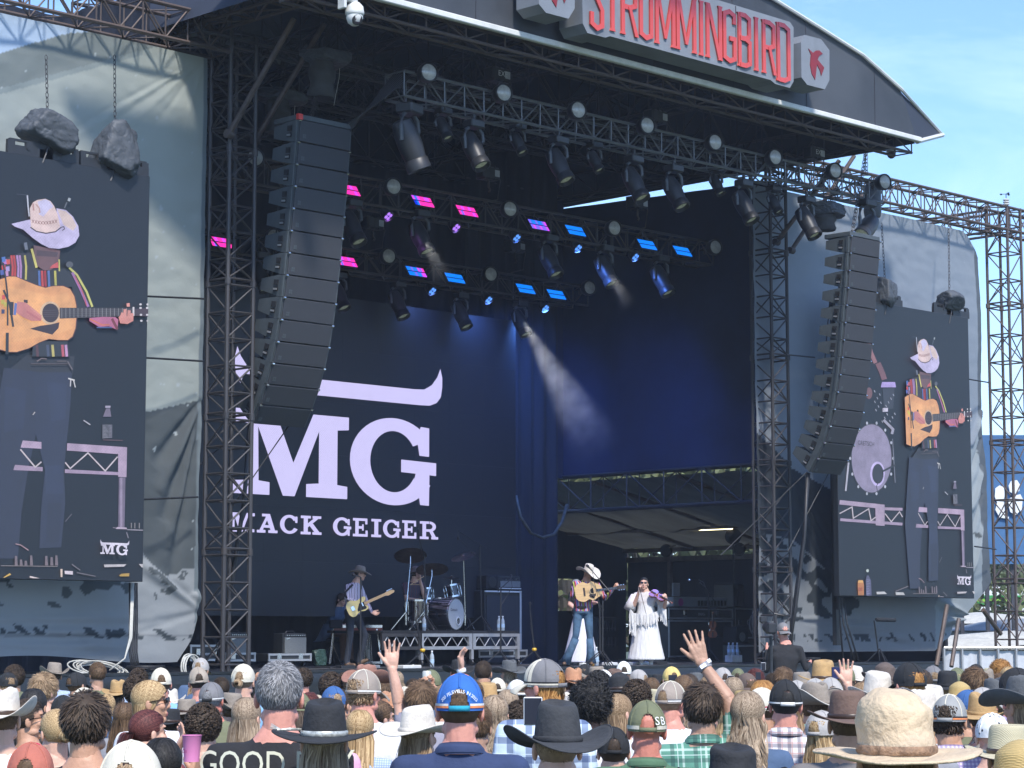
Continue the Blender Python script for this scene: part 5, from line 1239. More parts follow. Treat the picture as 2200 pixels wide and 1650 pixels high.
# people: one continuous body per person
def remesh(q,voxel,smooth=1):
 me=q.mesh('tmp',[],False,recalc=True)
 ob=bpy.data.objects.new('tmp',me);COL.objects.link(ob)
 m=ob.modifiers.new('r','REMESH');m.mode='VOXEL';m.voxel_size=voxel;m.use_smooth_shade=True
 if smooth:s=ob.modifiers.new('s','SMOOTH');s.iterations=smooth;s.factor=.5
 dg=bpy.context.evaluated_depsgraph_get();dg.update()
 out=bpy.data.meshes.new_from_object(ob.evaluated_get(dg));bpy.data.objects.remove(ob);bpy.data.meshes.remove(me)
 return out
class Body:
 def __init__(s):s.q=MB();s.z=[]
 def cap(s,a,b,ra,rb,zone,fx=1):
  a,b=Vector(a),Vector(b);d=b-a;L=d.length;d.normalize()
  pr=[(0.001,-ra)]+[(ra*math.cos(t),ra*math.sin(t))for t in(-1.2,-.7,-.3)]+[(ra,0),(rb,L)]+[(rb*math.cos(t),L+rb*math.sin(t))for t in(.3,.7,1.2)]+[(.001,L+rb)]
  s.q.lathe(pr,a,d,12,sx=fx);s.z.append((a,b,ra,rb,zone));return s
 def ell(s,c,r,zone,R_=None):
  n,k=14,9;rg=[]
  for i in range(k+1):
   t=-PI/2+PI*i/k;rr=max(.02,math.cos(t));row=[]
   for j in range(n):
    a=2*PI*j/n;p=Vector((rr*math.cos(a)*r[0],rr*math.sin(a)*r[1],math.sin(t)*r[2]))
    if R_:p=R_@p
    row.append(tuple(Vector(c)+p))
   rg.append(row)
  s.q.rings(rg);m=sum(r)/3;s.z.append((Vector(c),Vector(c)+Vector((0,0,.001)),m,m,zone));return s
 def loft(s,secs,zone,sup=.8):
  rg=[]
  for(c,rx,ry,R_)in secs:
   row=[]
   for j in range(20):
    a=2*PI*j/20;x=abs(math.cos(a))**sup*(1 if math.cos(a)>=0 else-1)*rx;y=abs(math.sin(a))**sup*(1 if math.sin(a)>=0 else-1)*ry
    p=Vector((x,y,0));p=R_@p if R_ else p;row.append(tuple(Vector(c)+p))
   rg.append(row)
  s.q.rings(rg)
  for(c,rx,ry,_),(c2,rx2,ry2,_2)in zip(secs[:-1],secs[1:]):s.z.append((Vector(c),Vector(c2),(rx+ry)/2,(rx2+ry2)/2,zone))
  return s
 def finish(s,voxel,smooth=1,override=None):
  me=remesh(s.q,voxel,smooth);n=len(me.polygons)
  co=np.empty(n*3,np.float32);me.polygons.foreach_get('center',co);co=co.reshape(-1,3)
  best=np.full(n,1e9);idx=np.zeros(n,int)
  for a,b,ra,rb,z in s.z:
   a_,b_=np.array(a),np.array(b);d=b_-a_;t=np.clip(((co-a_)@d)/max(1e-9,d@d),0,1)
   dist=np.linalg.norm(co-(a_+t[:,None]*d),axis=1)-(ra+(rb-ra)*t);m=dist<best;best[m]=dist[m];idx[m]=z
  if override is not None:idx=override(co,idx)
  me.polygons.foreach_set('material_index',idx.astype(np.int32));me.polygons.foreach_set('use_smooth',[True]*n);return me
def join(meshes,nslots):
 """several meshes -> one mesh (name 'body')"""
 V,F,MI=[],[],[]
 for me,M_ in meshes:
  b=len(V)
  for v in me.vertices:V.append(tuple(M_@v.co if M_ else v.co))
  for p in me.polygons:F.append(tuple(b+i for i in p.vertices));MI.append(p.material_index)
 o=bpy.data.meshes.new('body');o.from_pydata(V,[],F)
 for k in range(nslots):o.materials.append(DEFM)
 o.polygons.foreach_set('material_index',MI);o.polygons.foreach_set('use_smooth',[True]*len(F));o.update();return o
DEFM=mat('plain_cloth',(.2,.2,.2),.85,var=.1)
def make_head():
 b=Body()
 b.ell((0,-.010,.034),(.075,.094,.085),0);b.ell((0,.028,-.028),(.060,.060,.084),0);b.ell((0,.060,-.095),(.027,.024,.02),0)
 b.cap((0,.086,.014),(0,.099,-.024),.008,.0125,0);b.ell((0,.086,-.03),(.02,.012,.009),0)
 for s in(-1,1):
  b.ell((s*.078,-.004,-.010),(.010,.020,.034),0,Matrix.Rotation(s*.35,3,'Z'));b.ell((s*.030,.074,.038),(.024,.012,.008),0)
  b.ell((s*.036,.060,-.022),(.024,.026,.024),0);b.ell((s*.048,.018,-.068),(.02,.04,.022),0)
 b.ell((0,.086,-.061),(.024,.008,.0055),4);b.ell((0,.085,-.071),(.02,.008,.006),4)
 for s in(-1,1):b.ell((s*.031,.081,.012),(.013,.008,.006),5)
 b.cap((0,-.02,-.06),(0,-.02,-.14),.056,.058,0)
 return b.finish(.0062,1)
HEAD=make_head()
def rotz(a):return Matrix.Rotation(a,4,'Z')
def hand_parts(b,M_,s=1,mirror=1,pose='open',zone=0):
 def P_(x,y,z):return M_@Vector((x*mirror*s,y*s,z*s))
 fing=[(-.033,-.050,.062,.0085),(-.0115,-.018,.076,.009),(.0115,.013,.082,.009),(.032,.042,.074,.009)]
 for x,tx,L,r in fing:
  b.cap(P_(x*.55,0,.005),P_(x,0,.088),.0155*s,.0125*s,zone)
  if pose=='open':p1=P_(x+(tx-x)*.5,.004,.088+L*.5);p2=P_(tx,.012,.088+L)
  elif pose=='curl':p1=P_(x,.030,.088+.022);p2=P_(x,.052,.088-.01)
  else:p1=P_(x+(tx-x)*.2,.014,.088+L*.48);p2=P_(x+(tx-x)*.2,.038,.088+L*.85)
  b.cap(P_(x,0,.088),p1,r*s,r*.92*s,zone);b.cap(p1,p2,r*.92*s,r*.78*s,zone)
 if pose=='curl':b.cap(P_(.02,.005,.03),P_(.04,.03,.055),.014*s,.011*s,zone);b.cap(P_(.04,.03,.055),P_(.022,.05,.075),.011*s,.009*s,zone)
 else:b.cap(P_(.018,.004,.02),P_(.050,.010,.055),.016*s,.0125*s,zone);b.cap(P_(.050,.010,.055),P_(.076,.012,.096),.0115*s,.009*s,zone)
 b.ell(P_(0,.004,.05),(.036*s,.018*s,.045*s),zone,M_.to_3x3().normalized())
def frame_to(o,zdir,ydir):
 z=Vector(zdir).normalized();y=Vector(ydir);y=(y-z*y.dot(z)).normalized();x=y.cross(z)
 return Matrix(((x.x,y.x,z.x,o[0]),(x.y,y.y,z.y,o[1]),(x.z,y.z,z.z,o[2]),(0,0,0,1)))
J0=dict(pel=(0,0,.93),che=(0,0,1.30),nek=(0,-.005,1.46),hd=(0,.012,1.618),sL=(-.185,0,1.405),sR=(.185,0,1.405),eL=(-.235,-.03,1.13),eR=(.235,-.03,1.13),wL=(-.215,.10,.93),wR=(.215,.10,.93),hL=(-.09,0,.88),hR=(.09,0,.88),kL=(-.10,.015,.49),kR=(.10,.015,.49),aL=(-.105,-.02,.09),aR=(.105,-.02,.09))
def figure(J=None,wide=1.0,turn=0,tilt=0,nod=0,voxel=.022,sleeves='short',handL=None,handR=None,skirt=None,fine=None,chestw=1.0,headmesh=True,bare=False,toes=None,handmat=0):
 """handL/handR: (direction, palm direction, pose) for a fingered hand"""
 j={k:Vector(v)for k,v in{**J0,**(J or{})}.items()}
 b=Body();w=wide
 up=(j['nek']-j['pel']).normalized();side=(j['sR']-j['sL']);side.z*=.0;side.normalize()
 def sec(t,rx,ry,off=0):
  c=j['pel'].lerp(j['che'],t)if t<=1 else j['che'].lerp(j['nek'],t-1)
  yv=up.cross(side).normalized();xv=yv.cross(up).normalized();R_=Matrix((xv,yv,up)).transposed();return(c,rx*w,ry,R_)
 b.loft([sec(-.28,.150,.110),sec(-.1,.168,.122),sec(.1,.165,.118),sec(.45,.142*chestw,.108),sec(.8,.165*chestw,.120),sec(1.1,.185*chestw,.118),sec(1.42,.172,.100),sec(1.66,.146,.088),sec(1.84,.108,.076),sec(2.02,.078,.068),sec(2.26,.064,.062)],1)
 for s in 'LR':
  sh,el,wr=j['s'+s].copy(),j['e'+s],j['w'+s];sh=Vector(((sh.x)*w,sh.y,sh.z))
  fineh={'L':handL,'R':handR}[s]
  zu=0 if bare else 1;zf=1 if sleeves=='long' else 0
  mid=sh.lerp(el,.62)
  b.cap(j['nek'].lerp(sh,.45)+Vector((0,0,-.028)),sh,.058,.060,1)
  b.cap(sh,mid,.059,.050,zu);b.cap(mid,el,.050 if sleeves=='long' else .043,.042,1 if sleeves=='long' else 0)
  b.cap(el,el.lerp(wr,.35),.042,.041,zf);b.cap(el.lerp(wr,.35),wr,.041,.028,zf)
  if not fineh:b.cap(wr,wr+(wr-el).normalized()*.075,.027,.028,0);b.cap(wr+(wr-el).normalized()*.07,wr+(wr-el).normalized()*.13,.026,.02,0)
 if skirt is None:
  for s in 'LR':
   h_,k_,a_=j['h'+s],j['k'+s],j['a'+s]
   b.cap(h_,k_,.095,.064,2);b.cap(k_,k_.lerp(a_,.3),.062,.062,2);b.cap(k_.lerp(a_,.3),a_,.060,.056 if not toes else .062,2)
   t_=(toes or{}).get(s,Vector((.01 if s=='R' else-.01,.16,-.055)))
   b.cap(a_+Vector((0,-.02,-.045)),a_+Vector(t_),.042,.034,3)
 elif skirt:
  rg=[]
  for z,rx,ry in skirt:rg.append(((j['pel'].x,j['pel'].y,z),rx,ry,None))
  b.loft(rg,2,1.0)
  for s in 'LR':a_=j['a'+s];b.cap(a_+Vector((0,0,.12)),a_,.045,.042,3);b.cap(a_+Vector((0,-.02,-.045)),a_+Vector((.01,.14,-.055)),.04,.032,3)
 nk=j['nek'];hd=j['hd']
 b.cap(nk+Vector((0,0,-.02)),hd+(nk-hd)*.35,.060,.056,0)
 def ov(co,idx):
  dn=np.linalg.norm(co[:,:2]-np.array(nk[:2]),axis=1);m=(idx==1)&(co[:,2]>nk.z-.005)&(dn<.085);idx[m]=0
  if bare:m2=(idx==1)&(co[:,2]>nk.z-.09);idx[m2]=0
  m3=(idx==1)&(co[:,2]<j['pel'].z-.04)&(np.abs(co[:,0]-j['pel'].x)<.2*w);idx[m3]=2
  return idx
 me=b.finish(voxel,2,ov);parts=[(me,None)]
 for s,hh in(('L',handL),('R',handR)):
  if hh:
   el,wr=j['e'+s],j['w'+s];fb=Body();z_=1 if sleeves=='long' else 0
   fb.cap(el.lerp(wr,.08),wr,.041,.0265,z_);hand_parts(fb,frame_to(wr,hh[0],hh[1]),1.0,(-1 if s=='R' else 1),hh[2],0);parts.append((fb.finish(.0052,1),None))
 if headmesh:parts.append((HEAD,Matrix.Translation(hd)@rotz(turn)@Matrix.Rotation(tilt,4,'Y')@Matrix.Rotation(nod,4,'X')))
 return join(parts,7)
def head_matrix(J,turn,tilt,nod):return Matrix.Translation(Vector({**J0,**(J or{})}['hd']))@rotz(turn)@Matrix.Rotation(tilt,4,'Y')@Matrix.Rotation(nod,4,'X')
# skin and hair colours
SKIN={k:mat('skin_'+k,c,.55,0,var=.12,scale=14,bump=.15,bscale=60)for k,c in{'fair':(.62,.36,.26),'tan':(.50,.27,.17),'pink':(.62,.28,.21),'red':(.55,.20,.14),'brown':(.20,.10,.065),'olive':(.42,.24,.16)}.items()}
M_lip=mat('lips',(.42,.13,.11),.45,var=0);M_eye=mat('eye',(.12,.09,.08),.2,var=0)
def hair_mat(name,a,b_,rough=.45):
 key='hair_'+name
 if key in MATS:return MATS[key]
 m,nt,b=nodes_of(key);n,l=nt.nodes,nt.links
 rough=.62;b.inputs['Specular IOR Level'].default_value=.25
 v=n.new('ShaderNodeVertexColor');v.layer_name='Col';x=n.new('ShaderNodeMix');x.data_type='RGBA'
 s=n.new('ShaderNodeSeparateColor');l.new(v.outputs[0],s.inputs[0]);l.new(s.outputs[0],x.inputs[0]);x.inputs[6].default_value=(*a,1);x.inputs[7].default_value=(*b_,1)
 l.new(x.outputs[2],b.inputs['Base Color']);b.inputs['Roughness'].default_value=rough
 MATS[key]=m;return m
HC={'black':((.008,.008,.009),(.05,.047,.045)),'dark':((.016,.011,.008),(.10,.068,.045)),'brown':((.045,.026,.015),(.22,.135,.075)),'auburn':((.035,.009,.010),(.20,.065,.055)),'blonde':((.22,.13,.055),(.72,.52,.28)),'ash':((.16,.11,.07),(.52,.40,.28)),'ginger':((.20,.085,.025),(.62,.33,.11)),'grey':((.05,.05,.052),(.48,.47,.47)),'silver':((.16,.16,.16),(.55,.55,.55)),'sand':((.14,.085,.045),(.46,.32,.19))}
def HM(c):return hair_mat(c,*HC[c])
SC_,SR_=Vector((0,-.010,.034)),Vector((.079,.098,.090))
def hair_mesh(kind,seed=1,under=False):
 rr=random.Random(seed);q=MB();cols=[]
 def face_ok(p):
  if p.y>.035 and p.z<.070-.2*(abs(p.x)>.05)*.06:return p.z>.055+(.07-abs(p.x))*.25
  if p.y>-.012 and p.z<(.018 if p.y>.02 else-.03 if kind in('long','wavy','curly')else .008):return False
  low={'short':-.085,'crop':-.082,'curl':-.085,'afro':-.08,'mop':-.09}.get(kind,-.10)
  if under==2 and p.z>.024:return False
  if under==1 and p.z>.022 and not(p.y<-.04 and abs(p.x)<.05 and p.z<.078):return False
  return p.z>low-.012*(p.y<-.05)
 bm=bmesh.new();bmesh.ops.create_icosphere(bm,subdivisions=4,radius=1)
 idx={};thick={'crop':.001,'short':.005,'curl':.009,'afro':.030,'mop':.010}.get(kind,.003)
 if under:thick=min(thick,.001)
 for v in bm.verts:
  d=v.co.copy();k=1+thick/.09*(1+.5*noise.noise(d*4+Vector((seed,0,0))))
  p=SC_+Vector((d.x*SR_.x,d.y*SR_.y,d.z*SR_.z))*k
  if d.z<0:p.z=SC_.z+d.z*SR_.z*(1.12 if d.y<.1 else 1)
  idx[v.index]=len(q.v);q.v.append(tuple(p));cols.append((.25+.25*rr.random(),)*3+(1,))
 for f in bm.faces:
  if all(face_ok(Vector(q.v[idx[v.index]]))for v in f.verts):q.f.append(tuple(idx[v.index]for v in f.verts));q.m.append(0)
 bm.free()
 def ribbon(pts,w,c,nrm):
  k=len(pts);base=len(q.v)
  for i,p in enumerate(pts):
   d=(pts[min(i+1,k-1)]-pts[max(i-1,0)]);s=d.cross(nrm[i]);s=s.normalized()if s.length>1e-7 else Vector((1,0,0));ww=w*(1 if i<k-1 else .25)
   q.v+=[tuple(p-s*ww),tuple(p+s*ww)];cc=c*(.75+.35*i/k);cols.append((cc,cc,cc,1));cols.append((cc,cc,cc,1))
  for i in range(k-1):a=base+2*i;q.f.append((a,a+1,a+3,a+2));q.m.append(0)
 N={'crop':2800,'short':3000,'curl':1700,'afro':2600,'mop':3400,'long':2000,'wavy':2000,'curly':1700,'pony':1500,'bun':1400}[kind]
 if under:N=int(N*.55)
 whorl=Vector((.01,-.07,.105))
 for _ in range(N*2):
  if N<=0:break
  d=Vector((rr.gauss(0,1),rr.gauss(0,1),rr.gauss(0,1))).normalized();p=SC_+Vector((d.x*SR_.x,d.y*SR_.y,d.z*SR_.z))
  if not face_ok(p)or(kind in('pony','bun')and p.z<-.03):continue
  N-=1;nr=Vector((d.x/SR_.x,d.y/SR_.y,d.z/SR_.z)).normalized();c=rr.random()**1.1
  if kind in('crop','short','mop','curl','afro'):
   tv=(p-whorl-Vector((rr.gauss(0,.018),rr.gauss(0,.018),0)));tv=(tv-nr*tv.dot(nr));tv=tv.normalized()if tv.length>1e-4 else Vector((1,0,0));tv=(tv+Vector((rr.gauss(0,.16),rr.gauss(0,.16),-.35+rr.gauss(0,.12)))+Vector((noise.noise(p*16),noise.noise(p*16+Vector((5,0,0))),0))*.9).normalized();tv=(tv-nr*tv.dot(nr)).normalized()
   lk=.3 if under else 1
   L,lift,n={'crop':(.017,.55,2),'short':(.034,.35,3),'mop':(.055,.24,5),'curl':(.036,.5,6),'afro':(.052,.95,6)}[kind];L*=rr.uniform(.7,1.2)*(.35 if under and p.z>-.02 else 1)
   pts,ns=[],[];ph=rr.uniform(0,6.28);s2=nr.cross(tv)
   for i in range(n+1):
    t=i/n
    if kind=='afro':o=nr*(L*t)+(tv*math.cos(ph+t*11)+s2*math.sin(ph+t*11))*.010
    elif kind=='curl':o=nr*(.006+.012*math.sin(t*3))*(lk if p.z>-.02 else 1)+tv*L*t*.8+(s2*math.cos(ph+t*7)+nr*math.sin(ph+t*7))*(.002 if under and p.z>-.02 else .009)
    else:o=nr*(lift*lk*L*(t-.55*t*t)+.002)+tv*L*t+s2*(.25*L*t*math.sin(ph))
    pts.append(p+o);ns.append(nr)
   ribbon(pts,{'crop':.0011,'short':.0017,'mop':.0021,'curl':.0028,'afro':.0024}[kind],c,ns)
  else:
   hang={'long':(.30,.46),'wavy':(.26,.42),'curly':(.28,.44),'pony':(.0,.01),'bun':(0,.01)}[kind];L=rr.uniform(*hang)
   pts,ns=[p+nr*.004],[nr];cur=p.copy();side=1 if d.x>=0 else-1;ph=rr.uniform(0,6.28)
   target=Vector((0,-.115,.0))if kind in('pony','bun')else None
   for i in range(9):
    e=Vector(((cur.x-SC_.x)/SR_.x,(cur.y-SC_.y)/SR_.y,(cur.z-SC_.z)/SR_.z));nn=Vector((e.x/SR_.x,e.y/SR_.y,e.z/SR_.z)).normalized()
    if target is not None:
     t_=target-cur
     if t_.length<.022:break
     t_=(t_-nn*t_.dot(nn));t_=t_.normalized()if t_.length>1e-4 else Vector((0,-1,0));cur=cur+t_*.024
    else:
     t_=Vector((side*(.12 if cur.y<-.05 else .95 if abs(cur.x)<.07 else .2),-.25 if cur.y<.05 else-.6,-1.0 if abs(cur.x)>.03 else-.7));t_=(t_-nn*t_.dot(nn)).normalized();cur=cur+t_*.026
     if cur.z<-.025:break
    e=Vector(((cur.x-SC_.x)/SR_.x,(cur.y-SC_.y)/SR_.y,(cur.z-SC_.z)/SR_.z));k=(1.03 if under else 1.085)/max(.5,e.length);cur=SC_+Vector((e.x*SR_.x,e.y*SR_.y,e.z*SR_.z))*k
    pts.append(cur.copy());ns.append(nn)
   if target is None:
    x0=cur.x+rr.gauss(0,.008);y0=min(cur.y,.02);n=9 if kind=='long' else 14;out=Vector((side*.4,-1,0)).normalized();amp={'long':.003,'wavy':.012,'curly':.020}[kind];fr_={'long':3,'wavy':13,'curly':22}[kind]
    cl=round(x0/.02)*.9+rr.uniform(-.4,.4)
    for i in range(1,n+1):
     t=i/n;z=-.02-L*t;x=x0*(1+.30*t)+side*.006+amp*math.sin(fr_*t+cl*2)*(.4+t);yy=y0+((-.105-.02*rr.random()if abs(x0)<.07 else-.07)-y0)*min(1,t*1.6)+amp*math.cos(fr_*t+cl)*.6
     pts.append(Vector((x,yy,z)));ns.append(out)
   ribbon(pts,{'long':.0026,'wavy':.0028,'curly':.0028}.get(kind,.002),c,ns)
 if kind=='pony':
  for _ in range(260):
   x,y=rr.gauss(0,.012),rr.gauss(0,.010);ph=rr.uniform(0,6.28);c=rr.random();pts=[Vector((x*(1+1.4*math.sin(t*PI)**.7),-.105+y-.055*math.sin(t*1.9),.0-.36*t*t-.02*t+.03*math.sin(t*3.0)))+Vector((.006*math.sin(9*t+ph),0,0))for t in[i/10 for i in range(11)]]
   ribbon(pts,.0045,c,[Vector((0,-1,.1))]*11)
 if kind=='bun':
  for _ in range(330):
   a=rr.uniform(0,6.28);b2=rr.uniform(-1.1,1.1);c=rr.random();cc=Vector((0,-.125,-.01));R_=.034*rr.uniform(.85,1.1);pts,ns=[],[]
   for i in range(6):t=a+i*.35;pp=Vector((math.cos(t)*math.cos(b2),math.sin(b2)+.2*math.sin(t*2),math.sin(t)*math.cos(b2)));pts.append(cc+pp*R_);ns.append(pp.normalized())
   ribbon(pts,.004,c,ns)
 return q.mesh('hair',[DEFM],smooth=2,recalc=False,cols=cols)
HAIR={}
def hair(kind,v=0,under=False):
 if(kind,v,under)not in HAIR:HAIR[(kind,v,under)]=hair_mesh(kind,v*7+3,under)
 return HAIR[(kind,v,under)]
# hats
def felt(name,c,bump=.25,dirt=None):return mat('felt_'+name,c,.92,0,var=.16,scale=16,bump=bump,bscale=55,dirt=dirt)
def straw(name,c):
 key='straw_'+name
 if key in MATS:return MATS[key]
 m,nt,b=nodes_of(key);n,l=nt.nodes,nt.links
 t=n.new('ShaderNodeTexCoord');w1=n.new('ShaderNodeTexWave');w1.inputs['Scale'].default_value=60;w1.bands_direction='DIAGONAL';w2=n.new('ShaderNodeTexWave');w2.inputs['Scale'].default_value=70;w2.bands_direction='Z'
 for w in(w1,w2):w.inputs['Distortion'].default_value=2;l.new(t.outputs['Object'],w.inputs[0])
 mm=n.new('ShaderNodeMath');mm.operation='MULTIPLY';l.new(w1.outputs[0 if len(w1.outputs)<2 else 1],mm.inputs[0]);l.new(w2.outputs[0 if len(w2.outputs)<2 else 1],mm.inputs[1])
 x=n.new('ShaderNodeMix');x.data_type='RGBA';l.new(mm.outputs[0],x.inputs[0]);x.inputs[6].default_value=(*[k*.62 for k in c],1);x.inputs[7].default_value=(*c,1);l.new(x.outputs[2],b.inputs['Base Color'])
 bp=n.new('ShaderNodeBump');bp.inputs['Strength'].default_value=.6;bp.inputs['Distance'].default_value=.004;l.new(mm.outputs[0],bp.inputs['Height']);l.new(bp.outputs[0],b.inputs['Normal']);b.inputs['Roughness'].default_value=.7
 MATS[key]=m;return m
def cowboy(style='cattle',H=.118,brim=.098,curl=.55,dip=.12,taper=.86,seed=1,rump=0.0,bx=.083,by=.104,tipcurl=0):
 q=MB();n=48;z0=.026;rows=[]
 def P_(a,rx,ry,z):return Vector((rx*math.cos(a),-.008+ry*math.sin(a),z))
 def brim_pt(a,f,th):
  w=brim*(1+.16*abs(math.sin(a))**2);r=w*f;cx=abs(math.cos(a))**2.2
  lift=curl*w*cx*f**1.7;drop=dip*w*abs(math.sin(a))**3*f**1.5
  inn=curl*.35*w*cx*f**2
  p=P_(a,bx+r-inn,by+r*1.02,z0+lift-drop-th)
  p.z+=min(rump,.6)*.02*noise.noise(Vector((math.cos(a)*1.4,math.sin(a)*1.4,seed+f)));return p
 A=[2*PI*i/n for i in range(n)]
 rows.append([brim_pt(a,.0,.005)for a in A]);
 for f in(.35,.7,1.0):rows.append([brim_pt(a,f,.005)for a in A])
 for f in(1.0,.85,.6,.35,.12,0):rows.append([brim_pt(a,f,0)for a in A])
 def crown(a,t):
  k=1-(1-taper)*t**1.3;rx,ry=bx*k,by*k;top=max(0,(t-.82)/.18)
  rx*=1-.12*top**2;ry*=1-.10*top**2
  if style in('cattle','pinch'):
   s=max(0,math.sin(a));g_=math.exp(-((a%(2*PI)-PI/2-.62)/.42)**2)+math.exp(-((a%(2*PI)-PI/2+.62)/.42)**2)
   rx*=1-(.30 if style=='pinch' else .17)*g_*t**2.2;ry*=1-.06*g_*t*t
  p=P_(a,rx,ry,z0+H*t)
  if style=='cattle':p.z+=t**3*(.006*abs(math.cos(a))+.010*(-math.sin(a))*.2)-t**6*.014*math.exp(-(p.x/.018)**2)
  if style=='pinch':p.z+=t**3*(.012*math.sin(a))
  if rump:d=rump*(.020*noise.noise(Vector((p.x*8,p.y*8,p.z*20))+Vector((seed,0,0)))+.003*noise.noise(p*28));p+=Vector((math.cos(a),math.sin(a),.6))*d*min(1,t*2)
  return p
 for t in(.12,.25,.4,.55,.7,.82,.9,.96,1.0):rows.append([crown(a,t)for a in A])
 rim=rows[-1]
 for f in(.92,.8,.62,.42,.2,.02):
  r_=[]
  for i,a in enumerate(A):
   p=rim[i].copy();c=Vector((0,-.008,p.z));p=c.lerp(p,f)
   e=1-f
   if style=='telescope':p.z=z0+H-.022*min(1,e/.22)+(.004 if e>.5 else 0)
   elif style=='round':p.z=z0+H+.030*(1-f**2)
   elif style=='cattle':
    gx=math.exp(-(p.x/.020)**2);p.z=z0+H+.012*(1-f**4)*(1-gx)*1.2-.030*gx*(1 if f<.95 else .4)+.004*abs(p.x)/.05-(.016*math.exp(-((abs(p.x)-.052)/.014)**2)if p.y>-.02 else 0)
   elif style=='pinch':p.z=z0+H+.012*math.sin(a)*f-.028*math.exp(-((p.x/.030)**2+((p.y-.01)/.06)**2))+.006*(1-f)
   else:p.z=z0+H+.01*(1-f*f)
   if rump:p.z+=rump*.014*noise.noise(p*14+Vector((seed,0,0)))
   r_.append(p)
  rows.append(r_)
 q.rings(rows,cap=False);k=len(q.v);q.f.append(tuple(k-n+j for j in range(n)));q.m.append(0)
 me=q.mesh('hat',[DEFM],smooth=2,recalc=False)
 qb=MB();rg=[]
 for dz,o in((.0,.0035),(.004,.006),(.016,.006),(.020,.003)):
  rg.append([Vector(((bx*(1-.02)+o)*math.cos(a),-.008+(by*(1-.02)+o)*math.sin(a),z0+.001+dz))for a in A])
 qb.rings(rg,cap=False);bd=qb.mesh('hat_band',[DEFM],smooth=2)
 qt=MB();tr=[]
 for i in range(n):
  a=A[i];tr.append(brim_pt(a,1.0,.0025))
 qt.tube(tr+[tr[0]],.0032,5,cap=False);tm=qt.mesh('brim_edge',[DEFM],smooth=2)
 return me,bd,tm
def cap_meshes(opening=True,stripes=True,high=0):
 """ball cap facing +Y: dome (front panel slot0, rear panels slot1), visor, strap, button, ribs"""
 q=MB();C_=Vector((0,-.008,.022));R_=Vector((.086,.108,.108+high));nth,nph=120,34;vid={}
 for i in range(nph+1):
  for j in range(nth):
   ph=PI/2*i/nph;a=2*PI*j/nth;x,y,z=math.sin(ph)*math.cos(a),math.sin(ph)*math.sin(a),math.cos(ph)
   k=1+(.05 if y>.2 else 0)*math.sin(ph*2)*max(0,y);seam=0
   for s in range(6):
    dd=abs(((a-PI/2-s*PI/3+PI)%(2*PI))-PI);seam=max(seam,math.exp(-(dd/.05)**2))
   k-=.012*(1-seam)*math.sin(ph)
   vid[i,j]=len(q.v);q.v.append(tuple(C_+Vector((x*R_.x*k,y*R_.y*k,z*R_.z*(1 if y<.1 else 1.04)))))
 for j in range(nth):
  q.v.append(tuple(Vector(q.v[vid[nph,j]])+Vector((0,0,-.022))));vid[nph+1,j]=len(q.v)-1
 for i in range(nph+1):
  for j in range(nth):
   a=2*PI*(j+.5)/nth;back=abs(((a-3*PI/2+PI)%(2*PI))-PI)
   hgt=(nph+1-i)/(nph+1)
   if opening and back<.40 and i>nph-13*math.sqrt(max(0,1-(back/.40)**2.4)):continue
   q.f.append((vid[i,j],vid[i,(j+1)%nth],vid[i+1,(j+1)%nth],vid[i+1,j]));q.m.append(0 if math.sin(a)>.28 else 1)
 dome=q.mesh('cap',[DEFM,DEFM],smooth=2,recalc=False)
 qs=MB();pts=[]
 for k in range(-4,5):
  a=-PI/2+k*.11;pts.append(C_+Vector((math.cos(a)*R_.x*1.01,math.sin(a)*R_.y*1.015,-.013)))
 for k in range(len(pts)-1):
  a,b=pts[k],pts[k+1];n_=Vector((a.x,a.y,0)).normalized()*.003;b2=len(qs.v)
  qs.v+=[tuple(a-Vector((0,0,.011))-n_),tuple(a-Vector((0,0,.011))+n_),tuple(a+Vector((0,0,.011))+n_),tuple(a+Vector((0,0,.011))-n_)]
 b=len(pts);qs.v=[]
 rg=[]
 for p in pts:n_=Vector((p.x,p.y,0)).normalized()*.003;rg.append([p-Vector((0,0,.010))-n_,p-Vector((0,0,.010))+n_,p+Vector((0,0,.010))+n_,p+Vector((0,0,.010))-n_])
 qs.rings(rg);strap=qs.mesh('strap',[DEFM],smooth=2)
 qv=MB();top,bot=[],[]
 nV,mV=14,5
 def vp(i,jf,th):
  a=PI/2+(i/nV-.5)*2.1;base=C_+Vector((math.cos(a)*R_.x*1.0,math.sin(a)*R_.y*1.0,-.010));ext=.078*math.cos((i/nV-.5)*2.1*.9)**.6
  p=base+Vector((math.cos(a)*.3*ext*jf,ext*jf,-.028*jf*jf-(.022*abs(i/nV-.5)*2)**1*jf*.9));p.z-=th;return p
 rowsT=[[vp(i,jf/mV,0)for i in range(nV+1)]for jf in range(mV+1)];rowsB=[[vp(i,jf/mV,.004)for i in range(nV+1)]for jf in range(mV+1)]
 qv.rings(rowsT+rowsB[::-1],closed=False,cap=False);vis=qv.mesh('visor',[DEFM],smooth=2)
 qb=MB();qb.lathe([(.009,0),(.008,.004),(.001,.006)],C_+Vector((0,0,R_.z)),n=10)
 for s in range(6):
  pts=[C_+Vector((math.sin(t)*math.cos(PI/2+s*PI/3)*R_.x*1.008,math.sin(t)*math.sin(PI/2+s*PI/3)*R_.y*1.008,math.cos(t)*R_.z*1.008))for t in[PI/2*i/8*(.98 if s!=3 else .62)for i in range(9)]]
  qb.tube(pts,.0032,4,cap=False)
 btn=qb.mesh('button_and_seams',[DEFM],smooth=2)
 qr=[]
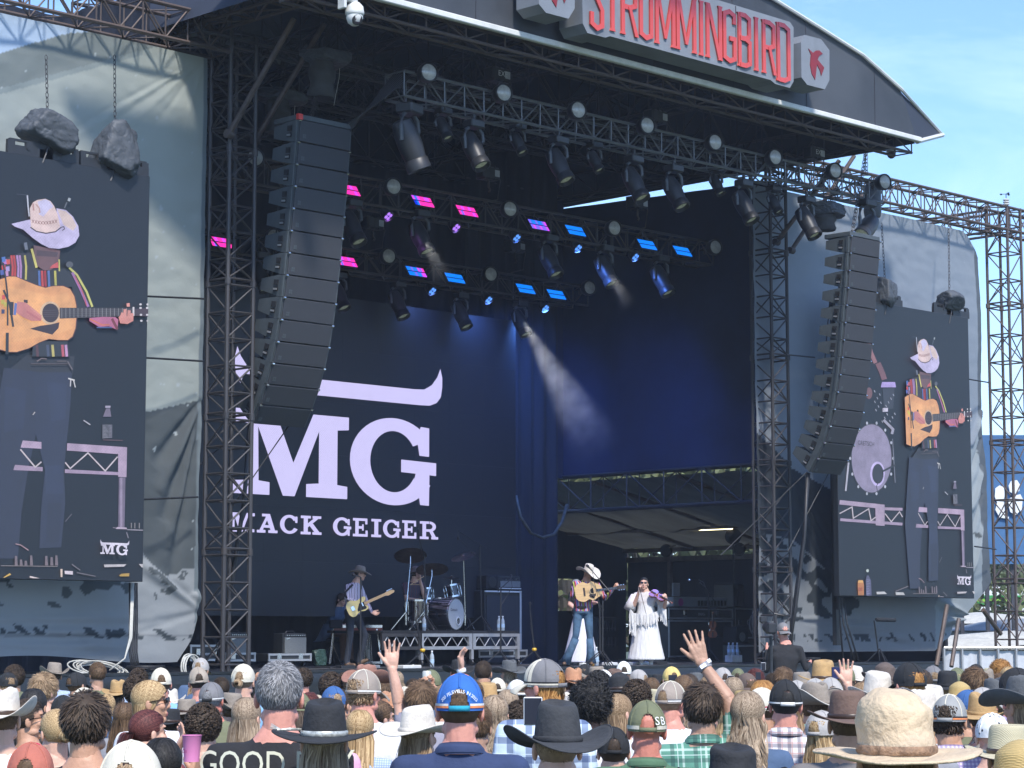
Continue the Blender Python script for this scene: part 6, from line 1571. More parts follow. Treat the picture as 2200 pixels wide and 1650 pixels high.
 for(za,zb_)in((-.006,.002),(.002,.010)):
  r_=MB();rg=[]
  aa=[-PI/2+(.46+(2*PI-.92)*i/40)for i in range(41)]
  o=.0022
  rg=[[C_+Vector((math.cos(a)*(R_.x+o),math.sin(a)*(R_.y+o),z-.006))for a in aa]for z in(za,zb_)];r_.rings(rg,closed=False,cap=False);qr.append(r_.mesh('cap_stripe',[DEFM],smooth=2))
 return dome,strap,vis,btn,qr
CAPM={}
def capm(opening,high=0):
 if(opening,high)not in CAPM:CAPM[(opening,high)]=cap_meshes(opening,True,high)
 return CAPM[(opening,high)]
HATM={}
def put_hat(parent,M_,spec):
 """spec: dict(kind, ...) -> hat as a child of the person"""
 k=spec['kind']
 if k=='cap':
  me,st,vi,bt,rs_=capm(spec.get('open',True),spec.get('high',0));c1=spec['c'];c2=spec.get('c2',c1)
  o=link_mesh('cap',me,parent,[c1,c2]);back=rotz(PI)if spec.get('back')else Matrix.Identity(4);o.matrix_local=M_@back@Matrix.Rotation(spec.get('nod',0),4,'X')
  if spec.get('open',True):link_mesh('strap',st,o,[spec.get('strap',c2)])
  link_mesh('visor',vi,o,[spec.get('visor',c1)]);link_mesh('button_and_seams',bt,o,[spec.get('seam',c1)])
  for r_,m in zip(rs_,spec.get('stripes',[])):
   if m:link_mesh('stripe',r_,o,[m])
  return o
 key=str(sorted((a,b)for a,b in spec.items()if a in('style','H','brim','curl','dip','taper','seed','rump','bx','by')))
 if key not in HATM:HATM[key]=cowboy(**{a:b for a,b in spec.items()if a in('style','H','brim','curl','dip','taper','seed','rump','bx','by')})
 me,bd,tm=HATM[key]
 o=link_mesh('hat',me,parent,[spec['c']]);o.matrix_local=M_@rotz(spec.get('rot',0))@Matrix.Rotation(spec.get('nod',0),4,'X')@Matrix.Rotation(spec.get('tilt',0),4,'Y')
 link_mesh('hat_band',bd,o,[spec.get('band',spec['c'])])
 if spec.get('edge'):link_mesh('brim_edge',tm,o,[spec['edge']])
 return o
def _glasses():
 q=MB()
 for s in(-1,1):
  q.box((s*.033,.094,.012),(.048,.008,.030),rot=Matrix.Rotation(-s*.22,3,'Z'),bev=.004)
  q.tube([(s*.058,.088,.016),(s*.082,.03,.012),(s*.083,-.01,.004)],.003,5)
 q.tube([(-.01,.099,.018),(.01,.099,.018)],.003,5);return q.mesh('sunglasses',[mat('dark_glasses',(.008,.008,.01),.12,var=0)],smooth=50)
GLASS=_glasses()
CUFF=MB();CUFF.lathe([(.031,-.008),(.034,0),(.034,.012),(.031,.02)],n=14);CUFFM=CUFF.mesh('wristband',[DEFM],smooth=50)
def _collar():
 q=MB();n=28;rg=[]
 for dz,r in((-.012,.088),(.018,.076),(.030,.073),(.012,.088),(-.006,.090)):
  rg.append([Vector((r*math.cos(a)*1.02,-.004+r*math.sin(a)*.96,1.467+dz+.012*math.sin(-a)*1))for a in[PI/2+.35+(2*PI-.7)*i/n for i in range(n+1)]])
 q.rings(rg,closed=False,cap=False);return q.mesh('collar',[DEFM],smooth=2)
COLLAR=_collar()
# clothes
def cloth_m(name,c,var=.12):return mat('cloth_'+name,c,.9,0,var=var,scale=7,bump=.8,bscale=9)
SH=dict(black=cloth_m('black',(.018,.018,.021)),navy=cloth_m('navy',(.030,.048,.115)),olive=cloth_m('olive',(.17,.175,.10)),white=cloth_m('white',(.72,.72,.74)),blue=cloth_m('sky_blue',(.22,.42,.66)),lav=cloth_m('lavender',(.46,.48,.66)),greybrown=cloth_m('grey_brown',(.17,.155,.15)),grey=cloth_m('grey',(.25,.25,.27)),coral=cloth_m('coral',(.62,.20,.16)),pink=cloth_m('pink',(.70,.38,.52)),beige=cloth_m('beige',(.45,.38,.28)),green=cloth_m('green',(.08,.16,.09)),teal=cloth_m('teal',(.05,.35,.32)),maroon=cloth_m('maroon',(.16,.03,.04)),cream=cloth_m('cream',(.62,.56,.44)),brown=cloth_m('brown',(.11,.07,.05)),denim=cloth_m('denim',(.07,.115,.20)),dots=dots('dotted_grey',(.26,.25,.30),(.7,.7,.7),26,.14),bandana=dots('white_bandana',(.70,.70,.70),(.03,.03,.03),40,.26),gplaid=plaid('green_plaid',(.10,.26,.19),[((.55,.68,.60),.11,.10,0),((.03,.08,.07),.11,.18,.5),((.6,.7,.65),.11,.04,.2)]),check=plaid('brown_check',(.70,.68,.68),[((.10,.09,.13),.052,.36,0),((.45,.22,.20),.052,.12,.6)]),ging=plaid('purple_gingham',(.62,.56,.66),[((.25,.18,.36),.020,.5,0)]),bplaid=plaid('blue_plaid',(.55,.66,.78),[((.02,.05,.16),.09,.35,0),((.7,.8,.9),.09,.06,.55)]),pplaid=plaid('purple_plaid',(.14,.13,.42),[((.7,.7,.8),.12,.05,0),((.5,.08,.16),.12,.16,.4)]),stripeb=plaid('fine_blue_stripe',(.50,.58,.70),[((.20,.28,.45),.014,.5,0)]))
TR=dict(jeans=cloth_m('jeans',(.05,.085,.16),.3),dark=cloth_m('dark_trousers',(.02,.02,.026)),tan=cloth_m('tan_trousers',(.28,.22,.15)))
M_shoe=mat('boot_leather',(.13,.075,.04),.55,var=.3,scale=12);M_shoeb=mat('black_boot',(.02,.018,.016),.4,var=.2)
CAPC=dict(black=cloth_m('cap_black',(.017,.018,.020)),cream=cloth_m('cap_cream',(.62,.57,.46)),grey=cloth_m('cap_grey',(.18,.175,.18)),tan=cloth_m('cap_tan',(.36,.30,.24)),tanm=cloth_m('cap_tan_mesh',(.30,.25,.21)),blue=cloth_m('cap_blue',(.03,.13,.42)),blued=cloth_m('cap_suede_blue',(.045,.12,.30)),orange=cloth_m('cap_orange',(.75,.25,.09)),camo=cloth_m('cap_camo',(.20,.20,.12),.5),olive=cloth_m('cap_olive',(.15,.16,.09)),white=cloth_m('cap_white',(.72,.70,.66)),red=cloth_m('cap_crimson',(.45,.02,.07)),rust=cloth_m('cap_rust_mesh',(.42,.13,.09)),yellow=cloth_m('cap_yellow',(.66,.50,.18)),teal=cloth_m('cap_teal',(.02,.30,.42)),meshg=cloth_m('cap_mesh_grey',(.28,.28,.27)),brown=cloth_m('cap_brown',(.12,.085,.07)),lg=cloth_m('cap_light_grey',(.38,.36,.34)))
FE=dict(black=felt('black',(.022,.023,.026)),char=felt('charcoal',(.040,.042,.046)),brown=felt('brown',(.14,.088,.068)),cream=felt('cream',(.60,.55,.48)),tan=felt('tan',(.58,.45,.30),.5,dirt=(.48,.38,.27)),camel=felt('camel',(.42,.27,.12)),grey=felt('grey',(.10,.105,.11)),taupe=felt('taupe',(.26,.22,.18)),rose=felt('rose_brown',(.30,.15,.11)),copper=felt('copper',(.45,.23,.13)),dbrown=felt('dark_brown',(.11,.082,.07)),straw=straw('pale',(.74,.66,.44)),strawy=straw('yellow',(.70,.50,.20)))
LB=mat('hat_leather',(.05,.028,.018),.4,var=.2);BRAIDW=mat('silver_braid',(.55,.54,.48),.4,.4,var=.5,scale=60);BRAIDB=mat('brown_braid',(.28,.17,.10),.7,var=.5,scale=45,bump=.8,bscale=50)
def cap(c,c2=None,**k):return dict(kind='cap',c=CAPC[c],c2=CAPC[c2 or c],seam=CAPC[k.pop('seam',c2 or c)],strap=k.pop('strap_m',CAPC[c2 or c]),**k)
def hat(style,c,**k):return dict(kind='hat',style=style,c=FE[c],**k)
BM={}
RL=random.Random(77)
def body_for(turn=0,wide=1.0,chestw=1.0,sleeves='short',J=None,key=None,**k):
 kk=(round(turn,2),wide,chestw,sleeves,key)
 if kk not in BM:BM[kk]=figure(J,wide=wide,turn=turn,sleeves=sleeves,chestw=chestw,**k)
 return BM[kk]
def person(u,vt,D,label,hair_=None,hat_=None,shirt='grey',skin='fair',turn=0,rz=0,wide=1.0,sleeves='short',J=None,key=None,glasses=False,trousers='jeans',collar=None,nod=0,group='crowd in front of the stage',smin=.84,hv=0,**k):
 extra=.0
 if hat_:extra=.004 if hat_['kind']=='cap' else hat_.get('H',.118)+.032-.119
 p=at(u,vt,D);s=max(smin,min(1.16,p.z/(1.738+extra)))
 k_=min(1,max(.12,(D-8)/9));lx,ly=RL.gauss(0,.05)*k_,RL.gauss(0,.045)*k_
 off=Matrix.Rotation(-PI/4+rz,3,'Z')@(Matrix.Rotation(ly,3,'Y')@Matrix.Rotation(lx,3,'X')@Vector((0,0,p.z)))
 r=thing('person',label,'person',(p.x-off.x,p.y-off.y,0),-PI/4+rz,group);r.rotation_euler=(Matrix.Rotation(-PI/4+rz,4,'Z')@Matrix.Rotation(ly,4,'Y')@Matrix.Rotation(lx,4,'X')).to_euler()
 if not hat_ or D>12:turn+=RL.uniform(-.25,.25)
 turn=round(turn*5)/5
 me=body_for(turn,wide,k.pop('chestw',1.0),sleeves,J,key,**k)
 o=link_mesh('body',me,r,[SKIN[skin],SH[shirt]if isinstance(shirt,str)else shirt,TR[trousers]if isinstance(trousers,str)else trousers,M_shoe,M_lip,M_eye,None])
 r.scale=(s,s,p.z/(1.738+extra))if False else(s,s,s)
 HMx=head_matrix(J,turn,0,0)
 if hair_:
  kind,colr=hair_;h=link_mesh('hair',hair(kind,hv if not hat_ else 0,0 if not hat_ else 1 if hat_['kind']=='cap' else 2),r,[HM(colr)]);h.matrix_local=HMx
 if hat_:r['hatobj']=1;ho=put_hat(r,HMx,hat_)
 else:ho=None
 if 'hatobj' in r:del r['hatobj']
 if glasses:g_=link_mesh('sunglasses',GLASS,r);g_.matrix_local=HMx
 if collar:link_mesh('collar',COLLAR,r,[SH[collar]])
 return r,HMx,ho,s
def arm_J(uh,vh,D,pts):
 """local joints from sight points relative to the head centre"""
 ppm=FPX/D;return{k:((u-uh)/ppm,y,1.618+(vh-v)/ppm)for k,(u,v,y)in pts.items()}
S_=CAPC
# front and middle of the crowd (u, top v, distance, looks)
person(186,1494,8.8,'man with thick wavy dark hair in a black tee, lower left of the crowd',('mop','dark'),None,'black','tan',wide=1.05)
person(600,1424,8.6,'tall man with short silver grey hair in a black tee with cream lettering',('crop','grey'),None,'black','pink',wide=1.12)
PB=person(988,1452,8.6,'man in a blue mesh cap with orange front and a navy shirt',('crop','brown'),cap('orange','blue',seam='blue',strap_m=S_['teal'],back=False,stripes=[S_['orange'],S_['white']]),'navy','pink',wide=1.08,collar='navy',sleeves='long')
PS=person(1390,1509,9.7,'man with a sunburnt neck in an olive and camouflage mesh cap',None,cap('camo','olive',seam='olive',stripes=[S_['cream'],S_['cream']]),'green','red',wide=1.12,collar='green')
person(188+93,1598,5.9,'person low at the left under a cream mesh trucker cap',('short','sand'),cap('cream','cream',seam='cream',stripes=[S_['tan'],None]),'cream','fair',wide=1.0)
person(66,1600,7.8,'person in a crimson cap with rust coloured mesh at the bottom left corner',('crop','brown'),cap('red','rust',seam='rust'),'black','tan')
H1=person(698,1503,8.2,'woman with long blonde hair under a wide black hat with silver braid band',('long','ash'),hat('pinch','black',H=.125,brim=.115,curl=.18,dip=.10,band=BRAIDW,edge=FE['black'],taper=.84),'black','fair',wide=.92)
H2=person(1197,1505,7.8,'man under a broad charcoal cattleman hat with a plaid shirt',('short','sand'),hat('pinch','char',H=.135,brim=.118,curl=.50,dip=.2,band=FE['char'],edge=FE['char'],taper=.80,rot=.25),'pplaid','fair')
person(1575,1600,6.9,'person whose scuffed black felt crown rises at the bottom edge',('short','dark'),hat('pinch','black',H=.125,brim=.115,curl=.5,band=FE['black'],edge=FE['black'],rump=.5),'gplaid','fair')
H3=person(1926,1497,5.1,'person under a big rumpled tan felt hat with a braided band, nearest the camera',('short','brown'),hat('round','tan',H=.115,brim=.098,curl=.12,dip=.05,band=BRAIDB,edge=FE['tan'],taper=.90,rump=1.0,seed=4),'beige','fair',rz=0)
H4=person(1822,1480,9.4,'person in a flat-topped brown felt hat with a thin leather band',('short','brown'),hat('telescope','brown',H=.115,brim=.095,curl=.35,band=LB,edge=FE['brown'],taper=.83),'greybrown','tan',wide=1.1)
person(2168,1553,8.4,'person in a pale straw hat with woven vents near the right corner',('short','brown'),hat('telescope','straw',H=.112,brim=.10,curl=.30,band=LB,edge=LB,taper=.88,rot=-.3),'beige','tan')
person(2196,1606,6.2,'person in a coarse yellow straw hat cut by the right bottom corner',None,hat('round','strawy',H=.09,brim=.10,curl=.15,band=SH['maroon'],edge=FE['strawy'],seed=3),'white','fair')
person(2040,1495,10.8,'man in a grey mesh cap with white front and dark curls below',('curl','dark'),cap('white','meshg',seam='cream',stripes=[S_['orange'],S_['black']]),'ging','tan',turn=-.35,rz=0,collar='ging')
person(2080,1484,13.5,'man with dark hair in a blue suede cap, behind the grey mesh cap',('short','dark'),cap('blued',seam='blued'),'olive','tan',turn=.2)
J3=arm_J(1507,1503,11,dict(sR=(1575,1582,0),eR=(1566,1484,.02),wR=(1514,1402,.10)))
PG=person(1507,1473,11,'man with dark swirling hair and green plaid shirt, right arm raised high',('mop','dark'),None,'gplaid','olive',wide=1.06,J=J3,key='a3',handR=((-.28,.1,1),(-.1,1,.1),'open'),voxel=.02,collar='gplaid')
person(1688,1463,11.8,'man in a plain black cap and brown checked shirt',('crop','black'),cap('black',seam='black',stripes=[S_['white'],None],strap_m=S_['white']),'check','pink',wide=1.08,collar='check',sleeves='long')
person(1940,1482,9.8,'person in a faded navy cap just behind the big tan hat',('short','dark'),cap('black','black',seam='grey'),'grey','fair')
person(1269,1475,12.5,'person with a big round black afro, between two cowboy hats',('afro','black'),None,'white','brown',wide=.95)
person(1327,1492,13.2,'woman with a light brown half ponytail and white top, beside the afro',('long','sand'),None,'white','fair',turn=-.7,wide=.9,hv=1)
person(1442,1466,13.4,'man in glasses, tan mesh cap and white tee facing half right',('crop','sand'),cap('cream','tanm',seam='cream',stripes=[S_['white'],S_['grey']]),'white','pink',turn=-.75,glasses=True)
person(1168,1419,11.6,'man with curly ginger hair and a two-tone dark cap looking left',('curly','ginger'),cap('cream','grey',seam='grey',stripes=[S_['cream'],S_['black']]),'bplaid','pink',turn=.95,wide=.96,hv=1)
J1=arm_J(905,1497,13.2,dict(sL=(872,1580,0),eL=(856,1500,.05),wL=(840,1422,.05)))
person(905,1467,13.2,'man with thick brown hair and a dotted grey shirt, left palm raised',('mop','brown'),None,'dots','fair',wide=1.08,J=J1,key='a1',handL=((-.02,.05,1),(0,-1,.1),'open'),collar='dots')
person(783,1441,12.6,'man in a tan mesh cap with brown curls looking right',('curl','sand'),cap('tan','tanm',seam='cream',stripes=[S_['white'],None]),'white','pink',turn=-.75,wide=.98)
person(775,1526,12.4,'woman with streaked blonde hair right of the wide black hat',('long','blonde'),None,'stripeb','fair',wide=.88,hv=2)
person(817,1508,13.6,'woman with a brown ponytail and thin headband below the tan cap',('pony','brown'),None,'stripeb','fair',turn=-.9,wide=.88)
person(1062,1495,13.2,'woman with wavy ash blonde hair right of the blue cap',('wavy','ash'),None,'bplaid','fair',wide=.9,hv=1)
person(322,1463,12.6,'blonde woman in dark sunglasses looking right',('long','blonde'),None,'white','tan',turn=-1.05,rz=-.35,wide=.9,glasses=True)
person(320,1528,11.4,'woman with a dark auburn ponytail in front of the blonde',('pony','auburn'),None,'maroon','fair',turn=-.7,wide=.88,J=arm_J(320,1555,11.4,dict(eR=(375,1640,.15),wR=(372,1600,.3))),key='a7',handR=((.25,.3,1),(-1,-.4,.1),'relax'))
J8=arm_J(352,1612,8.8,dict(eR=(402,1690,.12),wR=(404,1648,.3)))
person(346,1588,8.8,'person with loose black curls holding a pink cup',('curly','black'),None,'black','tan',turn=.2,wide=.86,J=J8,key='a8',handR=((.25,.35,.95),(-.9,.3,0),'curl'),hv=2)
person(60,1503,12.6,'brunette woman with a ponytail and sunglasses in profile at the left',('pony','dark'),None,'stripeb','tan',turn=-1.25,rz=-.2,wide=.9,glasses=True,bare=True)
person(120,1527,11.2,'woman with a pale blonde bun and hoop earring',('bun','blonde'),None,'black','fair',turn=.55,wide=.86,glasses=True,bare=True)
person(453,1467,15.4,'man in a washed grey cap and olive tee with a round back print',('crop','grey'),cap('grey',seam='grey',strap_m=S_['black'],stripes=[S_['white'],None]),'olive','red',wide=1.12)
person(523,1429,17.2,'person in a cream cap and sky blue tee with a low bun',('bun','sand'),cap('cream',visor=S_['blued']),'blue','fair',turn=-.5)
person(531,1500,12.8,'woman with long ash blonde hair left of the grey-haired man',('long','ash'),None,'cream','fair',wide=.9,hv=1,turn=-.3)
person(95,1450,16,'boy with tousled sandy hair standing tall at the left',('mop','sand'),None,'beige','fair',turn=-.5)
person(72,1481,14.0,'person with a smooth black bob behind the brunette',('long','black'),None,'black','tan',hv=3,wide=.9)
person(135,1494,14.6,'person in a faded black cap behind the man with wavy hair',('short','brown'),cap('black'),'grey','fair',turn=.6)
person(6,1478,10.5,'person in a white straw hat cut by the left edge',('short','brown'),hat('cattle','cream',brim=.1,curl=.9,band=LB),'white','fair')
person(180,1478,17.5,'person in a cream cap tilted back near the left',('short','brown'),cap('cream'),'white','fair',turn=-.9)
person(228,1492,18,'person with streaky blonde hair behind the wavy-haired man',('long','blonde'),None,'white','fair',hv=4)
person(268,1510,15.5,'person with straight brown hair left of the blonde in sunglasses',('long','brown'),None,'grey','fair',hv=5)
person(366,1524,15.2,'person in a flat black hat beside the blonde in sunglasses',('short','dark'),hat('telescope','black',H=.105,brim=.09,curl=.3,band=LB),'denim','fair')
person(402,1500,16.6,'person in a taupe hat with an oval crown left of the grey cap',('short','brown'),hat('telescope','taupe',H=.11,brim=.10,curl=.35,band=LB),'denim','fair')
person(366,1482,20,'person in a cream felt hat behind the blonde in sunglasses',None,hat('cattle','cream',brim=.1,curl=.7),'white','fair')
person(487,1520,17.5,'person in a pale pink cap behind the olive tee',('long','ash'),cap('white'),'pink','fair',turn=-.8,hv=2)
person(713,1447,18,'person with dark curls over the wide black hat',('curl','dark'),None,'black','fair')
person(716,1476,15.5,'child with light brown hair and a blue visor',('mop','sand'),cap('blued',open=True),'grey','fair',turn=.4)
person(664,1490,17,'person with reddish hair tied with a light blue scarf',('short','auburn'),None,'blue','fair',hv=1)
person(790,1428,18,'person in a rose brown cowboy hat behind the tan mesh cap',None,hat('cattle','rose',H=.12,brim=.105,curl=.85,rot=-.9),'brown','fair')
J2=arm_J(1012,1475,15.5,dict(sL=(998,1545,0),eL=(1004,1478,.05),wL=(991,1412,.05)))
person(1012,1462,15.5,'person hidden by the blue cap, one banded wrist raised',('short','brown'),None,'white','fair',J=J2,key='a2',handL=((.0,.05,1),(1,-.35,.1),'relax'))
J4=arm_J(948,1490,17,dict(eL=(960,1500,.25),wL=(917,1470,.3),eR=(968,1490,.3),wR=(922,1466,.32)))
person(950,1474,17,'person behind the blue cap holding a can up in both hands',('short','sand'),None,'white','tan',J=J4,key='a4',handL=((-.7,.2,.7),(.5,-.3,.8),'curl'),handR=((-.5,.1,.8),(.3,-.9,.2),'curl'))
person(868,1470,18.5,'person in a cream knitted cap and white-framed glasses on top',('short','sand'),dict(kind='cap',c=S_['cream'],c2=S_['cream'],open=False),'beige','fair')
person(1068,1457,20.5,'person in a cream mesh cap with the gap showing dark hair',('crop','dark'),cap('cream','cream'),'coral','fair')
person(1110,1462,18,'person in a white cap with pink stripes behind the ginger man',('short','brown'),cap('white','white',stripes=[S_['orange'],None]),'black','fair',turn=.3)
person(1232,1434,20,'person in a copper cowboy hat beside the ginger curls',('short','dark'),hat('cattle','copper',H=.13,brim=.10,curl=.9,band=LB,rot=.2),'coral','fair')
person(1282,1430,22,'person in a taupe hat with a dished round crown top',('short','dark'),hat('telescope','taupe',H=.11,brim=.10,curl=.5),'grey','fair')
person(1285,1447,16.5,'person with glossy black curls in front of the taupe hat',('curl','black'),None,'grey','fair',hv=1)
person(1320,1437,22,'person in a small brown pinched hat near the stage',None,hat('pinch','brown',H=.12,brim=.09,curl=.7),'coral','fair')
person(1330,1450,16,'person in a black round hat with hanging leather ties',('short','brown'),hat('round','black',H=.10,brim=.105,curl=.25,band=LB),'black','fair',wide=1.05)
person(1371,1440,22,'person in a pale camouflage cap near the stage',('short','sand'),cap('lg','lg'),'black','fair',turn=.6)
person(1398,1456,20,'person with straight brown hair beside the camouflage cap',('long','brown'),None,'black','fair',hv=6)
person(1443,1434,21,'person in a yellow cap filming with a phone',('short','brown'),cap('yellow','yellow'),'black','fair')
person(1470,1452,17,'woman with brown braids above the tan mesh cap',('pony','brown'),None,'coral','fair',turn=-.3)
person(1575,1456,18,'person with straight streaked hair right of the raised arm',('long','ash'),None,'white','fair',hv=3)
person(1524,1452,19,'person with long dark blonde hair left of the raised arm',('long','sand'),None,'maroon','fair',hv=4)
person(1600,1482,15.2,'person in a dished yellow straw hat with black stitching',('wavy','sand'),hat('telescope','strawy',H=.10,brim=.09,curl=.4),'pink','fair')
person(1568,1510,13.0,'woman with straight blonde hair, pink scarf and lavender tee',('long','blonde'),None,'lav','fair',wide=.98,hv=5)
person(1605,1448,18.5,'man in a brown flat-backed cap half turned left',('crop','brown'),cap('brown',open=False,back=True),'black','pink',turn=.6)
person(1640,1462,14.2,'woman with very long curly ginger hair tied high',('curly','ginger'),None,'coral','fair',wide=.9,bare=True)
person(1634,1480,12.9,'man in a cream and maroon cap with a grey brown tee',('crop','brown'),cap('cream','cream',stripes=[S_['white'],S_['red']]),'greybrown','tan',turn=.4,wide=1.1)
person(1622,1438,21,'person with reddish brown hair filming with two hands',('short','auburn'),None,'black','fair',hv=2)
person(1683,1436,20,'person with brown wind-blown hair in front of the cameraman',('mop','brown'),None,'grey','fair')
person(1722,1437,19,'person in a soft taupe fedora right of the cameraman',None,hat('pinch','taupe',H=.11,brim=.085,curl=.4),'brown','fair')
person(1712,1464,16,'person in a light grey cap behind the checked shirt',None,cap('lg'),'grey','fair')
person(1748,1466,12.9,'person in a light brown hat with a pale brim edge and two eyelets',('short','brown'),hat('cattle','taupe',H=.12,brim=.10,curl=1.0,edge=FE['cream'],band=FE['taupe'],rot=.5),'brown','fair')
person(1769,1417,16.2,'person in a camel fedora with a feathered band',('short','dark'),hat('pinch','camel',H=.13,brim=.105,curl=.30,band=LB),'black','fair',turn=-.2)
person(1785,1458,15.0,'person in a faded grey-green cap filming with a phone',('short','brown'),cap('lg','lg'),'teal','fair')
J5=arm_J(1858,1480,14.6,dict(sL=(1862,1560,0),eL=(1846,1500,.05),wL=(1823,1444,.05)))
person(1856,1466,14.6,'person with sandy hair, left palm raised near the camel fedora',('long','sand'),None,'coral','fair',J=J5,key='a5',handL=((-.05,.05,1),(0,-1,.1),'open'),hv=7)
person(1886,1442,13.4,'person in a cream felt hat with braided cord band',('short','dark'),hat('pinch','cream',H=.13,brim=.10,curl=.45,band=BRAIDW),'white','fair')
person(1902,1428,16.5,'person in a dark taupe hat behind the cream felt hat',None,hat('round','dbrown',H=.10,brim=.10,curl=.5),'brown','fair')
person(1953,1426,13.2,'person with curly ginger hair under a black curved cap',('curly','ginger'),cap('black',stripes=[]),'black','pink',turn=.4,hv=3)
person(2001,1472,14,'person in a pale cream hat beside the ginger curls',None,hat('pinch','cream',H=.12,brim=.09,curl=.4),'white','fair')
person(2005,1432,19,'person in a slate cap with an open back, near the stage',('long','sand'),cap('black','grey'),'black','fair',hv=6)
person(2056,1436,19.5,'person in an olive cap with yellow hair',('long','blonde'),cap('olive',open=False),'black','fair',turn=-.3,hv=7)
person(2098,1428,24,'person in a black cap with white letters near the stage edge',('short','dark'),cap('black',open=False,back=True),'black','fair')
person(2150,1425,24,'person with fluffy ginger hair near the far tower',('afro','ginger'),None,'grey','fair')
person(2116,1437,19,'person in a copper brown hat near the far tower',None,hat('cattle','taupe',H=.11,brim=.09,curl=.6),'grey','fair')
person(2062,1470,15.5,'person in a yellow straw hat behind the blue suede cap',None,hat('round','strawy',H=.085,brim=.09,curl=.3),'orange' if 'orange' in SH else 'coral','fair')
person(2112,1478,14.8,'person in a light grey cap facing right',('crop','brown'),cap('lg'),'olive','pink',turn=-1.2)
person(2136,1456,15.2,'person in a mid grey cowboy hat at the right',('long','sand'),hat('cattle','grey',H=.13,brim=.10,curl=.7,rot=.2),'ging','tan',hv=6)
person(2182,1436,13.6,'person in a large black cap with a flat brim at the right edge',('crop','black'),cap('black'),'ging','pink',turn=.8)
person(2196,1452,11.5,'person in a dark slate hat cut by the right edge',('long','sand'),hat('cattle','grey',H=.13,brim=.12,curl=.6,band=FE['taupe']),'beige','tan',hv=7,turn=.6)
person(2132,1531,10.6,'person with a white patterned bandana over the head',None,dict(kind='cap',c=SH['bandana'],c2=SH['bandana'],open=False,visor=SH['bandana'],high=-.01),'white','fair')
# people deeper in the crowd, filling between the named ones
rf=random.Random(21)
fh=[('short','brown'),('long','sand'),('curl','dark'),('mop','brown'),('long','blonde'),('pony','dark'),('wavy','ash'),('crop','dark')]
fills=[(30,22),(118,24),(205,23),(250,21),(300,23),(430,24),(470,21),(560,23),(610,20),(650,24),(742,23),(828,21),(850,24),(890,22),(985,24),(1040,22),(1095,24),(1140,21),(1205,24),(1258,25),(1345,24),(1410,25),(1495,23),(1540,24),(1590,25),(1655,26),(1735,24),(1800,22),(1835,23),(1930,24),(1975,22),(2030,25),(2078,24),(2125,26),(2170,22),(640,14),(1120,14.5),(1370,15),(1490,14.5),(1980,12.5),(1320,10.5),(905,10.5),(1300,16.5),(1250,17.5),(440,11.5),(1020,11),(1605,11),(1770,11.5),(2110,12.4)]
more=[(40,17,'behind the brunette in sunglasses'),(160,20,'above the faded black cap'),(292,16.5,'between blonde and wavy-haired man'),(345,18,'behind the flat black hat'),(425,19,'behind the taupe hat'),(500,16,'left of the low bun'),(575,18,'under the low bun'),(690,12,'over the wide black hat'),(735,16,'beside the blue visor'),(760,20,'left of the tan mesh cap'),(835,16.5,'left of the dotted shirt'),(930,19,'right of the drink can'),(1045,17,'left of the ash blonde waves'),(1090,16,'right of the ash blonde waves'),(1150,18.5,'under the two-tone cap'),(1215,15.5,'left of the black curls'),(1300,20,'right of the dished taupe hat'),(1360,18,'below the pale camouflage cap'),(1410,16.5,'between leather ties and tan mesh'),(1480,20,'over the tan mesh cap'),(1530,16,'under the raised elbow'),(1555,20.5,'beyond the raised elbow'),(1645,17.5,'over the long ginger curls'),(1700,15,'between checked shirt and ginger curls'),(1755,15.5,'under the camel fedora'),(1815,18.5,'below the second raised palm'),(1870,20,'above the cream felt hat'),(1925,18,'between cream felt and black cap'),(1985,17,'behind the pale cream hat'),(2035,17.5,'under the olive cap'),(2090,17,'above the blue suede cap'),(2145,19.5,'above the mid grey hat'),(2190,17,'above the slate hat'),(15,20,'above the white straw hat')]
fills+=[(u,D)for u,D,_ in more]
hn={'short':'short','long':'long straight','curl':'curly','mop':'tousled','pony':'tied back','wavy':'wavy','crop':'cropped'}
marks={30:'at the left edge',118:'beside the tousled boy',205:'behind the tilted cream cap',250:'left of the blonde in sunglasses',300:'above the blonde in sunglasses',430:'left of the washed grey cap',470:'right of the washed grey cap',560:'left of the silver-haired man',610:'behind the silver-haired man',650:'right of the silver-haired man',742:'left of the rose brown hat',828:'right of the rose brown hat',850:'left of the raised palm',890:'behind the raised palm',985:'behind the banded wrist',1040:'right of the blue cap',1095:'left of the two-tone cap',1140:'behind the two-tone cap',1205:'left of the copper hat',1258:'right of the copper hat',1345:'behind the leather-tied hat',1410:'left of the yellow cap',1495:'behind the green plaid man',1540:'at the raised elbow',1590:'behind the flat-backed cap',1655:'before the cameraman',1735:'left of the camel fedora',1800:'right of the camel fedora',1835:'beside the second raised palm',1930:'left of the ginger curls',1975:'right of the ginger curls',2030:'left of the olive cap',2078:'right of the olive cap',2125:'under the far tower',2170:'near the right edge of the stage',640:'low behind the wide black hat',1120:'behind the charcoal hat',1370:'behind the camouflage cap',1490:'behind the tan mesh cap',1980:'behind the big tan hat',1320:'right of the charcoal hat',905:'left of the navy shirt',1300:'between the afro and the black hat',1250:'under the copper hat',440:'below the olive tee',1020:'at the right shoulder of the navy shirt',1605:'left of the checked shirt',1770:'under the pale-edged hat',2110:'beside the blue suede cap'}
marks.update({u:m_ for u,_,m_ in more})
fcap=['grey','cream','black','olive','tan','lg','white'];fhat=['taupe','brown','black','cream','grey','camel','straw','copper'];fsh=['grey','white','black','denim','blue','beige','olive','pink','stripeb','maroon']
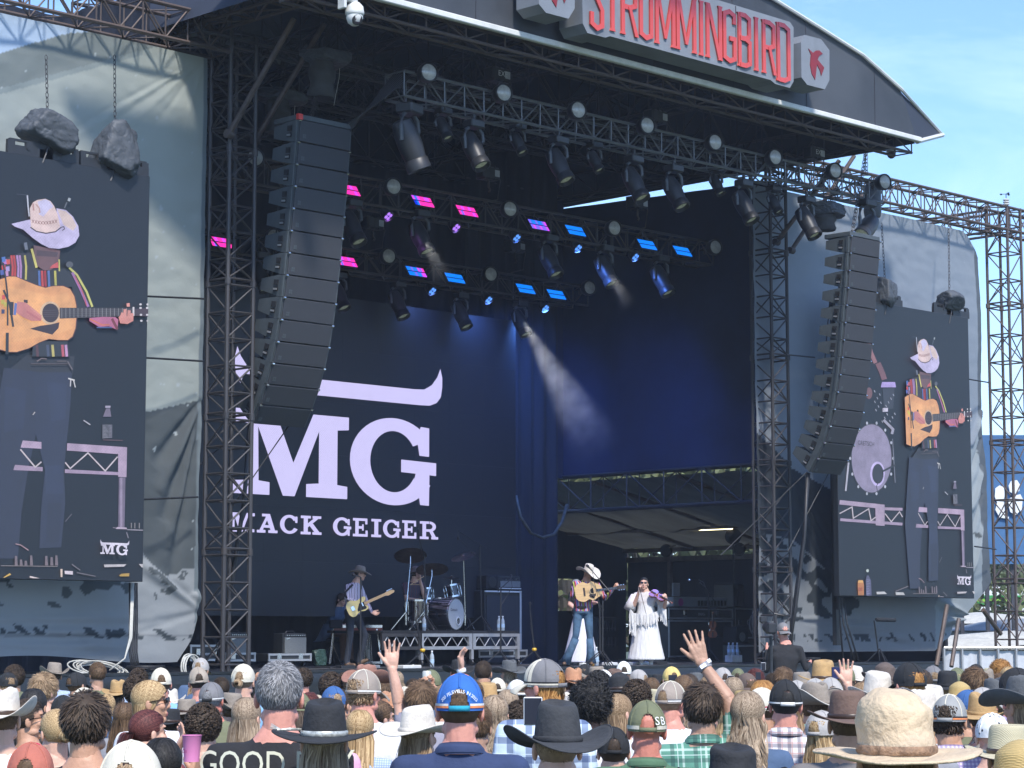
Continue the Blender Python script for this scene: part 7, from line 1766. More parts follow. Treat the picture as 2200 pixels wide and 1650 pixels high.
fcn=dict(grey='grey',cream='cream',black='black',olive='olive',tan='tan',lg='light grey',white='white');shn=dict(grey='grey',white='white',black='black',denim='denim blue',blue='sky blue',beige='beige',olive='olive',pink='pink',stripeb='blue striped',maroon='maroon')
for k,(u,D)in enumerate(fills):
 hk=rf.choice(fh);sh=rf.choice(fsh);kind=rf.random();vt=1365+(1.95-rf.uniform(1.52,1.72))*FPX/D+(0 if D>16 else 14)
 if kind<.36:c=rf.choice(fcap);hs=cap(c);lab='person in a %s cap and %s top %s'%(fcn[c],shn[sh],marks[u])
 elif kind<.62:c=rf.choice(fhat);hs=hat(rf.choice(['cattle','pinch','telescope']),c,curl=rf.uniform(.3,.8));lab='person in a %s cowboy hat and %s top %s'%(c,shn[sh],marks[u])
 else:hs=None;lab='person with %s %s hair, %s top, %s'%(hn[hk[0]],{'sand':'sandy','ash':'ash blonde'}.get(hk[1],hk[1]),shn[sh],marks[u])
 person(u+rf.uniform(-5,5),vt,D,lab,hk if(hs is None or hk[0]not in('curl','mop'))else('short',hk[1]),hs,sh,rf.choice(['fair','tan','pink','fair','olive']),turn=rf.choice([0,.3,-.3,.6,-.6,0]),wide=rf.choice([.9,1.0,1.05]),hv=rf.choice([0,1,2])if hk[0]=='long' else 0)
# things the crowd holds or wears
def phone(u,v,D,w,h,lab,col=(.01,.012,.018),glow=None,white=False,tilt=0):
 p=at(u,v,D);r=thing('phone',lab,'phone',p,-PI/4,'phones held up in the crowd');ppm=FPX/D;W,H=w/ppm,h/ppm;R_=Matrix.Rotation(tilt,3,'Y')
 q=MB();q.box((0,0,0),(W,.009,H),rot=R_,bev=.004);q.build('case',mat('phone_white',(.7,.7,.7),.3,var=0)if white else M_blk,r,world=False)
 q=MB();q.box((0,-.0055,0),(W*.90,.001,H*.93),rot=R_);q.build('screen',mat('phone_screen_%s'%('lit' if glow else 'dark'),(.01,.012,.02),.1,var=0,emit=glow or(.05,.06,.09),estr=.5 if glow else .25),r,world=False);return r
phone(1145,1528,9.6,40,60,'white-cased phone held up left of the charcoal hat',white=True)
phone(1797,1446,15.6,21,26,'phone with a dark blue picture before the camel fedora',glow=(.02,.03,.16))
phone(1258,1467,17.2,11,17,'small phone right of the copper hat');phone(1445,1456,20.5,18,12,'phone held sideways under the yellow cap');phone(1640,1432,22,10,17,'white-edged phone held high before the cameraman',white=True);phone(1629,1452,19.5,11,16,'black phone held above the reddish hair');phone(1384,1477,18,12,8,'small phone beside the leather-tied hat');phone(1570,1455,19,15,7,'phone held flat above the streaked hair',white=True)
p=at(412,1610,8.5);r=thing('cup','pink paper cup held in a raised hand at the left','cup',p,-PI/4)
q=MB();q.lathe([(.028,-.045),(.036,.05),(.038,.052),(.034,.05),(.026,-.04)],n=20);q.build('cup_wall',mat('pink_paper',(.75,.25,.48),.5,var=.05),r,smooth=50,world=False)
text_obj('On',.022,r,tuple(p+Vector((.004,-.004,0))+Vector((-.0262,-.0262,-.012))),(PI/2,0,-PI/4),mat('dark_pink_print',(.4,.03,.15),.5,var=0))
def on_person(word,J,key,off):
 o=[x for x in COL.objects if x.get('category')=='person' and word in x['label']][0];bpy.context.view_layer.update()
 return o,Vector(J[key])+Vector(off)
oo,lp=on_person('holding a can up',J4,'wR',(-.045,.01,.085));bpy.context.view_layer.update();p=oo.matrix_world@lp
r=thing('can','pale drink can held up before the stage','can',p);q=MB();q.lathe([(.028,-.05),(.033,-.044),(.033,.044),(.027,.052),(.024,.050)],n=18);q.build('can_wall',mat('can_paint',(.6,.58,.5),.35,.3,var=.1),r,smooth=50,world=False)
def band(word,J,wk,ek,off,m,s=1.0):
 o,lp=on_person(word,J,wk,(0,0,0));d=(Vector(J[wk])-Vector(J[ek])).normalized()
 b_=link_mesh('wristband',CUFFM,o,[m],scale=(s,s,s));b_.location=lp+d*off;b_.rotation_mode='QUATERNION';b_.rotation_quaternion=Vector((0,0,1)).rotation_difference(d);return b_
b_=band('right arm raised high',J3,'wR','eR',-.03,SH['grey'],1.05)
q=MB();q.box((-.01,-.034,.004),(.03,.006,.018));q.box((.028,-.020,.012),(.018,.02,.018));q.build('tag',Mw,b_,world=False)
band('one banded wrist',J2,'wL','eL',-.01,SH['white']);band('one banded wrist',J2,'wL','eL',-.04,SH['black'])
def on_back(txt,size,m,z,r_obj,y=-.125,narrow=1.0,arc=None):
 me=text_mesh(txt,size,'CENTER',0,narrow)
 bm=bmesh.new();bm.from_mesh(me);bmesh.ops.triangulate(bm,faces=bm.faces);bmesh.ops.subdivide_edges(bm,edges=bm.edges,cuts=1);bm.to_mesh(me);bm.free()
 for v in me.vertices:
  x,zz=v.co.x,v.co.y;v.co=Vector((x,y+1.2*x*x,z+zz))
 me.materials.clear();me.materials.append(m);me.name='lettering';o=bpy.data.objects.new('lettering',me);COL.objects.link(o);o.parent=r_obj;return o
crowd={o['label']:o for o in COL.objects if o.get('category')=='person'}
cm=mat('cream_print',(.72,.70,.55),.7,var=.1)
pr=[o for k,o in crowd.items()if 'silver grey' in k][0]
on_back('GOOD DAY',.125,cm,1.352,pr,-.150,.80)
po=[o for k,o in crowd.items()if 'olive tee with' in k][0]
on_back('ARIAT',.055,mat('faded_print',(.24,.16,.10),.8,var=.1),1.14,po,-.150)
q=MB();q.tube([(math.cos(a)*.17,-.158+1.3*(math.cos(a)*.17)**2,1.16+math.sin(a)*.17)for a in[2*PI*i/36 for i in range(37)]],.0022,4,cap=False)
q.tube([(math.cos(a)*.125,-.156+1.3*(math.cos(a)*.125)**2,1.16+math.sin(a)*.125)for a in[2*PI*i/36 for i in range(37)]],.0018,4,cap=False);q.build('round_print',SH['black'],po,world=False)
def cap_text(txt,ho,size,z,m,arc=True,a0=-PI/2,spread=.085,rz_=.088,ry_=.112):
 n=len(txt);grp=MB()
 for i,ch in enumerate(txt):
  if ch==' ':continue
  me=text_mesh(ch,size);t=(i-(n-1)/2)
  a=a0+t*spread;up=.034*(1-(t/(n/2))**2)if arc else 0
  P_=Vector((math.cos(a)*rz_,-.008+math.sin(a)*ry_,z+up));nrm=Vector((math.cos(a),math.sin(a),.25)).normalized();right=Vector((-math.sin(a),math.cos(a),0));
  if arc:right=(right+Vector((0,0,-.034*2*t/(n/2)/(n/2)/spread/.1))).normalized()
  upv=nrm.cross(right).normalized();b0=len(grp.v)
  for v in me.vertices:grp.v.append(tuple(P_+right*v.co.x+upv*v.co.y+nrm*.003))
  for pg in me.polygons:grp.f.append(tuple(b0+i_ for i_ in pg.vertices));grp.m.append(0)
  bpy.data.meshes.remove(me)
 o=grp.build('lettering',m,None,world=False,recalc=False);o.parent=ho;return o
Mwt=mat('white_thread',(.75,.75,.72),.7,var=.05)
cap_text('200 PLUS WELLS IN 2023',PB[2],.018,.030,Mwt,True,spread=.068)
cap_text('SB',PS[2],.052,.030,Mwt,False,a0=-PI/2+.66,spread=.36)
ho=H1[2];q=MB();q.tube([(-.085,-.035,.05),(-.12,-.075,.052),(-.165,-.10,.05)],[.005,.007,.003],6)
for k in range(5):q.tube([(-.150,-.095,.052),(-.19,-.11+k*.012,.055+.004*k)],.0014,4)
q.build('tassel',BRAIDW,ho,world=False)
# performers (joints given as seen: x right, y away, z up)
def stripe_cloth(name,cols,width,vert=True,axis=0):
 m,nt,b=nodes_of(name);n,l=nt.nodes,nt.links
 t=n.new('ShaderNodeTexCoord');s=n.new('ShaderNodeSeparateXYZ');l.new(t.outputs['Object'],s.inputs[0])
 nz_=n.new('ShaderNodeTexNoise');nz_.inputs['Scale'].default_value=5;l.new(t.outputs['Object'],nz_.inputs[0])
 a=n.new('ShaderNodeMath');a.operation='MULTIPLY_ADD';a.inputs[1].default_value=.35;l.new(s.outputs[1],a.inputs[0]);l.new(s.outputs[axis],a.inputs[2])
 d=n.new('ShaderNodeMath');d.operation='MULTIPLY_ADD';d.inputs[1].default_value=.045;l.new(nz_.outputs[0],d.inputs[0]);l.new(a.outputs[0],d.inputs[2])
 k=n.new('ShaderNodeMath');k.operation='MULTIPLY';k.inputs[1].default_value=1/width;l.new(d.outputs[0],k.inputs[0]);f=n.new('ShaderNodeMath');f.operation='FRACT';l.new(k.outputs[0],f.inputs[0])
 r=n.new('ShaderNodeValToRGB');r.color_ramp.interpolation='CONSTANT';e=r.color_ramp.elements
 e[0].position=0;e[0].color=(*cols[0],1);e[1].position=1/len(cols);e[1].color=(*cols[1],1)
 for i in range(2,len(cols)):x=e.new(i/len(cols));x.color=(*cols[i],1)
 l.new(f.outputs[0],r.inputs[0]);l.new(r.outputs[0],b.inputs['Base Color']);b.inputs['Roughness'].default_value=.8;return m
BK=(.02,.02,.025)
M_serape=stripe_cloth('serape_stripes',[BK,(.55,.55,.12),BK,(.5,.06,.06),(.35,.22,.5),(.08,.15,.4),(.6,.5,.45),(.55,.08,.1),BK,(.45,.25,.5)],.15)
M_pstr=stripe_cloth('purple_white_stripes',[(.62,.58,.68),(.08,.06,.13),(.62,.58,.68),(.35,.30,.45)],.062)
M_dstr=stripe_cloth('dark_red_stripes',[(.03,.02,.028),(.16,.07,.09),(.03,.02,.03),(.10,.09,.12)],.05)
M_denimj=cloth_m('denim_jacket',(.05,.085,.15),.35);M_jean=cloth_m('washed_jeans',(.055,.11,.18),.45);M_djean=cloth_m('dark_jeans',(.022,.028,.042),.3);M_brownt=cloth_m('brown_trousers',(.14,.07,.045));M_lace=mat('white_lace',(.66,.64,.62),.9,0,var=.12,scale=12,bump=.9,bscale=7,stretch=(3,3,.5));M_satin=mat('white_satin',(.66,.66,.74),.5,0,var=.08,scale=4,bump=.5,bscale=4)
def performer(u0,vf,D,J,label,mats,hair_=None,hat_=None,turn=PI,tilt=0,nod=0,glasses=False,footz=DECK,hv=0,**k):
 p=at(u0,1365,D);ppm=FPX/D
 r=thing('person',label,'person',(p.x,p.y,footz),-PI/4,'musicians and crew on the stage')
 JJ={kk:Vector(((u-u0)/ppm,y,(vf-v)/ppm))for kk,(u,v,y)in J.items()}
 me=figure(JJ,turn=turn,tilt=tilt,nod=nod,voxel=.016,**k)
 link_mesh('body',me,r,mats);HMx=head_matrix(JJ,turn,tilt,nod)
 if hair_:h=link_mesh('hair',hair(hair_[0],hv,2 if hat_ else 0),r,[HM(hair_[1])]);h.matrix_local=HMx
 if hat_:put_hat(r,HMx,hat_)
 if glasses:g_=link_mesh('sunglasses',GLASS,r);g_.matrix_local=HMx
 return r,JJ,(u0,vf,D)
def vp_(fr,u,v,y=0):
 u0,vf,D=fr;p=at(u0,1365,D);ppm=FPX/D;x=(u-u0)/ppm;z=(vf-v)/ppm
 return Vector((p.x+R2*x+R2*y,p.y-R2*x+R2*y,DECK+z))
singer,JS,FS=performer(1248,1431,42.5,dict(pel=(1253,1309,0),che=(1255,1272,.0),nek=(1260,1250,-.02),hd=(1264,1233,-.05),sR=(1237,1256,-.02),sL=(1280,1259,.02),eR=(1229,1281,-.04),wR=(1259,1277,-.20),eL=(1300,1287,-.06),wL=(1318,1266,-.20),hR=(1243,1313,0),hL=(1263,1313,0),kR=(1237,1366,-.05),kL=(1267,1367,-.02),aR=(1216,1419,.04),aL=(1268,1419,.0)),'singer in a cream cowboy hat and bright striped shirt playing guitar',[SKIN['tan'],M_serape,M_jean,M_shoe,M_lip,M_eye,None],('short','dark'),hat('cattle','cream',H=.135,brim=.13,curl=.6,dip=.35,band=FE['cream'],edge=FE['cream']),turn=PI+.75,nod=-.35,wide=1.12,sleeves='long',handR=((.8,-.2,-.1),(.1,1,.1),'relax'),handL=((.4,-.4,.6),(.3,.5,-.3),'curl'),toes=dict(R=(-.04,-.14,-.055),L=(.02,-.16,-.055)))
q=MB()
for(ku,kv,ky,au,av,ay)in((1237,1372,-.05,1214,1424,.03),(1267,1372,-.02,1269,1425,0)):
 a=vp_(FS,ku,kv,ky);b=vp_(FS,au,av,ay);q.lathe([(.066,0),(.075,(b-a).length*.6),(.105,(b-a).length)],a,b-a,16)
q.build('flared_cuffs',M_jean,singer,smooth=2).matrix_parent_inverse=Matrix.Rotation(PI/4,4,'Z')
def fixc(o):
 o.matrix_parent_inverse=Matrix.Rotation(PI/4,4,'Z')
q=MB();q.lathe([(.155,-.025),(.165,0),(.155,.025)],vp_(FS,1253,1306),n=24,sy=.75);o=q.build('belt',LB,singer,smooth=50);fixc(o)
def plank(name,lab,outline,depth,O,N,U,body_m,side_m,extra,group=None):
 """instrument: local x along the neck, y up the body; O centre, U neck direction, N towards the viewer"""
 U=Vector(U).normalized();N=Vector(N).normalized();V=N.cross(U).normalized();r=thing(name,lab,name.split('_')[-1],O,0,group);O=Vector(O)
 q=MB();q.prism(outline,O,U,V,-depth,0,1);q.build('body',[body_m,side_m],r)
 extra(r,O,U,V,N);return r
M_spruce=mat('spruce_top',(.62,.40,.17),.28,0,var=.15,scale=4,coat=.4,stretch=(1,1,12));M_mahog=mat('mahogany',(.12,.04,.02),.3,0,var=.2,coat=.4);M_rosew=mat('rosewood',(.03,.018,.014),.5,var=.2);M_maple=mat('maple_neck',(.52,.34,.17),.35,var=.1);M_pearl=mat('butter_lacquer',(.66,.52,.18),.22,0,var=.05,coat=.5)
def dread(sx=1):
 pts=[]
 for i in range(44):
  t=2*PI*i/44;x=-math.cos(t)*.25-.02;hw=.158 if x<-.10 else .135;w=.195-.052*math.exp(-((x+.02)/.055)**2)-(.045 if x>.05 else 0)*min(1,(x-.05)/.08)if x>-9 else 0
  pts.append((x,abs(math.sin(t))**.55*(1 if math.sin(t)>0 else-1)*w))
 return pts[::-1]
def ac_extra(r,O,U,V,N):
 q=MB();q.lathe([(.0,.004),(.050,.004)],O+U*.06,N,24);q.build('sound_hole',M_matt,r)
 q=MB();q.lathe([(.052,.002),(.052,.006),(.062,.006),(.062,.002)],O+U*.06,N,28);q.build('rosette',mat('rosette_inlay',(.45,.35,.22),.4,var=.3,scale=90),r)
 q=MB();q.prism([(.0,-.055),(.07,-.062),(.115,-.05),(.11,-.09),(.06,-.125),(.0,-.115),(-.02,-.08)][::-1],O+N*.003,U,V,.002);q.build('pick_guard',M_rosew,r)
 q=MB();q.box(O-U*.10+N*.008,(.001,.001,.001));R_=Matrix((U,V,N)).transposed();q=MB();q.box(O-U*.10+N*.006,(.03,.15,.012),rot=R_);q.build('bridge',M_rosew,r)
 q=MB();q.box(O+U*.32-N*.004,(.40,.046,.024),rot=R_);q.build('neck',M_rosew,r)
 q=MB();q.box(O+U*.595-N*.006,(.17,.07,.016),rot=R_,bev=.004);q.build('headstock',M_rosew,r)
 q=MB()
 for k in range(3):
  for s in(-1,1):q.lathe([(.009,-.008),(.009,.008)],O+U*(.545+k*.045)+V*(s*.045),N,8)
 q.build('tuning_pegs',M_chrome,r,kind='stuff')
 q=MB()
 for k in range(14):q.box(O+U*(.14+k*.027)+N*.009,(.003,.044,.002),rot=R_)
 q.build('frets',M_chrome,r,kind='stuff')
 q=MB()
 for k in range(6):q.tube([O-U*.10+V*(.022-k*.009)+N*.013,O+U*.55+V*(.018-k*.007)+N*.012],.0009,3,cap=False)
 q.build('strings',M_chrome,r,kind='stuff')
VN=Vector((-R2,-R2,0));VR=Vector((R2,-R2,0))
gN=(VN+Vector((.15,-.15,.12))).normalized();gU=(VR*.98+Vector((0,0,.12))+VN*.1)
plank('acoustic_guitar','honey coloured acoustic guitar with dark pick guard held by the singer',dread(),.11,vp_(FS,1266,1272,-.23),gN,gU,M_spruce,M_mahog,ac_extra)
w1,JW,FW=performer(1247,1424,44.2,dict(pel=(1248,1312,0),che=(1243,1285,0),nek=(1240,1268,-.03),hd=(1238,1256,-.06),sR=(1228,1274,0),sL=(1262,1274,0),eR=(1224,1296,-.05),wR=(1242,1310,-.25),eL=(1275,1292,-.08),wL=(1279,1292,-.3),hR=(1240,1312,0),hL=(1258,1312,0),kR=(1238,1370,0),kL=(1262,1370,0),aR=(1236,1418,0),aL=(1262,1418,0)),'woman in a long white skirt mostly hidden behind the singer',[SKIN['fair'],SH['black'],M_satin,M_shoe,M_lip,M_eye,None],('long','silver'),None,turn=PI-.4,nod=-.2,skirt=[(1.02,.12,.10),(.85,.17,.15),(.5,.25,.2),(.06,.36,.28),(.05,.34,.26)])
M_sheer=mat('sheer_white',(.60,.56,.54),.9,0,var=.1,scale=20,bump=.4,bscale=25)
vl,JV,FV=performer(1386,1419,43.7,dict(pel=(1388,1316,0),che=(1389,1283,0),nek=(1387,1262,-.01),hd=(1384,1246,-.03),sR=(1367,1270,0),sL=(1408,1270,0),eR=(1362,1292,-.15),wR=(1372,1262,-.26),eL=(1426,1296,-.14),wL=(1429,1280,-.30),hR=(1380,1318,0),hL=(1396,1318,0),kR=(1378,1370,0),kL=(1396,1370,0),aR=(1377,1413,-.03),aL=(1398,1413,0)),'violinist in round sunglasses and a long fringed white dress',[SKIN['fair'],M_sheer,M_lace,mat('red_boot',(.13,.035,.03),.4,var=.3),M_lip,M_eye,None],('pony','black'),None,turn=PI-.1,nod=.12,glasses=True,sleeves='short',handR=((.1,-.2,1),(.8,.2,0),'curl'),handL=((-.3,-.3,.8),(-.4,.6,.4),'curl'),skirt=[(1.20,.155,.12),(1.05,.170,.135),(.92,.20,.16),(.7,.245,.19),(.42,.29,.22),(.12,.36,.26),(.10,.34,.25)])
rf2=random.Random(3);q=MB()
def ruffle(pts,L,n=70):
 P=[vp_(FV,*p)for p in pts]
 for k in range(n):
  t=k/n*(len(P)-1);i=int(t);a=P[i].lerp(P[min(i+1,len(P)-1)],t-i);l_=L*rf2.uniform(.75,1.1);sw=Vector((rf2.gauss(0,.012),rf2.gauss(0,.012),0));w=Vector((R2,-R2,0))*.010;o_=VN*rf2.uniform(0,.02)
  b=len(q.v);q.v+=[tuple(a-w+o_),tuple(a+w+o_),tuple(a+w*.6+sw+o_+Vector((0,0,-l_))),tuple(a-w*.6+sw+o_+Vector((0,0,-l_)))];q.f.append((b,b+1,b+2,b+3));q.m.append(0)
ruffle([(1358,1272,-.05),(1353,1298,-.18),(1360,1308,-.2)],.28);ruffle([(1356,1300,-.16),(1352,1322,-.15),(1366,1330,-.18)],.25,50);ruffle([(1362,1308,-.17),(1388,1312,-.21),(1412,1304,-.17)],.22,80);ruffle([(1414,1278,-.1),(1424,1296,-.15),(1430,1300,-.12)],.30,60)
o=q.build('fringe',M_lace,vl,recalc=False,kind='stuff');fixc(o)
q=MB()
for sgn,e_,h_ in((-1,(1352,1300,-.12),(1362,1272,-.05)),(1,(1428,1294,-.10),(1412,1272,-.03))):
 a=vp_(FV,*h_);b=vp_(FV,*e_);q.lathe([(.062,-.02),(.085,.10),(.115,(b-a).length)],a,b-a,14)
o=q.build('cape_sleeves',M_sheer,vl,smooth=2);fixc(o)
M_vio=mat('violin_varnish',(.22,.055,.022),.2,0,var=.25,scale=6,coat=.6)
def vpts(s=1):
 half=[(-.178,.03),(-.172,.07),(-.14,.098),(-.09,.104),(-.05,.085),(-.03,.060),(0,.055),(.035,.060),(.05,.075),(.09,.084),(.14,.080),(.168,.055),(.178,.02)]
 return[(x*s,y*s)for x,y in half]+[(x*s,-y*s)for x,y in half[::-1]]
def vio_extra(r,O,U,V,N):
 R_=Matrix((U,V,N)).transposed()
 q=MB();q.box(O+U*.17+N*.022,(.26,.026,.008),rot=R_);q.build('fingerboard',M_rosew,r)
 q=MB();q.tube([O+U*.16,O+U*.30,O+U*.325-N*.02,O+U*.34],[.012,.010,.009,.007],8);q.lathe([(.014,-.015),(.016,0),(.014,.015)],O+U*.345-N*.006,V,10);q.build('scroll',M_vio,r,smooth=50)
 q=MB();q.box(O-U*.02+N*.018,(.006,.045,.034),rot=R_);q.build('bridge',M_maple,r)
 q=MB();q.box(O-U*.11+N*.012,(.11,.03,.008),rot=R_);q.build('tailpiece',M_rosew,r)
 q=MB()
 for s in(-1,1):q.tube([O+U*-.05+V*s*.045+N*.002,O+U*-.01+V*s*.037+N*.002,O+U*.02+V*s*.03+N*.002],.003,4)
 q.build('sound_holes',M_matt,r)
 q=MB()
 for k,s in enumerate((-1,1,-1,1)):q.lathe([(.005,0),(.006,.03)],O+U*(.30+k*.012),V*s,6)
 q.build('tuning_pegs',M_rosew,r,kind='stuff')
a,b=vp_(FV,1398,1262,-.16),vp_(FV,1438,1285,-.42);U_=(b-a).normalized()
plank('violin','red brown violin held under the chin of the woman in white',vpts(),.04,a+U_*.17,Vector((VN.x,VN.y,.9)),U_,M_vio,M_vio,vio_extra)
q=MB();r=thing('violin_bow','long violin bow pointing down in the right hand of the violinist','bow',vp_(FV,1371,1258,-.3));q.tube([vp_(FV,1372,1252,-.32),vp_(FV,1386,1311,-.42)],[.008,.005],6);q.build('stick',M_rosew,r)
q=MB();q.tube([vp_(FV,1370,1256,-.34),vp_(FV,1383,1312,-.44)],.003,4);q.build('hair',M_cream,r)
eg,JE,FE_=performer(765,1436,42,dict(pel=(757,1321,0),che=(756,1284,-.0),nek=(764,1257,0),hd=(773,1239,0),sR=(748,1267,-.13),sL=(770,1264,.13),eR=(747,1293,-.22),wR=(772,1300,-.20),eL=(786,1298,.10),wL=(799,1320,-.12),hR=(752,1323,-.07),hL=(762,1323,.07),kR=(753,1374,-.09),kL=(784,1370,.06),aR=(746,1426,-.10),aL=(772,1424,.05)),'guitarist in a tan cowboy hat and purple striped shirt facing right',[SKIN['fair'],M_pstr,M_djean,M_shoe,M_lip,M_eye,None],('short','dark'),hat('cattle','taupe',H=.12,brim=.095,curl=.45,dip=.2,band=FE['taupe'],edge=FE['taupe']),turn=-PI/2-.05,nod=-.12,glasses=True,sleeves='long',handR=((.7,-.1,-.2),(.1,.8,-.3),'relax'),handL=((.8,-.2,-.3),(-.2,-.6,.5),'relax'),toes=dict(R=(.15,-.06,-.055),L=(.15,-.03,.02)))
def tele():
 return[(-.20,.02),(-.19,.09),(-.14,.145),(-.07,.155),(0,.115),(.05,.105),(.11,.125),(.165,.13),(.20,.105),(.195,.07),(.15,.045),(.13,.0),(.14,-.035),(.175,-.055),(.185,-.085),(.16,-.115),(.10,-.125),(.03,-.105),(-.03,-.115),(-.10,-.15),(-.155,-.14),(-.195,-.08)][::-1]
def el_extra(r,O,U,V,N):
 R_=Matrix((U,V,N)).transposed()
 q=MB();q.prism([(-.02,-.05),(.05,.04),(.14,.035),(.135,-.035),(.155,-.075),(.13,-.10),(.05,-.09),(-.03,-.09)][::-1],O+N*.002,U,V,.003);q.build('pick_guard',M_matt,r)
 q=MB();q.box(O+U*.35-N*.004,(.42,.05,.026),rot=R_);q.build('neck',M_maple,r)
 q=MB();q.prism([(.55,-.025),(.60,-.045),(.72,-.03),(.735,0),(.70,.022),(.62,.04),(.55,.025)][::-1],O-N*.006,U,V,-.014);q.build('headstock',M_maple,r)
 q=MB()
 for k in range(6):q.lathe([(.006,-.01),(.008,.01)],O+U*(.60+k*.02)+V*.045,N,6)
 q.build('tuning_pegs',M_chrome,r,kind='stuff')
 q=MB();q.box(O-U*.09+N*.006,(.06,.08,.012),rot=R_);q.build('bridge',M_chrome,r)
 q=MB();q.box(O+U*.10+N*.006,(.02,.07,.012),rot=R_);q.build('pickup',M_chrome,r)
 q=MB()
 for k in range(16):q.box(O+U*(.16+k*.025)+N*.010,(.0025,.046,.002),rot=R_)
 q.build('frets',M_rosew,r,kind='stuff')
a,b=vp_(FE_,770,1309,-.32),vp_(FE_,850,1273,-.25);plank('electric_guitar','butter yellow electric guitar with a black pick guard held by the guitarist',tele(),.045,a,VN+Vector((.1,-.1,.1)),(b-a),M_pearl,M_pearl,el_extra)
q=MB();q.tube([vp_(FE_,758,1262,-.16),vp_(FE_,742,1280,-.24),vp_(FE_,756,1312,-.26)],.022,6);o=q.build('guitar_strap',M_matt,eg,smooth=2);fixc(o)
sg,JG,FG=performer(720,1428,43.5,dict(pel=(712,1352,.1),che=(722,1322,-.05),nek=(730,1302,-.10),hd=(735,1289,-.14),sR=(714,1308,-.1),sL=(742,1306,.0),eR=(712,1336,-.15),wR=(736,1342,-.3),eL=(752,1332,-.1),wL=(747,1340,-.3),hR=(708,1356,.05),hL=(724,1356,.05),kR=(738,1362,-.25),kL=(752,1362,-.2),aR=(740,1414,-.2),aL=(755,1414,-.18)),'seated steel guitarist with long dark hair in a denim jacket',[SKIN['fair'],M_denimj,M_brownt,M_shoeb,M_lip,M_eye,None],('wavy','dark'),None,turn=-PI/2-.7,nod=-.5,sleeves='long',hv=3,toes=dict(R=(.10,-.1,-.055),L=(.10,-.1,-.055)))
q=MB();rg=[[vp_(FG,u+r_*math.cos(t)*115,v,r_*math.sin(t)*.8)for t in[2*PI*i/12 for i in range(12)]]for u,v,r_ in((712,1340,.15),(703,1360,.15),(690,1375,.11),(678,1378,.05))]
q.rings(rg);o=q.build('jacket_tail',M_denimj,sg,smooth=2);fixc(o)
q=MB();st=thing('stool','black round drum stool under the steel guitarist','stool',vp_(FG,712,1428,.1));c=vp_(FG,712,1360,.1);q.lathe([(.17,-.04),(.19,0),(.17,.04)],c-Vector((0,0,.12)),n=18);q.build('seat',M_matt,st)
for k in range(3):q=MB();a_=k*2.1;q.tube([c-Vector((0,0,.2)),(c.x+.25*math.cos(a_),c.y+.25*math.sin(a_),DECK+.01)],.013,6);q.build('leg',M_chrome,st)
ps=thing('pedal_steel_guitar','pedal steel guitar on thin legs beside the striped guitarist','steel guitar',vp_(FG,760,1428,-.35))
q=MB();c=vp_(FG,772,1345,-.35);Rv=Matrix.Rotation(-PI/4,3,'Z');q.box(c,(.92,.28,.05),rot=Rv);q.build('top',M_chrome,ps);q=MB();q.box(c-Vector((0,0,.06)),(.90,.27,.07),rot=Rv);q.build('apron',mat('red_lacquer',(.20,.035,.025),.3,var=.1),ps)
for u in(720,812):
 for y in(-.48,-.22):q=MB();q.tube([vp_(FG,u,1350,y),vp_(FG,u+(-8 if u==720 else 10),1424,y)],.014,6);q.build('leg',M_chrome,ps)
q=MB()
for k in range(5):q.tube([vp_(FG,785+k*3,1352,-.35),vp_(FG,786+k*4,1420,-.35)],.005,4)
q.build('pedal_rods',M_chrome,ps,kind='stuff')
q=MB();q.box(vp_(FG,795,1421,-.35),(.45,.05,.04),rot=Rv);q.build('pedal_bar',M_chrome,ps)
q=MB();q.box(vp_(FG,726,1340,-.52),(.24,.12,.16),rot=Rv,bev=.02);tag(q.build('effects_box',M_matt),'small grey box on the steel guitar front','box')
DR=1.38+.62
dr,JD,FD=performer(886,1432,43.7,dict(pel=(884,1312,0),che=(884,1280,0),nek=(889,1255,-.02),hd=(893,1238,-.04),sR=(869,1262,-.08),sL=(908,1262,.04),eR=(874,1292,-.18),wR=(905,1294,-.35),eL=(912,1288,-.12),wL=(903,1252,-.2),hR=(876,1316,0),hL=(892,1316,0),kR=(890,1322,-.42),kL=(912,1322,-.35),aR=(893,1352,-.42),aL=(915,1352,-.35)),'drummer in a dark striped shirt and sunglasses touching his face',[SKIN['fair'],M_dstr,M_djean,M_shoeb,M_lip,M_eye,None],('short','dark'),hat('round','dbrown',H=.10,brim=.08,curl=.2),turn=-PI+1.9,nod=-.1,glasses=True,handR=((.8,-.4,-.2),(0,.2,-1),'relax'),handL=((-.2,-.1,1),(-.6,-.4,0),'relax'),toes=dict(R=(.05,-.14,-.055),L=(.05,-.14,-.055)))
pc_=at(1685,1365,32);ped=thing('camera_platform','low black platform in the pit under the cameraman','platform',(pc_.x,pc_.y,0));q=MB();q.box((pc_.x,pc_.y,.165),(2.2,1.2,.33),rot=Rv,bev=.02);q.build('deck_top',M_matt,ped)
cmn,JC,FC=performer(1685,1613,32,dict(pel=(1684,1468,0),che=(1686,1415,.02),nek=(1688,1384,.04),hd=(1684,1358,.08),sL=(1660,1396,0),sR=(1714,1396,0),eL=(1648,1440,.1),wL=(1653,1398,.32),eR=(1730,1436,-.02),wR=(1742,1425,.22),hL=(1672,1472,0),hR=(1698,1472,0),kL=(1672,1540,0),kR=(1698,1540,0),aL=(1672,1600,0),aR=(1698,1600,0)),'cameraman seen from behind in a black jacket and grey cap',[SKIN['pink'],SH['black'],TR['dark'],M_shoeb,M_lip,M_eye,None],('crop','dark'),dict(kind='cap',c=CAPC['grey'],c2=CAPC['grey'],back=True,open=False),turn=.25,footz=.33,sleeves='long',wide=1.1)
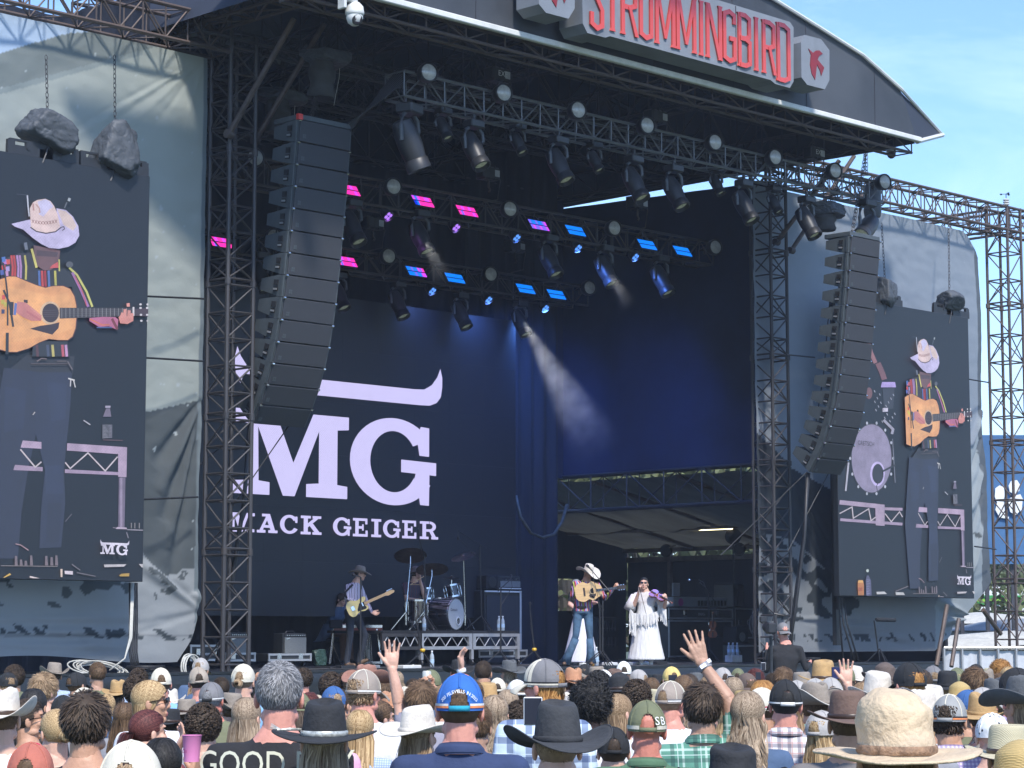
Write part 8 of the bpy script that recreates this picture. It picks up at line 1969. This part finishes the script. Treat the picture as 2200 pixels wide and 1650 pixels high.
r=thing('video_camera','shoulder video camera in front of the cameraman','video camera',at(1655,1345,31.5));p=at(1656,1350,31.2)
q=MB();q.box(p,(.12,.34,.15),rot=Rv,bev=.02);q.build('camera_body',M_blk,r);q=MB();q.lathe([(.05,0),(.06,.1),(.075,.26),(.07,.27)],p+Vector((.1,.1,0)),(1,1,.1),16);q.build('lens',M_blk,r)
q=MB();q.box(p+VR*-.1+Vector((0,0,.12)),(.10,.12,.08),rot=Rv,bev=.01);q.build('viewfinder',M_blk,r);q=MB();q.tube([p+VR*.03+Vector((0,0,.1)),p+VR*.05+Vector((0,0,.2)),p+VR*.2+Vector((0,0,.18))],.014,6);q.build('handle',M_blk,r)
q=MB();q.tube([p-Vector((0,0,.1)),(p.x,p.y,1.1)],.022,8)
for k in range(3):q.tube([(p.x,p.y,1.15),(p.x+.4*math.cos(k*2.1),p.y+.4*math.sin(k*2.1),.34)],.02,6)
q.build('tripod',M_blk,r)
# drum riser and drums
def RV(u,v,y=0):return vp_((1010,1432,43.5),u,v,y)
YRZ=31.3
ri=thing('drum_riser','aluminium drum riser with lattice sides and wheels','riser',(29.5,YRZ,DECK))
zt_=DECK+.60;xa_,xb_=onY(905,1365,YRZ).x,onY(1112,1365,YRZ).x;xm_=onY(1013,1365,YRZ).x;zt_=onY(1013,1361,YRZ).z;x00=onY(822,1365,YRZ).x
q=MB();q.box(((x00+xb_)/2,YRZ+.78,zt_+.03),(xb_-x00,1.56,.05));q.build('deck_top',M_matt,ri)
for xs_,xe_ in((xa_,xm_-.05),(xm_+.05,xb_),(x00,xa_-.05)):
 for zz in(zt_-.03,zt_-.27):q=MB();q.box(((xs_+xe_)/2,YRZ,zz),(xe_-xs_,.05,.06));q.build('rail',M_alu if xs_>x00 else M_truss,ri)
 for xx in(xs_,xe_):q=MB();q.box((xx,YRZ-.005,zt_-.15),(.08,.055,.30));q.build('end_plate',M_alu if xs_>x00 else M_truss,ri)
 n=8;q=MB()
 for k in range(n):
  a_=xs_+(xe_-xs_)*k/n;b_=xs_+(xe_-xs_)*(k+1)/n;A_,B_=(zt_-.06,zt_-.24)if k%2 else(zt_-.24,zt_-.06);rod('brace',(a_,YRZ,A_),(b_,YRZ,B_),.010,M_alu,ri)
for xx in(xa_,xm_,xb_):
 for yy in(YRZ,YRZ+1.5):
  q=MB();q.box((xx,yy,(zt_-.3+DECK+.12)/2),(.06,.06,zt_-.3-DECK-.12));q.build('leg',M_alu,ri)
  q=MB();q.lathe([(.05,-.02),(.06,0),(.05,.02)],(xx,yy,DECK+.06),(1,0,0),14);q.build('wheel',M_blk,ri)
RZ=zt_+.055
dk_=thing('drum_kit','black shell drum kit with chrome hardware on the riser','drum kit',(30,YRZ+.6,RZ))
M_shell=mat('black_lacquer',(.012,.010,.016),.08,0,var=.1,coat=.8);M_headw=mat('drum_skin',(.44,.45,.46),.6,0,var=.08,scale=3)
def drum(c,r_,h,ax,name,m=M_shell,tilt=None,par=dk_,lugs=8):
 ax=Vector(ax).normalized();c=Vector(c);o_=MB();o_.lathe([(r_,0),(r_,h)],c,ax,28);o=o_.build(name,m,par,smooth=50)
 L0=parent_loc(par)
 for e,s in((0,-1),(h,1)):
  q=MB();q.lathe([(r_*.985,s*.012),(0.001,s*.013)],c+ax*e,ax,28);hd=q.build('drum_head',M_headw,None,world=False);hd.data.transform(Matrix.Translation(-L0));hd.parent=o
  q=MB();q.lathe([(r_*.985,-.012),(r_*1.04,-.012),(r_*1.04,.020),(r_*.985,.020)],c+ax*e,ax,28);hp=q.build('hoop',M_chrome,None,smooth=50,world=False);hp.data.transform(Matrix.Translation(-L0));hp.parent=o
 a=ax.cross(Vector((0,0,1))if abs(ax.z)<.9 else Vector((1,0,0))).normalized();b=ax.cross(a);q=MB()
 for k in range(lugs):t=2*PI*k/lugs;p_=c+(a*math.cos(t)+b*math.sin(t))*(r_+.012);q.tube([p_+ax*.02,p_+ax*(h-.02)],.005,4);q.lathe([(.012,-.025),(.012,.025)],p_+ax*(h/2),ax,6)
 lg=q.build('lug',M_chrome,None,world=False,kind='stuff');lg.data.transform(Matrix.Translation(-L0));lg.parent=o;return o
bc=onY(979,1319,YRZ+.25);ax=Vector((-.25,.95,0)).normalized();R0=.29
bc.z=RZ+R0+.02
drum(bc,R0,.46,ax,'bass_drum')
q=MB();Rb=Matrix.Rotation(math.atan2(ax.y,ax.x)-PI/2,3,'Z');f=bc-ax*.020;sd=Rb@Vector((1,0,0));pc2=f+sd*.06-Vector((0,0,.13));q.lathe([(.0,.0),(.062,0)],pc2-ax*.002,-ax,22);q.build('port_hole',M_matt,dk_);q=MB();q.lathe([(.062,0),(.064,.006),(.082,.006),(.084,0)],pc2-ax*.002,-ax,24);q.build('port_ring',mat('white_ring',(.66,.68,.7),.5,var=0),dk_)
text_obj('Gretsch',.075,dk_,tuple(f-sd*.10-ax*.006+Vector((0,0,.06))),(PI/2,0,math.atan2(ax.y,ax.x)-PI/2),mat('black_print',(.02,.02,.025),.5,var=0))
def DP(u,v,Y):return onY(u,v,Y)
drum(DP(975,1283,YRZ+.7),.15,.22,(-.1,.2,1),'tom_drum');drum(DP(918,1282,YRZ+1.1)-Vector((0,0,.05)),.12,.2,(0,.1,1),'tom_drum')
ft=DP(895,1320,YRZ+.5);drum((ft.x,ft.y,RZ+.16),.20,.40,(0,0,1),'floor_tom');sn=DP(945,1290,YRZ+1.2);drum((sn.x,sn.y,RZ+.48),.17,.14,(0,0,1),'snare_drum',M_chrome)
M_bronze=mat('bronze',(.13,.10,.075),.3,.7,var=.3,scale=10)
def cymbal(u,v,Y,r_,ax,foot,name='cymbal'):
 c=DP(u,v,Y);o_=MB();o_.lathe([(r_,0),(r_*.5,.018),(r_*.2,.028),(r_*.16,.045),(.012,.055)],c,ax,36);o=o_.build(name,M_bronze,dk_,smooth=50)
 q=MB();q.tube([c+Vector(ax)*.06,c-Vector((0,0,.12)),(foot[0],foot[1],RZ+.35)],[.008,.010,.012],6);fz=Vector((foot[0],foot[1],RZ+.35));q.tube([fz,(fz.x,fz.y,RZ+.1)],.014,6)
 for k in range(3):t=k*2.09+.5;q.tube([(fz.x,fz.y,RZ+.35),(fz.x+.28*math.cos(t),fz.y+.28*math.sin(t),RZ+.015)],.010,5)
 q.build('cymbal_stand',M_chrome,dk_,smooth=50)
def ft_(u,Y):p=onY(u,1360,Y);return(p.x,p.y)
cymbal(882,1194,YRZ+.5,.31,(.28,.36,.9),ft_(872,YRZ+.5));cymbal(928,1224,YRZ+.25,.31,(.22,.3,.93),ft_(911,YRZ+.25));cymbal(996,1196,YRZ+.6,.25,(-.42,-.05,.90),ft_(999,YRZ+.6));cymbal(970,1243,YRZ+1.0,.17,(0,-.1,1),ft_(960,YRZ+1.0),'hi_hat')
q=MB();q.tube([DP(905,1256,YRZ+.1),DP(881,1256,YRZ+.3)],.007,5);q.tube([DP(911,1238,YRZ+.1),DP(882,1256,YRZ)],.007,5);tag(q.build('drumstick',M_maple),'pale wooden drumstick in the hands of the drummer','drumstick')
# microphone stands
def mic_stand(lab,foot,top,boom=None,micd=None,base='tri',yel=False):
 foot,top=Vector(foot),Vector(top);r=thing('microphone_stand',lab,'microphone stand',foot,0,'microphone stands on the stage')
 zb_=foot.z+(.28 if base=='tri' else 0);q=MB();q.tube([(foot.x,foot.y,zb_),top],.014,6);q.build('pole',M_cable,r)
 if base=='tri':
  for k in range(3):t=k*2.09+.4;q=MB();q.tube([(foot.x,foot.y,zb_),(foot.x+.32*math.cos(t),foot.y+.32*math.sin(t),foot.z+.01)],.011,5);q.build('leg',M_cable,r)
 else:q=MB();q.lathe([(.13,0),(.13,.02),(.03,.03)],foot,n=18);q.build('base',M_cable,r)
 if yel:q=MB();q.lathe([(.035,-.03),(.05,0),(.035,.03)],(foot.x,foot.y,zb_+.02),n=10);q.build('collar',M_yellow,r)
 end=top
 if boom is not None:a_,b_=Vector(boom[0]),Vector(boom[1]);q=MB();q.tube([a_,b_],.010,6);q.build('boom',M_cable,r);end=b_
 d=Vector(micd if micd else(0,0,1)).normalized();q=MB();q.lathe([(.010,0),(.014,.10),(.026,.12),(.028,.145),(.02,.165),(.001,.17)],end,d,12);q.build('microphone',M_cable,r,smooth=50)
 q=MB();q.tube([end,end+Vector((.03,.0,-.15)),top-Vector((0,0,.3)),(foot.x+.03,foot.y,foot.z+.3),(foot.x+.5,foot.y+.2,foot.z+.01)],.006,4);q.build('mic_cable',M_cable,r,smooth=2)
 return r
def fl(u,v):p=onZ(u,v,DECK);return p
def FL(u,Y):p=onY(u,1400,Y);return Vector((p.x,Y,DECK))
f1=vp_(FE_,780,1437,-.75);mic_stand('straight microphone stand in front of the striped guitarist',(f1.x,f1.y,DECK),vp_(FE_,780,1248,-.75),micd=(-.6,.6,.3),base='round')
f2=vp_(FS,1292,1430,-.45);mic_stand('boom microphone stand at the singer, pole right of the guitar',(f2.x,f2.y,DECK),vp_(FS,1293,1292,-.45),(vp_(FS,1312,1278,-.45),vp_(FS,1272,1230,-.35)),(-.5,.3,.6))
f3=vp_(FS,1288,1426,-.1);mic_stand('second microphone stand with a low tilted mic behind the singer',(f3.x,f3.y,DECK),vp_(FS,1288,1300,-.1),(vp_(FS,1297,1312,-.1),vp_(FS,1284,1294,-.2)),(-.6,.2,.6))
f4=FL(1034,YRZ+.2);f4.z=RZ;mic_stand('tall overhead microphone boom at the right of the drums',f4,onY(1031,1172,YRZ+.2),(onY(1046,1178,YRZ+.2),onY(985,1141,YRZ)),(0,0,-1))
f5=FL(913,YRZ-.1);f5.z=RZ;mic_stand('tall black stand between the two left cymbals',f5,onY(912,1195,YRZ-.1),(onY(912,1195,YRZ-.1),onY(900,1155,YRZ-.2)),(-.1,0,1))
f6=FL(1148,YRZ-.4);mic_stand('short stand with yellow collar standing alone before the curtain',f6,onY(1139,1312,YRZ-.4),yel=True)
f7=FL(1075,YRZ-.5);mic_stand('microphone stand in front of the tall bass cabinet',f7,onY(1076,1268,YRZ-.5),(onY(1070,1270,YRZ-.5),onY(1098,1244,YRZ-.4)),(.4,.4,.3))
f8=FL(908,YRZ-.6);mic_stand('low boom stand with yellow collar in front of the drum riser',f8,onY(893,1330,YRZ-.6),(onY(893,1330,YRZ-.6),onY(900,1310,YRZ-.5)),(.3,.5,.3),yel=True)
f9=FL(1524,31.5);mic_stand('curved boom microphone stand holding a second violin',f9,onY(1522,1276,31.5),(onY(1534,1290,31.5),onY(1515,1262,31.5)),(-.7,.3,.5))
q=MB();q.tube([onY(1515,1262,31.5),onY(1512,1252,31.5),onY(1500,1245,31.5),onY(1482,1246,31.5)],.008,5);q.lathe([(.0,-.03),(.035,0),(0,.03)],onY(1480,1246,31.5),(1,0,0),12);tag(q.build('gooseneck_microphone',M_chrome,smooth=50),'silver gooseneck microphone curving left above the case stack','microphone')
pv=onY(1531,1352,31.3);plank('violin','second violin hanging upright on the curved boom stand',vpts(),.04,pv,Vector((-.5,-.85,0)),(0.03,0,1),M_vio,M_vio,vio_extra)
f10=FL(1890,YF+.35);r=thing('boom_microphone','long black shotgun microphone on a stand at the right front','microphone',f10);a_,b_=onY(1882,1331,YF+.3),onY(1924,1332,YF+.3)
q=MB();q.tube([(f10.x,f10.y,DECK),onY(1878,1333,YF+.3)],.016,6)
for k in range(3):q.tube([(f10.x,f10.y,DECK+.3),(f10.x+.3*math.cos(k*2.1),f10.y+.3*math.sin(k*2.1),DECK)],.012,5)
q.build('stand',M_cable,r);q=MB();q.lathe([(.03,0),(.042,.03),(.042,(b_-a_).length-.03),(.02,(b_-a_).length)],a_,b_-a_,12);q.build('windshield',M_matt,r,smooth=50)
# amplifiers, cases and other stage things
def Bx(name,lab,cat,u0,u1,v0,v1,Y,dep,m,group=None,front=None,floor=True):
 a_,b_=onY(u0,v0,Y),onY(u1,v1,Y);z0_=DECK if floor else b_.z;r=thing(name,lab,cat,((a_.x+b_.x)/2,Y,z0_),0,group);w=b_.x-a_.x;h=a_.z-z0_
 q=MB();q.box((r.location.x,Y+dep/2,z0_+h/2),(w,dep,h),bev=.015);q.build('shell',m,r);return r,(a_.x,b_.x,z0_,a_.z)
M_tolex=mat('black_tolex',(.022,.024,.026),.6,var=.2,scale=20);M_gc=mat('silver_grille_cloth',(.17,.18,.18),.8,var=.15,scale=40,bump=.3,bscale=80)
def amp(u0,u1,v0,v1,Y,lab):
 r,(x0,x1,z0_,z1_)=Bx('guitar_amplifier',lab,'amplifier',u0,u1,v0,v1,Y,.28,M_tolex,'silver-front guitar amplifiers',floor=False)
 q=MB();q.box(((x0+x1)/2,Y-.012,z0_+(z1_-z0_)*.43),(x1-x0-.05,.03,(z1_-z0_)*.74));q.build('grille_cloth',M_gc,r)
 q=MB();q.box(((x0+x1)/2,Y-.01,z1_-(z1_-z0_)*.11),(x1-x0-.05,.02,(z1_-z0_)*.11));q.build('control_panel',M_blk,r)
 q=MB()
 for k in range(9):q.lathe([(.012,0),(.010,.02)],(x0+.07+k*(x1-x0-.14)/8,Y-.02,z1_-(z1_-z0_)*.11),(0,-1,0),8)
 q.build('knob',M_chrome,r,kind='stuff');q=MB();q.tube([((x0+x1)/2-.1,Y+.14,z1_),((x0+x1)/2-.08,Y+.14,z1_+.03),((x0+x1)/2+.08,Y+.14,z1_+.03),((x0+x1)/2+.1,Y+.14,z1_)],.012,5);q.build('handle',M_blk,r)
 q=MB();q.box((x0+.1,Y-.03,z1_-(z1_-z0_)*.26),(.09,.008,.02),rot=Matrix.Rotation(-.25,3,'Y'));q.build('script_badge',M_chrome,r)
amp(608,658,1360,1406,31.9,'silver-grey guitar amplifier at the foot of the logo screen');amp(490,536,1358,1412,31.6,'guitar amplifier half hidden behind the left tower')
def case(u0,u1,v0,v1,Y,lab,m=M_tolex,dep=.5,text=None,wheels=True):
 r,(x0,x1,z0_,z1_)=Bx('road_case',lab,'road case',u0,u1,v0,v1,Y,dep,m,'black road cases',floor=False)
 for zz in(z0_+.02,z1_-.02):q=MB();q.box(((x0+x1)/2,Y-.006,zz),(x1-x0+.01,.02,.035));q.build('edge_rail',M_alu,r)
 for xx in(x0+.015,x1-.015):q=MB();q.box((xx,Y-.008,(z0_+z1_)/2),(.03,.02,z1_-z0_));q.build('corner_rail',M_alu,r)
 for f in(.25,.75):q=MB();q.box((x0+(x1-x0)*f,Y-.012,(z0_+z1_)/2+.02),(.10,.015,.11),bev=.005);q.build('latch',M_chrome,r)
 if wheels and z0_<DECK+.3:
  for xx in(x0+.1,x1-.1):q=MB();q.lathe([(.05,-.02),(.05,.02)],(xx,Y+.1,max(DECK+.05,z0_-.05)),(1,0,0),12);q.build('wheel',M_blk,r)
 if text:text_obj(text,(z1_-z0_)*.30,r,((x0+x1)/2,Y-.02,z0_+(z1_-z0_)*.36),(PI/2,0,0),Mw)
 return r
case(408,478,1385,1420,31.0,'low road case with white lettering behind the left tower',text='Dimension');case(484,548,1402,1421,31.0,'flat case with chrome latches at the left tower');case(576,668,1404,1420,31.4,'flat case lid under the silver-grey amplifier');case(1028,1132,1396,1412,YRZ+.4,'long low case with chrome corners under the drum riser')
case(1436,1574,1306,1331,34.0,'upper black console case with white lettering behind the violinist',dep=.9,text='DiGiCo');case(1436,1574,1332,1411,34.0,'tall lower part of the console case stack',dep=.9);case(1578,1618,1306,1372,34.2,'narrow case stack right of the console cases',dep=.7);case(1570,1640,1386,1425,32.6,'low two-door case beside the cable coil',dep=.5)
r,bb=Bx('mixing_console','dark mixing console on the case stack with a pink emblem','console',1446,1562,1282,1305,34.2,.7,M_grey,floor=False)
q=MB();q.lathe([(0,0),(.09,.001)],onY(1462,1294,34.19)-Vector((0,.01,0)),(0,-1,0),16);q.build('pink_emblem',mat('pink_print',(.30,.05,.2),.5,var=0),r)
q=MB()
for k in range(9):q.box(onY(1502+k*7,1296,34.18),(.06,.02,.12))
q.build('module',M_matt,r,kind='stuff')
r,bb=Bx('monitor_screen','small pale screen standing on the console','screen',1446,1462,1252,1281,34.4,.05,M_grey,floor=False);r,bb=Bx('equipment_rack','black equipment rack behind the console near the right tower','equipment rack',1575,1617,1255,1304,34.8,.6,M_blk,floor=False)
q=MB()
for k in range(6):q.box(onY(1596,1262+k*7,34.79),(.42,.02,.06))
q.build('rack_unit',M_truss,r,kind='stuff')
r,bb=Bx('stage_rack','tall black wire rack of gear behind the singer','equipment rack',1285,1330,1325,1415,36.0,.5,M_matt,floor=True)
q=MB()
for k in range(5):
 for j in range(2):q.box(onY(1294+k*7,1345+j*34,35.98),(.03,.02,.22))
for v_ in(1326,1350,1385):q.box(onY(1307,v_,35.97),(.5,.02,.02))
q.build('rack_detail',M_truss,r,kind='stuff')
r,(x0,x1,z0_,z1_)=Bx('bass_cabinet','tall black bass cabinet with a white edge right of the drums','speaker cabinet',1041,1119,1268,1405,32.7,.45,M_tolex)
q=MB();q.box(((x0+x1)/2,32.69,z1_-.02),(x1-x0,.03,.03));q.build('top_trim',M_white,r);q=MB();q.box((x1-.02,32.69,(z0_+z1_)/2),(.03,.03,z1_-z0_));q.build('side_trim',M_white,r);q=MB();q.box(((x0+x1)/2-.02,32.69,(z0_+z1_)/2-.03),(x1-x0-.12,.02,z1_-z0_-.14));q.build('grille',M_gr,r)
r,(x0,x1,z0_,z1_)=Bx('bass_amplifier','bass amplifier head with knobs on the tall cabinet','amplifier',1071,1118,1237,1266,32.72,.35,M_tolex,floor=False)
q=MB();q.box(((x0+x1)/2,32.70,z0_+.10),(x1-x0-.06,.02,.12));q.build('silver_panel',M_gc,r);q=MB();q.box(((x0+x1)/2,32.70,z0_+.01),(x1-x0-.02,.03,.02));q.build('trim',M_white,r)
q=MB()
for k in range(6):q.lathe([(.016,0),(.014,.02)],(x0+.07+k*(x1-x0-.14)/5,32.69,z1_-.07),(0,-1,0),8)
q.build('knob',M_chrome,r,kind='stuff')
r,bb=Bx('small_amplifier','small black combo sitting left on the tall bass cabinet','amplifier',1046,1070,1235,1266,32.7,.3,M_matt,floor=False);q=MB();q.lathe([(.02,0),(.10,.004),(.11,.0)],onY(1058,1250,32.68),(0,-1,0),18);q.build('speaker_cone',M_blk,r)
r,bb=Bx('monitor_speaker','black wedge speaker with a silver cone beside the low cases','speaker cabinet',1582,1608,1346,1382,32.9,.4,M_matt,floor=False);q=MB();q.lathe([(.0,.01),(.03,.012),(.045,.004),(.09,.01),(.11,0)],onY(1595,1368,32.88),(0,-1,0),20);q.build('cone',M_gc,r)
r,bb=Bx('side_speaker','plain dark cabinet under the hanging violin','speaker cabinet',1515,1554,1366,1420,32.4,.4,M_matt)
r=thing('stage_fan','round black fan on a pole beneath the tent roof','fan',onY(1575,1152,33.5));c=onY(1575,1152,33.5);q=MB();q.lathe([(.02,-.06),(.15,-.05),(.19,0),(.15,.05),(.02,.06)],c,(-1,-1,0),26);q.build('fan_cage',M_matt,r,smooth=50);q=MB();q.tube([c-Vector((0,0,.18)),(c.x,c.y,DECK)],.02,6);q.build('pole',M_matt,r)
for(u,v,lab)in((1431,1183,'small clip fan on the bright gap rail'),(1588,1180,'second clip fan on the rail near the right tower')):
 c=onX(u,v,41.8);r=thing('clip_fan',lab,'fan',c,0,'clip fans on the rail');q=MB();q.lathe([(.02,-.06),(.13,-.04),(.16,0),(.13,.05)],c,(-1,-.4,0),16);q.build('cage',M_matt,r);q=MB();q.tube([c+Vector((0,-.05,.05)),c+Vector((0,-.3,.12))],.02,5);q.build('arm',M_rust,r)
def bottle(p,lab,s=1,col=(.55,.62,.68)):
 p=Vector(p);r=thing('water_bottle',lab,'bottle',p,0,'water bottles on the stage');q=MB();q.lathe([(.03*s,0),(.033*s,.01*s),(.033*s,.14*s),(.028*s,.17*s),(.013*s,.20*s),(.013*s,.215*s)],p,n=14);q.build('bottle_wall',mat('clear_plastic',col,.12,0,var=.1,trans=.35),r,smooth=50)
 q=MB();q.lathe([(.015*s,.215*s),(.015*s,.235*s),(.001,.236*s)],p,n=12);q.build('cap',Mw,r);q=MB();q.lathe([(.0335*s,.05*s),(.0335*s,.11*s)],p,n=14);q.build('label',mat('pale_label',(.4,.55,.7),.5,var=.3,scale=40),r)
bottle(FL(928,YRZ-.7),'water bottle on the stage floor before the riser',1.25);bottle(onY(911,1357,YRZ+.1).to_tuple()[:2]+(RZ,),'water bottle on the riser behind the black stand',1.2);bottle(onY(1072,1357,YRZ+.1).to_tuple()[:2]+(RZ,),'left of two water bottles at the right end of the riser',1.2);bottle(onY(1080,1357,YRZ+.1).to_tuple()[:2]+(RZ,),'right of two water bottles at the right end of the riser',1.2)
for k,lab in enumerate(('left bottle of the tray by the console cases','middle bottle of the tray by the console cases','right bottle of the tray by the console cases')):bottle(Vector(FL(1566+k*9,30.8))+Vector((0,0,.16)),lab,1.1,(.3,.45,.65))
q=MB();q.box(Vector(FL(1576,30.85))+Vector((0,0,.08)),(.34,.2,.15),bev=.01);tag(q.build('bottle_tray',M_white),'white tray under the three water bottles','tray')
bottle(FL(1281,29.6),'clear bottle beside the drink can at the feet of the singer',1.5)
p=FL(1273,29.5);r=thing('drink_can','gold drink can on the stage at the feet of the singer','can',p);q=MB();q.lathe([(.03,0),(.036,.008),(.036,.17),(.028,.18)],p,n=16);q.build('can_wall',mat('gold_can',(.62,.33,.06),.3,.4,var=.2,scale=30),r,smooth=50)
p=FL(686,31.6);lump(p+Vector((0,0,.17)),.17,3.3,1.0,.7,1.0,.4).build('tmp0',M_bag);o=COL.objects['tmp0'];o.name='duffel_bag';o.data.materials[0]=mat('green_nylon',(.02,.05,.035),.5,var=.3,bump=.4);tag(o,'green bag slumped beside the steel guitarist','bag')
def coil(p,R_,n,m,lab,ax=(0,0,1),r_=.012,seed=1):
 rr=random.Random(seed);q=MB();A_=Vector(ax).normalized();X_=A_.orthogonal().normalized();Y_=A_.cross(X_)
 for k in range(n):
  c=Vector(p)+X_*rr.gauss(0,R_*.12)+Y_*rr.gauss(0,R_*.12)+A_*(abs(rr.gauss(0,.02))+k*.006);a_,b_=R_*rr.uniform(.8,1.1),R_*rr.uniform(.7,1.05);ph=rr.uniform(0,6.28)
  q.tube([c+X_*math.cos(t+ph)*a_+Y_*math.sin(t+ph)*b_ for t in[2*PI*i/22 for i in range(23)]],r_,5,cap=False)
 tag(q.build('cable_coil',m,smooth=2),lab,'cable coil','coiled cables')
coil(onY(1650,1342,29.5),.32,9,mat('cable_grey',(.10,.10,.09),.5),'big grey cable coil hung on the right tower',ax=(-1,-1,.1),r_=.016);coil(FL(310,YF+.45)+Vector((0,0,.05)),.26,9,M_cable,'tangle of black cable on the stage edge below the left screen',seed=3);coil(FL(405,YF+.4)+Vector((0,0,.1)),.20,6,M_cream,'loop of pale cable standing at the foot of the left tower',ax=(.3,-1,.2),seed=4);coil(FL(215,YF+.5)+Vector((0,0,.04)),.40,7,M_cream,'flat heap of pale cable under the left screen',seed=6,ax=(0,-.3,1));coil(FL(1740,YF+.5)+Vector((0,0,.06)),.22,6,M_cable,'black cable heap on the stage edge right of the cameraman',seed=8)
q=MB()
for k in range(5):u=278+k*4;q.tube([onY(u,1252,27.7),onY(u+1,1330,27.72),onY(u,1400,27.7),onY(u+4,1432,27.6)],.013,5)
tag(q.build('hanging_cables',M_cable,smooth=2),'black cables hanging straight down from the left video screen','cable bundle')
q=MB()
for k in range(3):q.tube([onY(283+k*2,1252,27.65),onY(279+k*2,1370,27.6),onY(268,1415,27.5),onY(235,1440,27.45)],.013,5)
tag(q.build('hanging_cables',M_cream,smooth=2),'pale cables hanging from the left video screen','cable bundle')
q=MB()
for k in range(2):q.tube([onY(1806+k*6,1285,27.7),onY(1812+k*8,1340,27.7),onY(1835+k*9,1420,27.5)],.02,6)
q.tube([onY(1798,1170,27.8),onY(1802,1300,27.8),onY(1812,1425,27.7)],.02,6)
tag(q.build('hanging_cables',M_cable,smooth=2),'black cables hanging from the left side of the right video screen','cable bundle')
q=MB();q.box(onY(1799,1170,27.9),(.14,.12,2.6));q.box((onY(1799,1170,27.9).x,27.95,3.6),(.14,.10,3.7));tag(q.build('screen_post',M_blk),'black post along the left edge of the right video screen','post')
q=MB();q.tube([onY(1108,1065,33.6),onY(1118,1110,33.5),onY(1140,1145,33.5),onY(1165,1155,33.5),onY(1190,1148,33.6),onY(1208,1120,33.8),onY(1218,1085,34)],.035,7);tag(q.build('slung_cable',mat('taped_cable',(.09,.09,.08),.6,var=.4),smooth=2),'thick taped cable slung in a loop beside the logo screen','cable')
rp_=random.Random(9)
def pedal(u,Y,w,d,lab,m):p=FL(u,Y);q=MB();q.box(p+Vector((0,0,.035)),(w,d,.06),bev=.01);q.lathe([(.015,.065),(.012,.075)],p+Vector((w*.2,0,0)),n=8);tag(q.build('effects_pedal',m),lab,'pedal')
for u,Y,w,d,lab,m in((880,29.0,.42,.16,'long pedal board with a white top left of the wrist in the air',M_white),(800,29.4,.25,.14,'grey pedal at the feet of the guitarist',M_grey),(742,29.5,.3,.16,'black pedal board behind the guitarist feet',M_blk),(1310,29.2,.3,.15,'white pedal right of the gold can',M_white),(1380,29.4,.45,.16,'pedal board with a white edge before the violinist',M_white),(1415,29.8,.3,.2,'black box of pedals right of the violinist',M_blk),(1350,29.1,.16,.1,'small grey pedal before the violinist',M_grey),(1252,29.0,.12,.08,'white tape piece at the boots of the singer',M_white)):pedal(u,Y,w,d,lab,m)
q=MB()
for k in range(26):
 x=22.5+rp_.random()*17;y=28.2+rp_.random()*2.8;q.tube([(x,y,DECK+.012),(x+rp_.uniform(.2,.9),y+rp_.uniform(-.4,.4),DECK+.014),(x+rp_.uniform(.5,1.6),y+rp_.uniform(-.5,.5),DECK+.012)],.011,4)
tag(q.build('floor_cables',M_cable,smooth=2),'loose black cables lying about the stage floor','cables',kind='stuff')
q=MB();p=FL(2070,YF+.6);q.v=[];lump((p.x,p.y,DECK+.08),.62,7,1.3,.5,.22,.4).build('tmp1',M_vinyl,smooth=60);o=COL.objects['tmp1'];o.name='folded_cover';tag(o,'black cover folded in a heap at the right end of the stage','cover')
# thin haze volume added to veil the view and lift the shadows
hz=MB();hz.box((150,150,7.3),(1530,1530,16.6));
hm=bpy.data.materials.new('thin_haze');hm.use_nodes=True;hn_=hm.node_tree;hn_.nodes.remove(hn_.nodes['Principled BSDF'])
hv_=hn_.nodes.new('ShaderNodeVolumePrincipled');hv_.inputs['Color'].default_value=(.72,.82,1,1);hv_.inputs['Density'].default_value=.0006;hv_.inputs['Anisotropy'].default_value=0
hn_.links.new(hv_.outputs[0],hn_.nodes['Material Output'].inputs['Volume'])
tag(hz.build('haze',hm),'thin pale haze added over crowd and stage to veil the view','haze',kind='stuff')
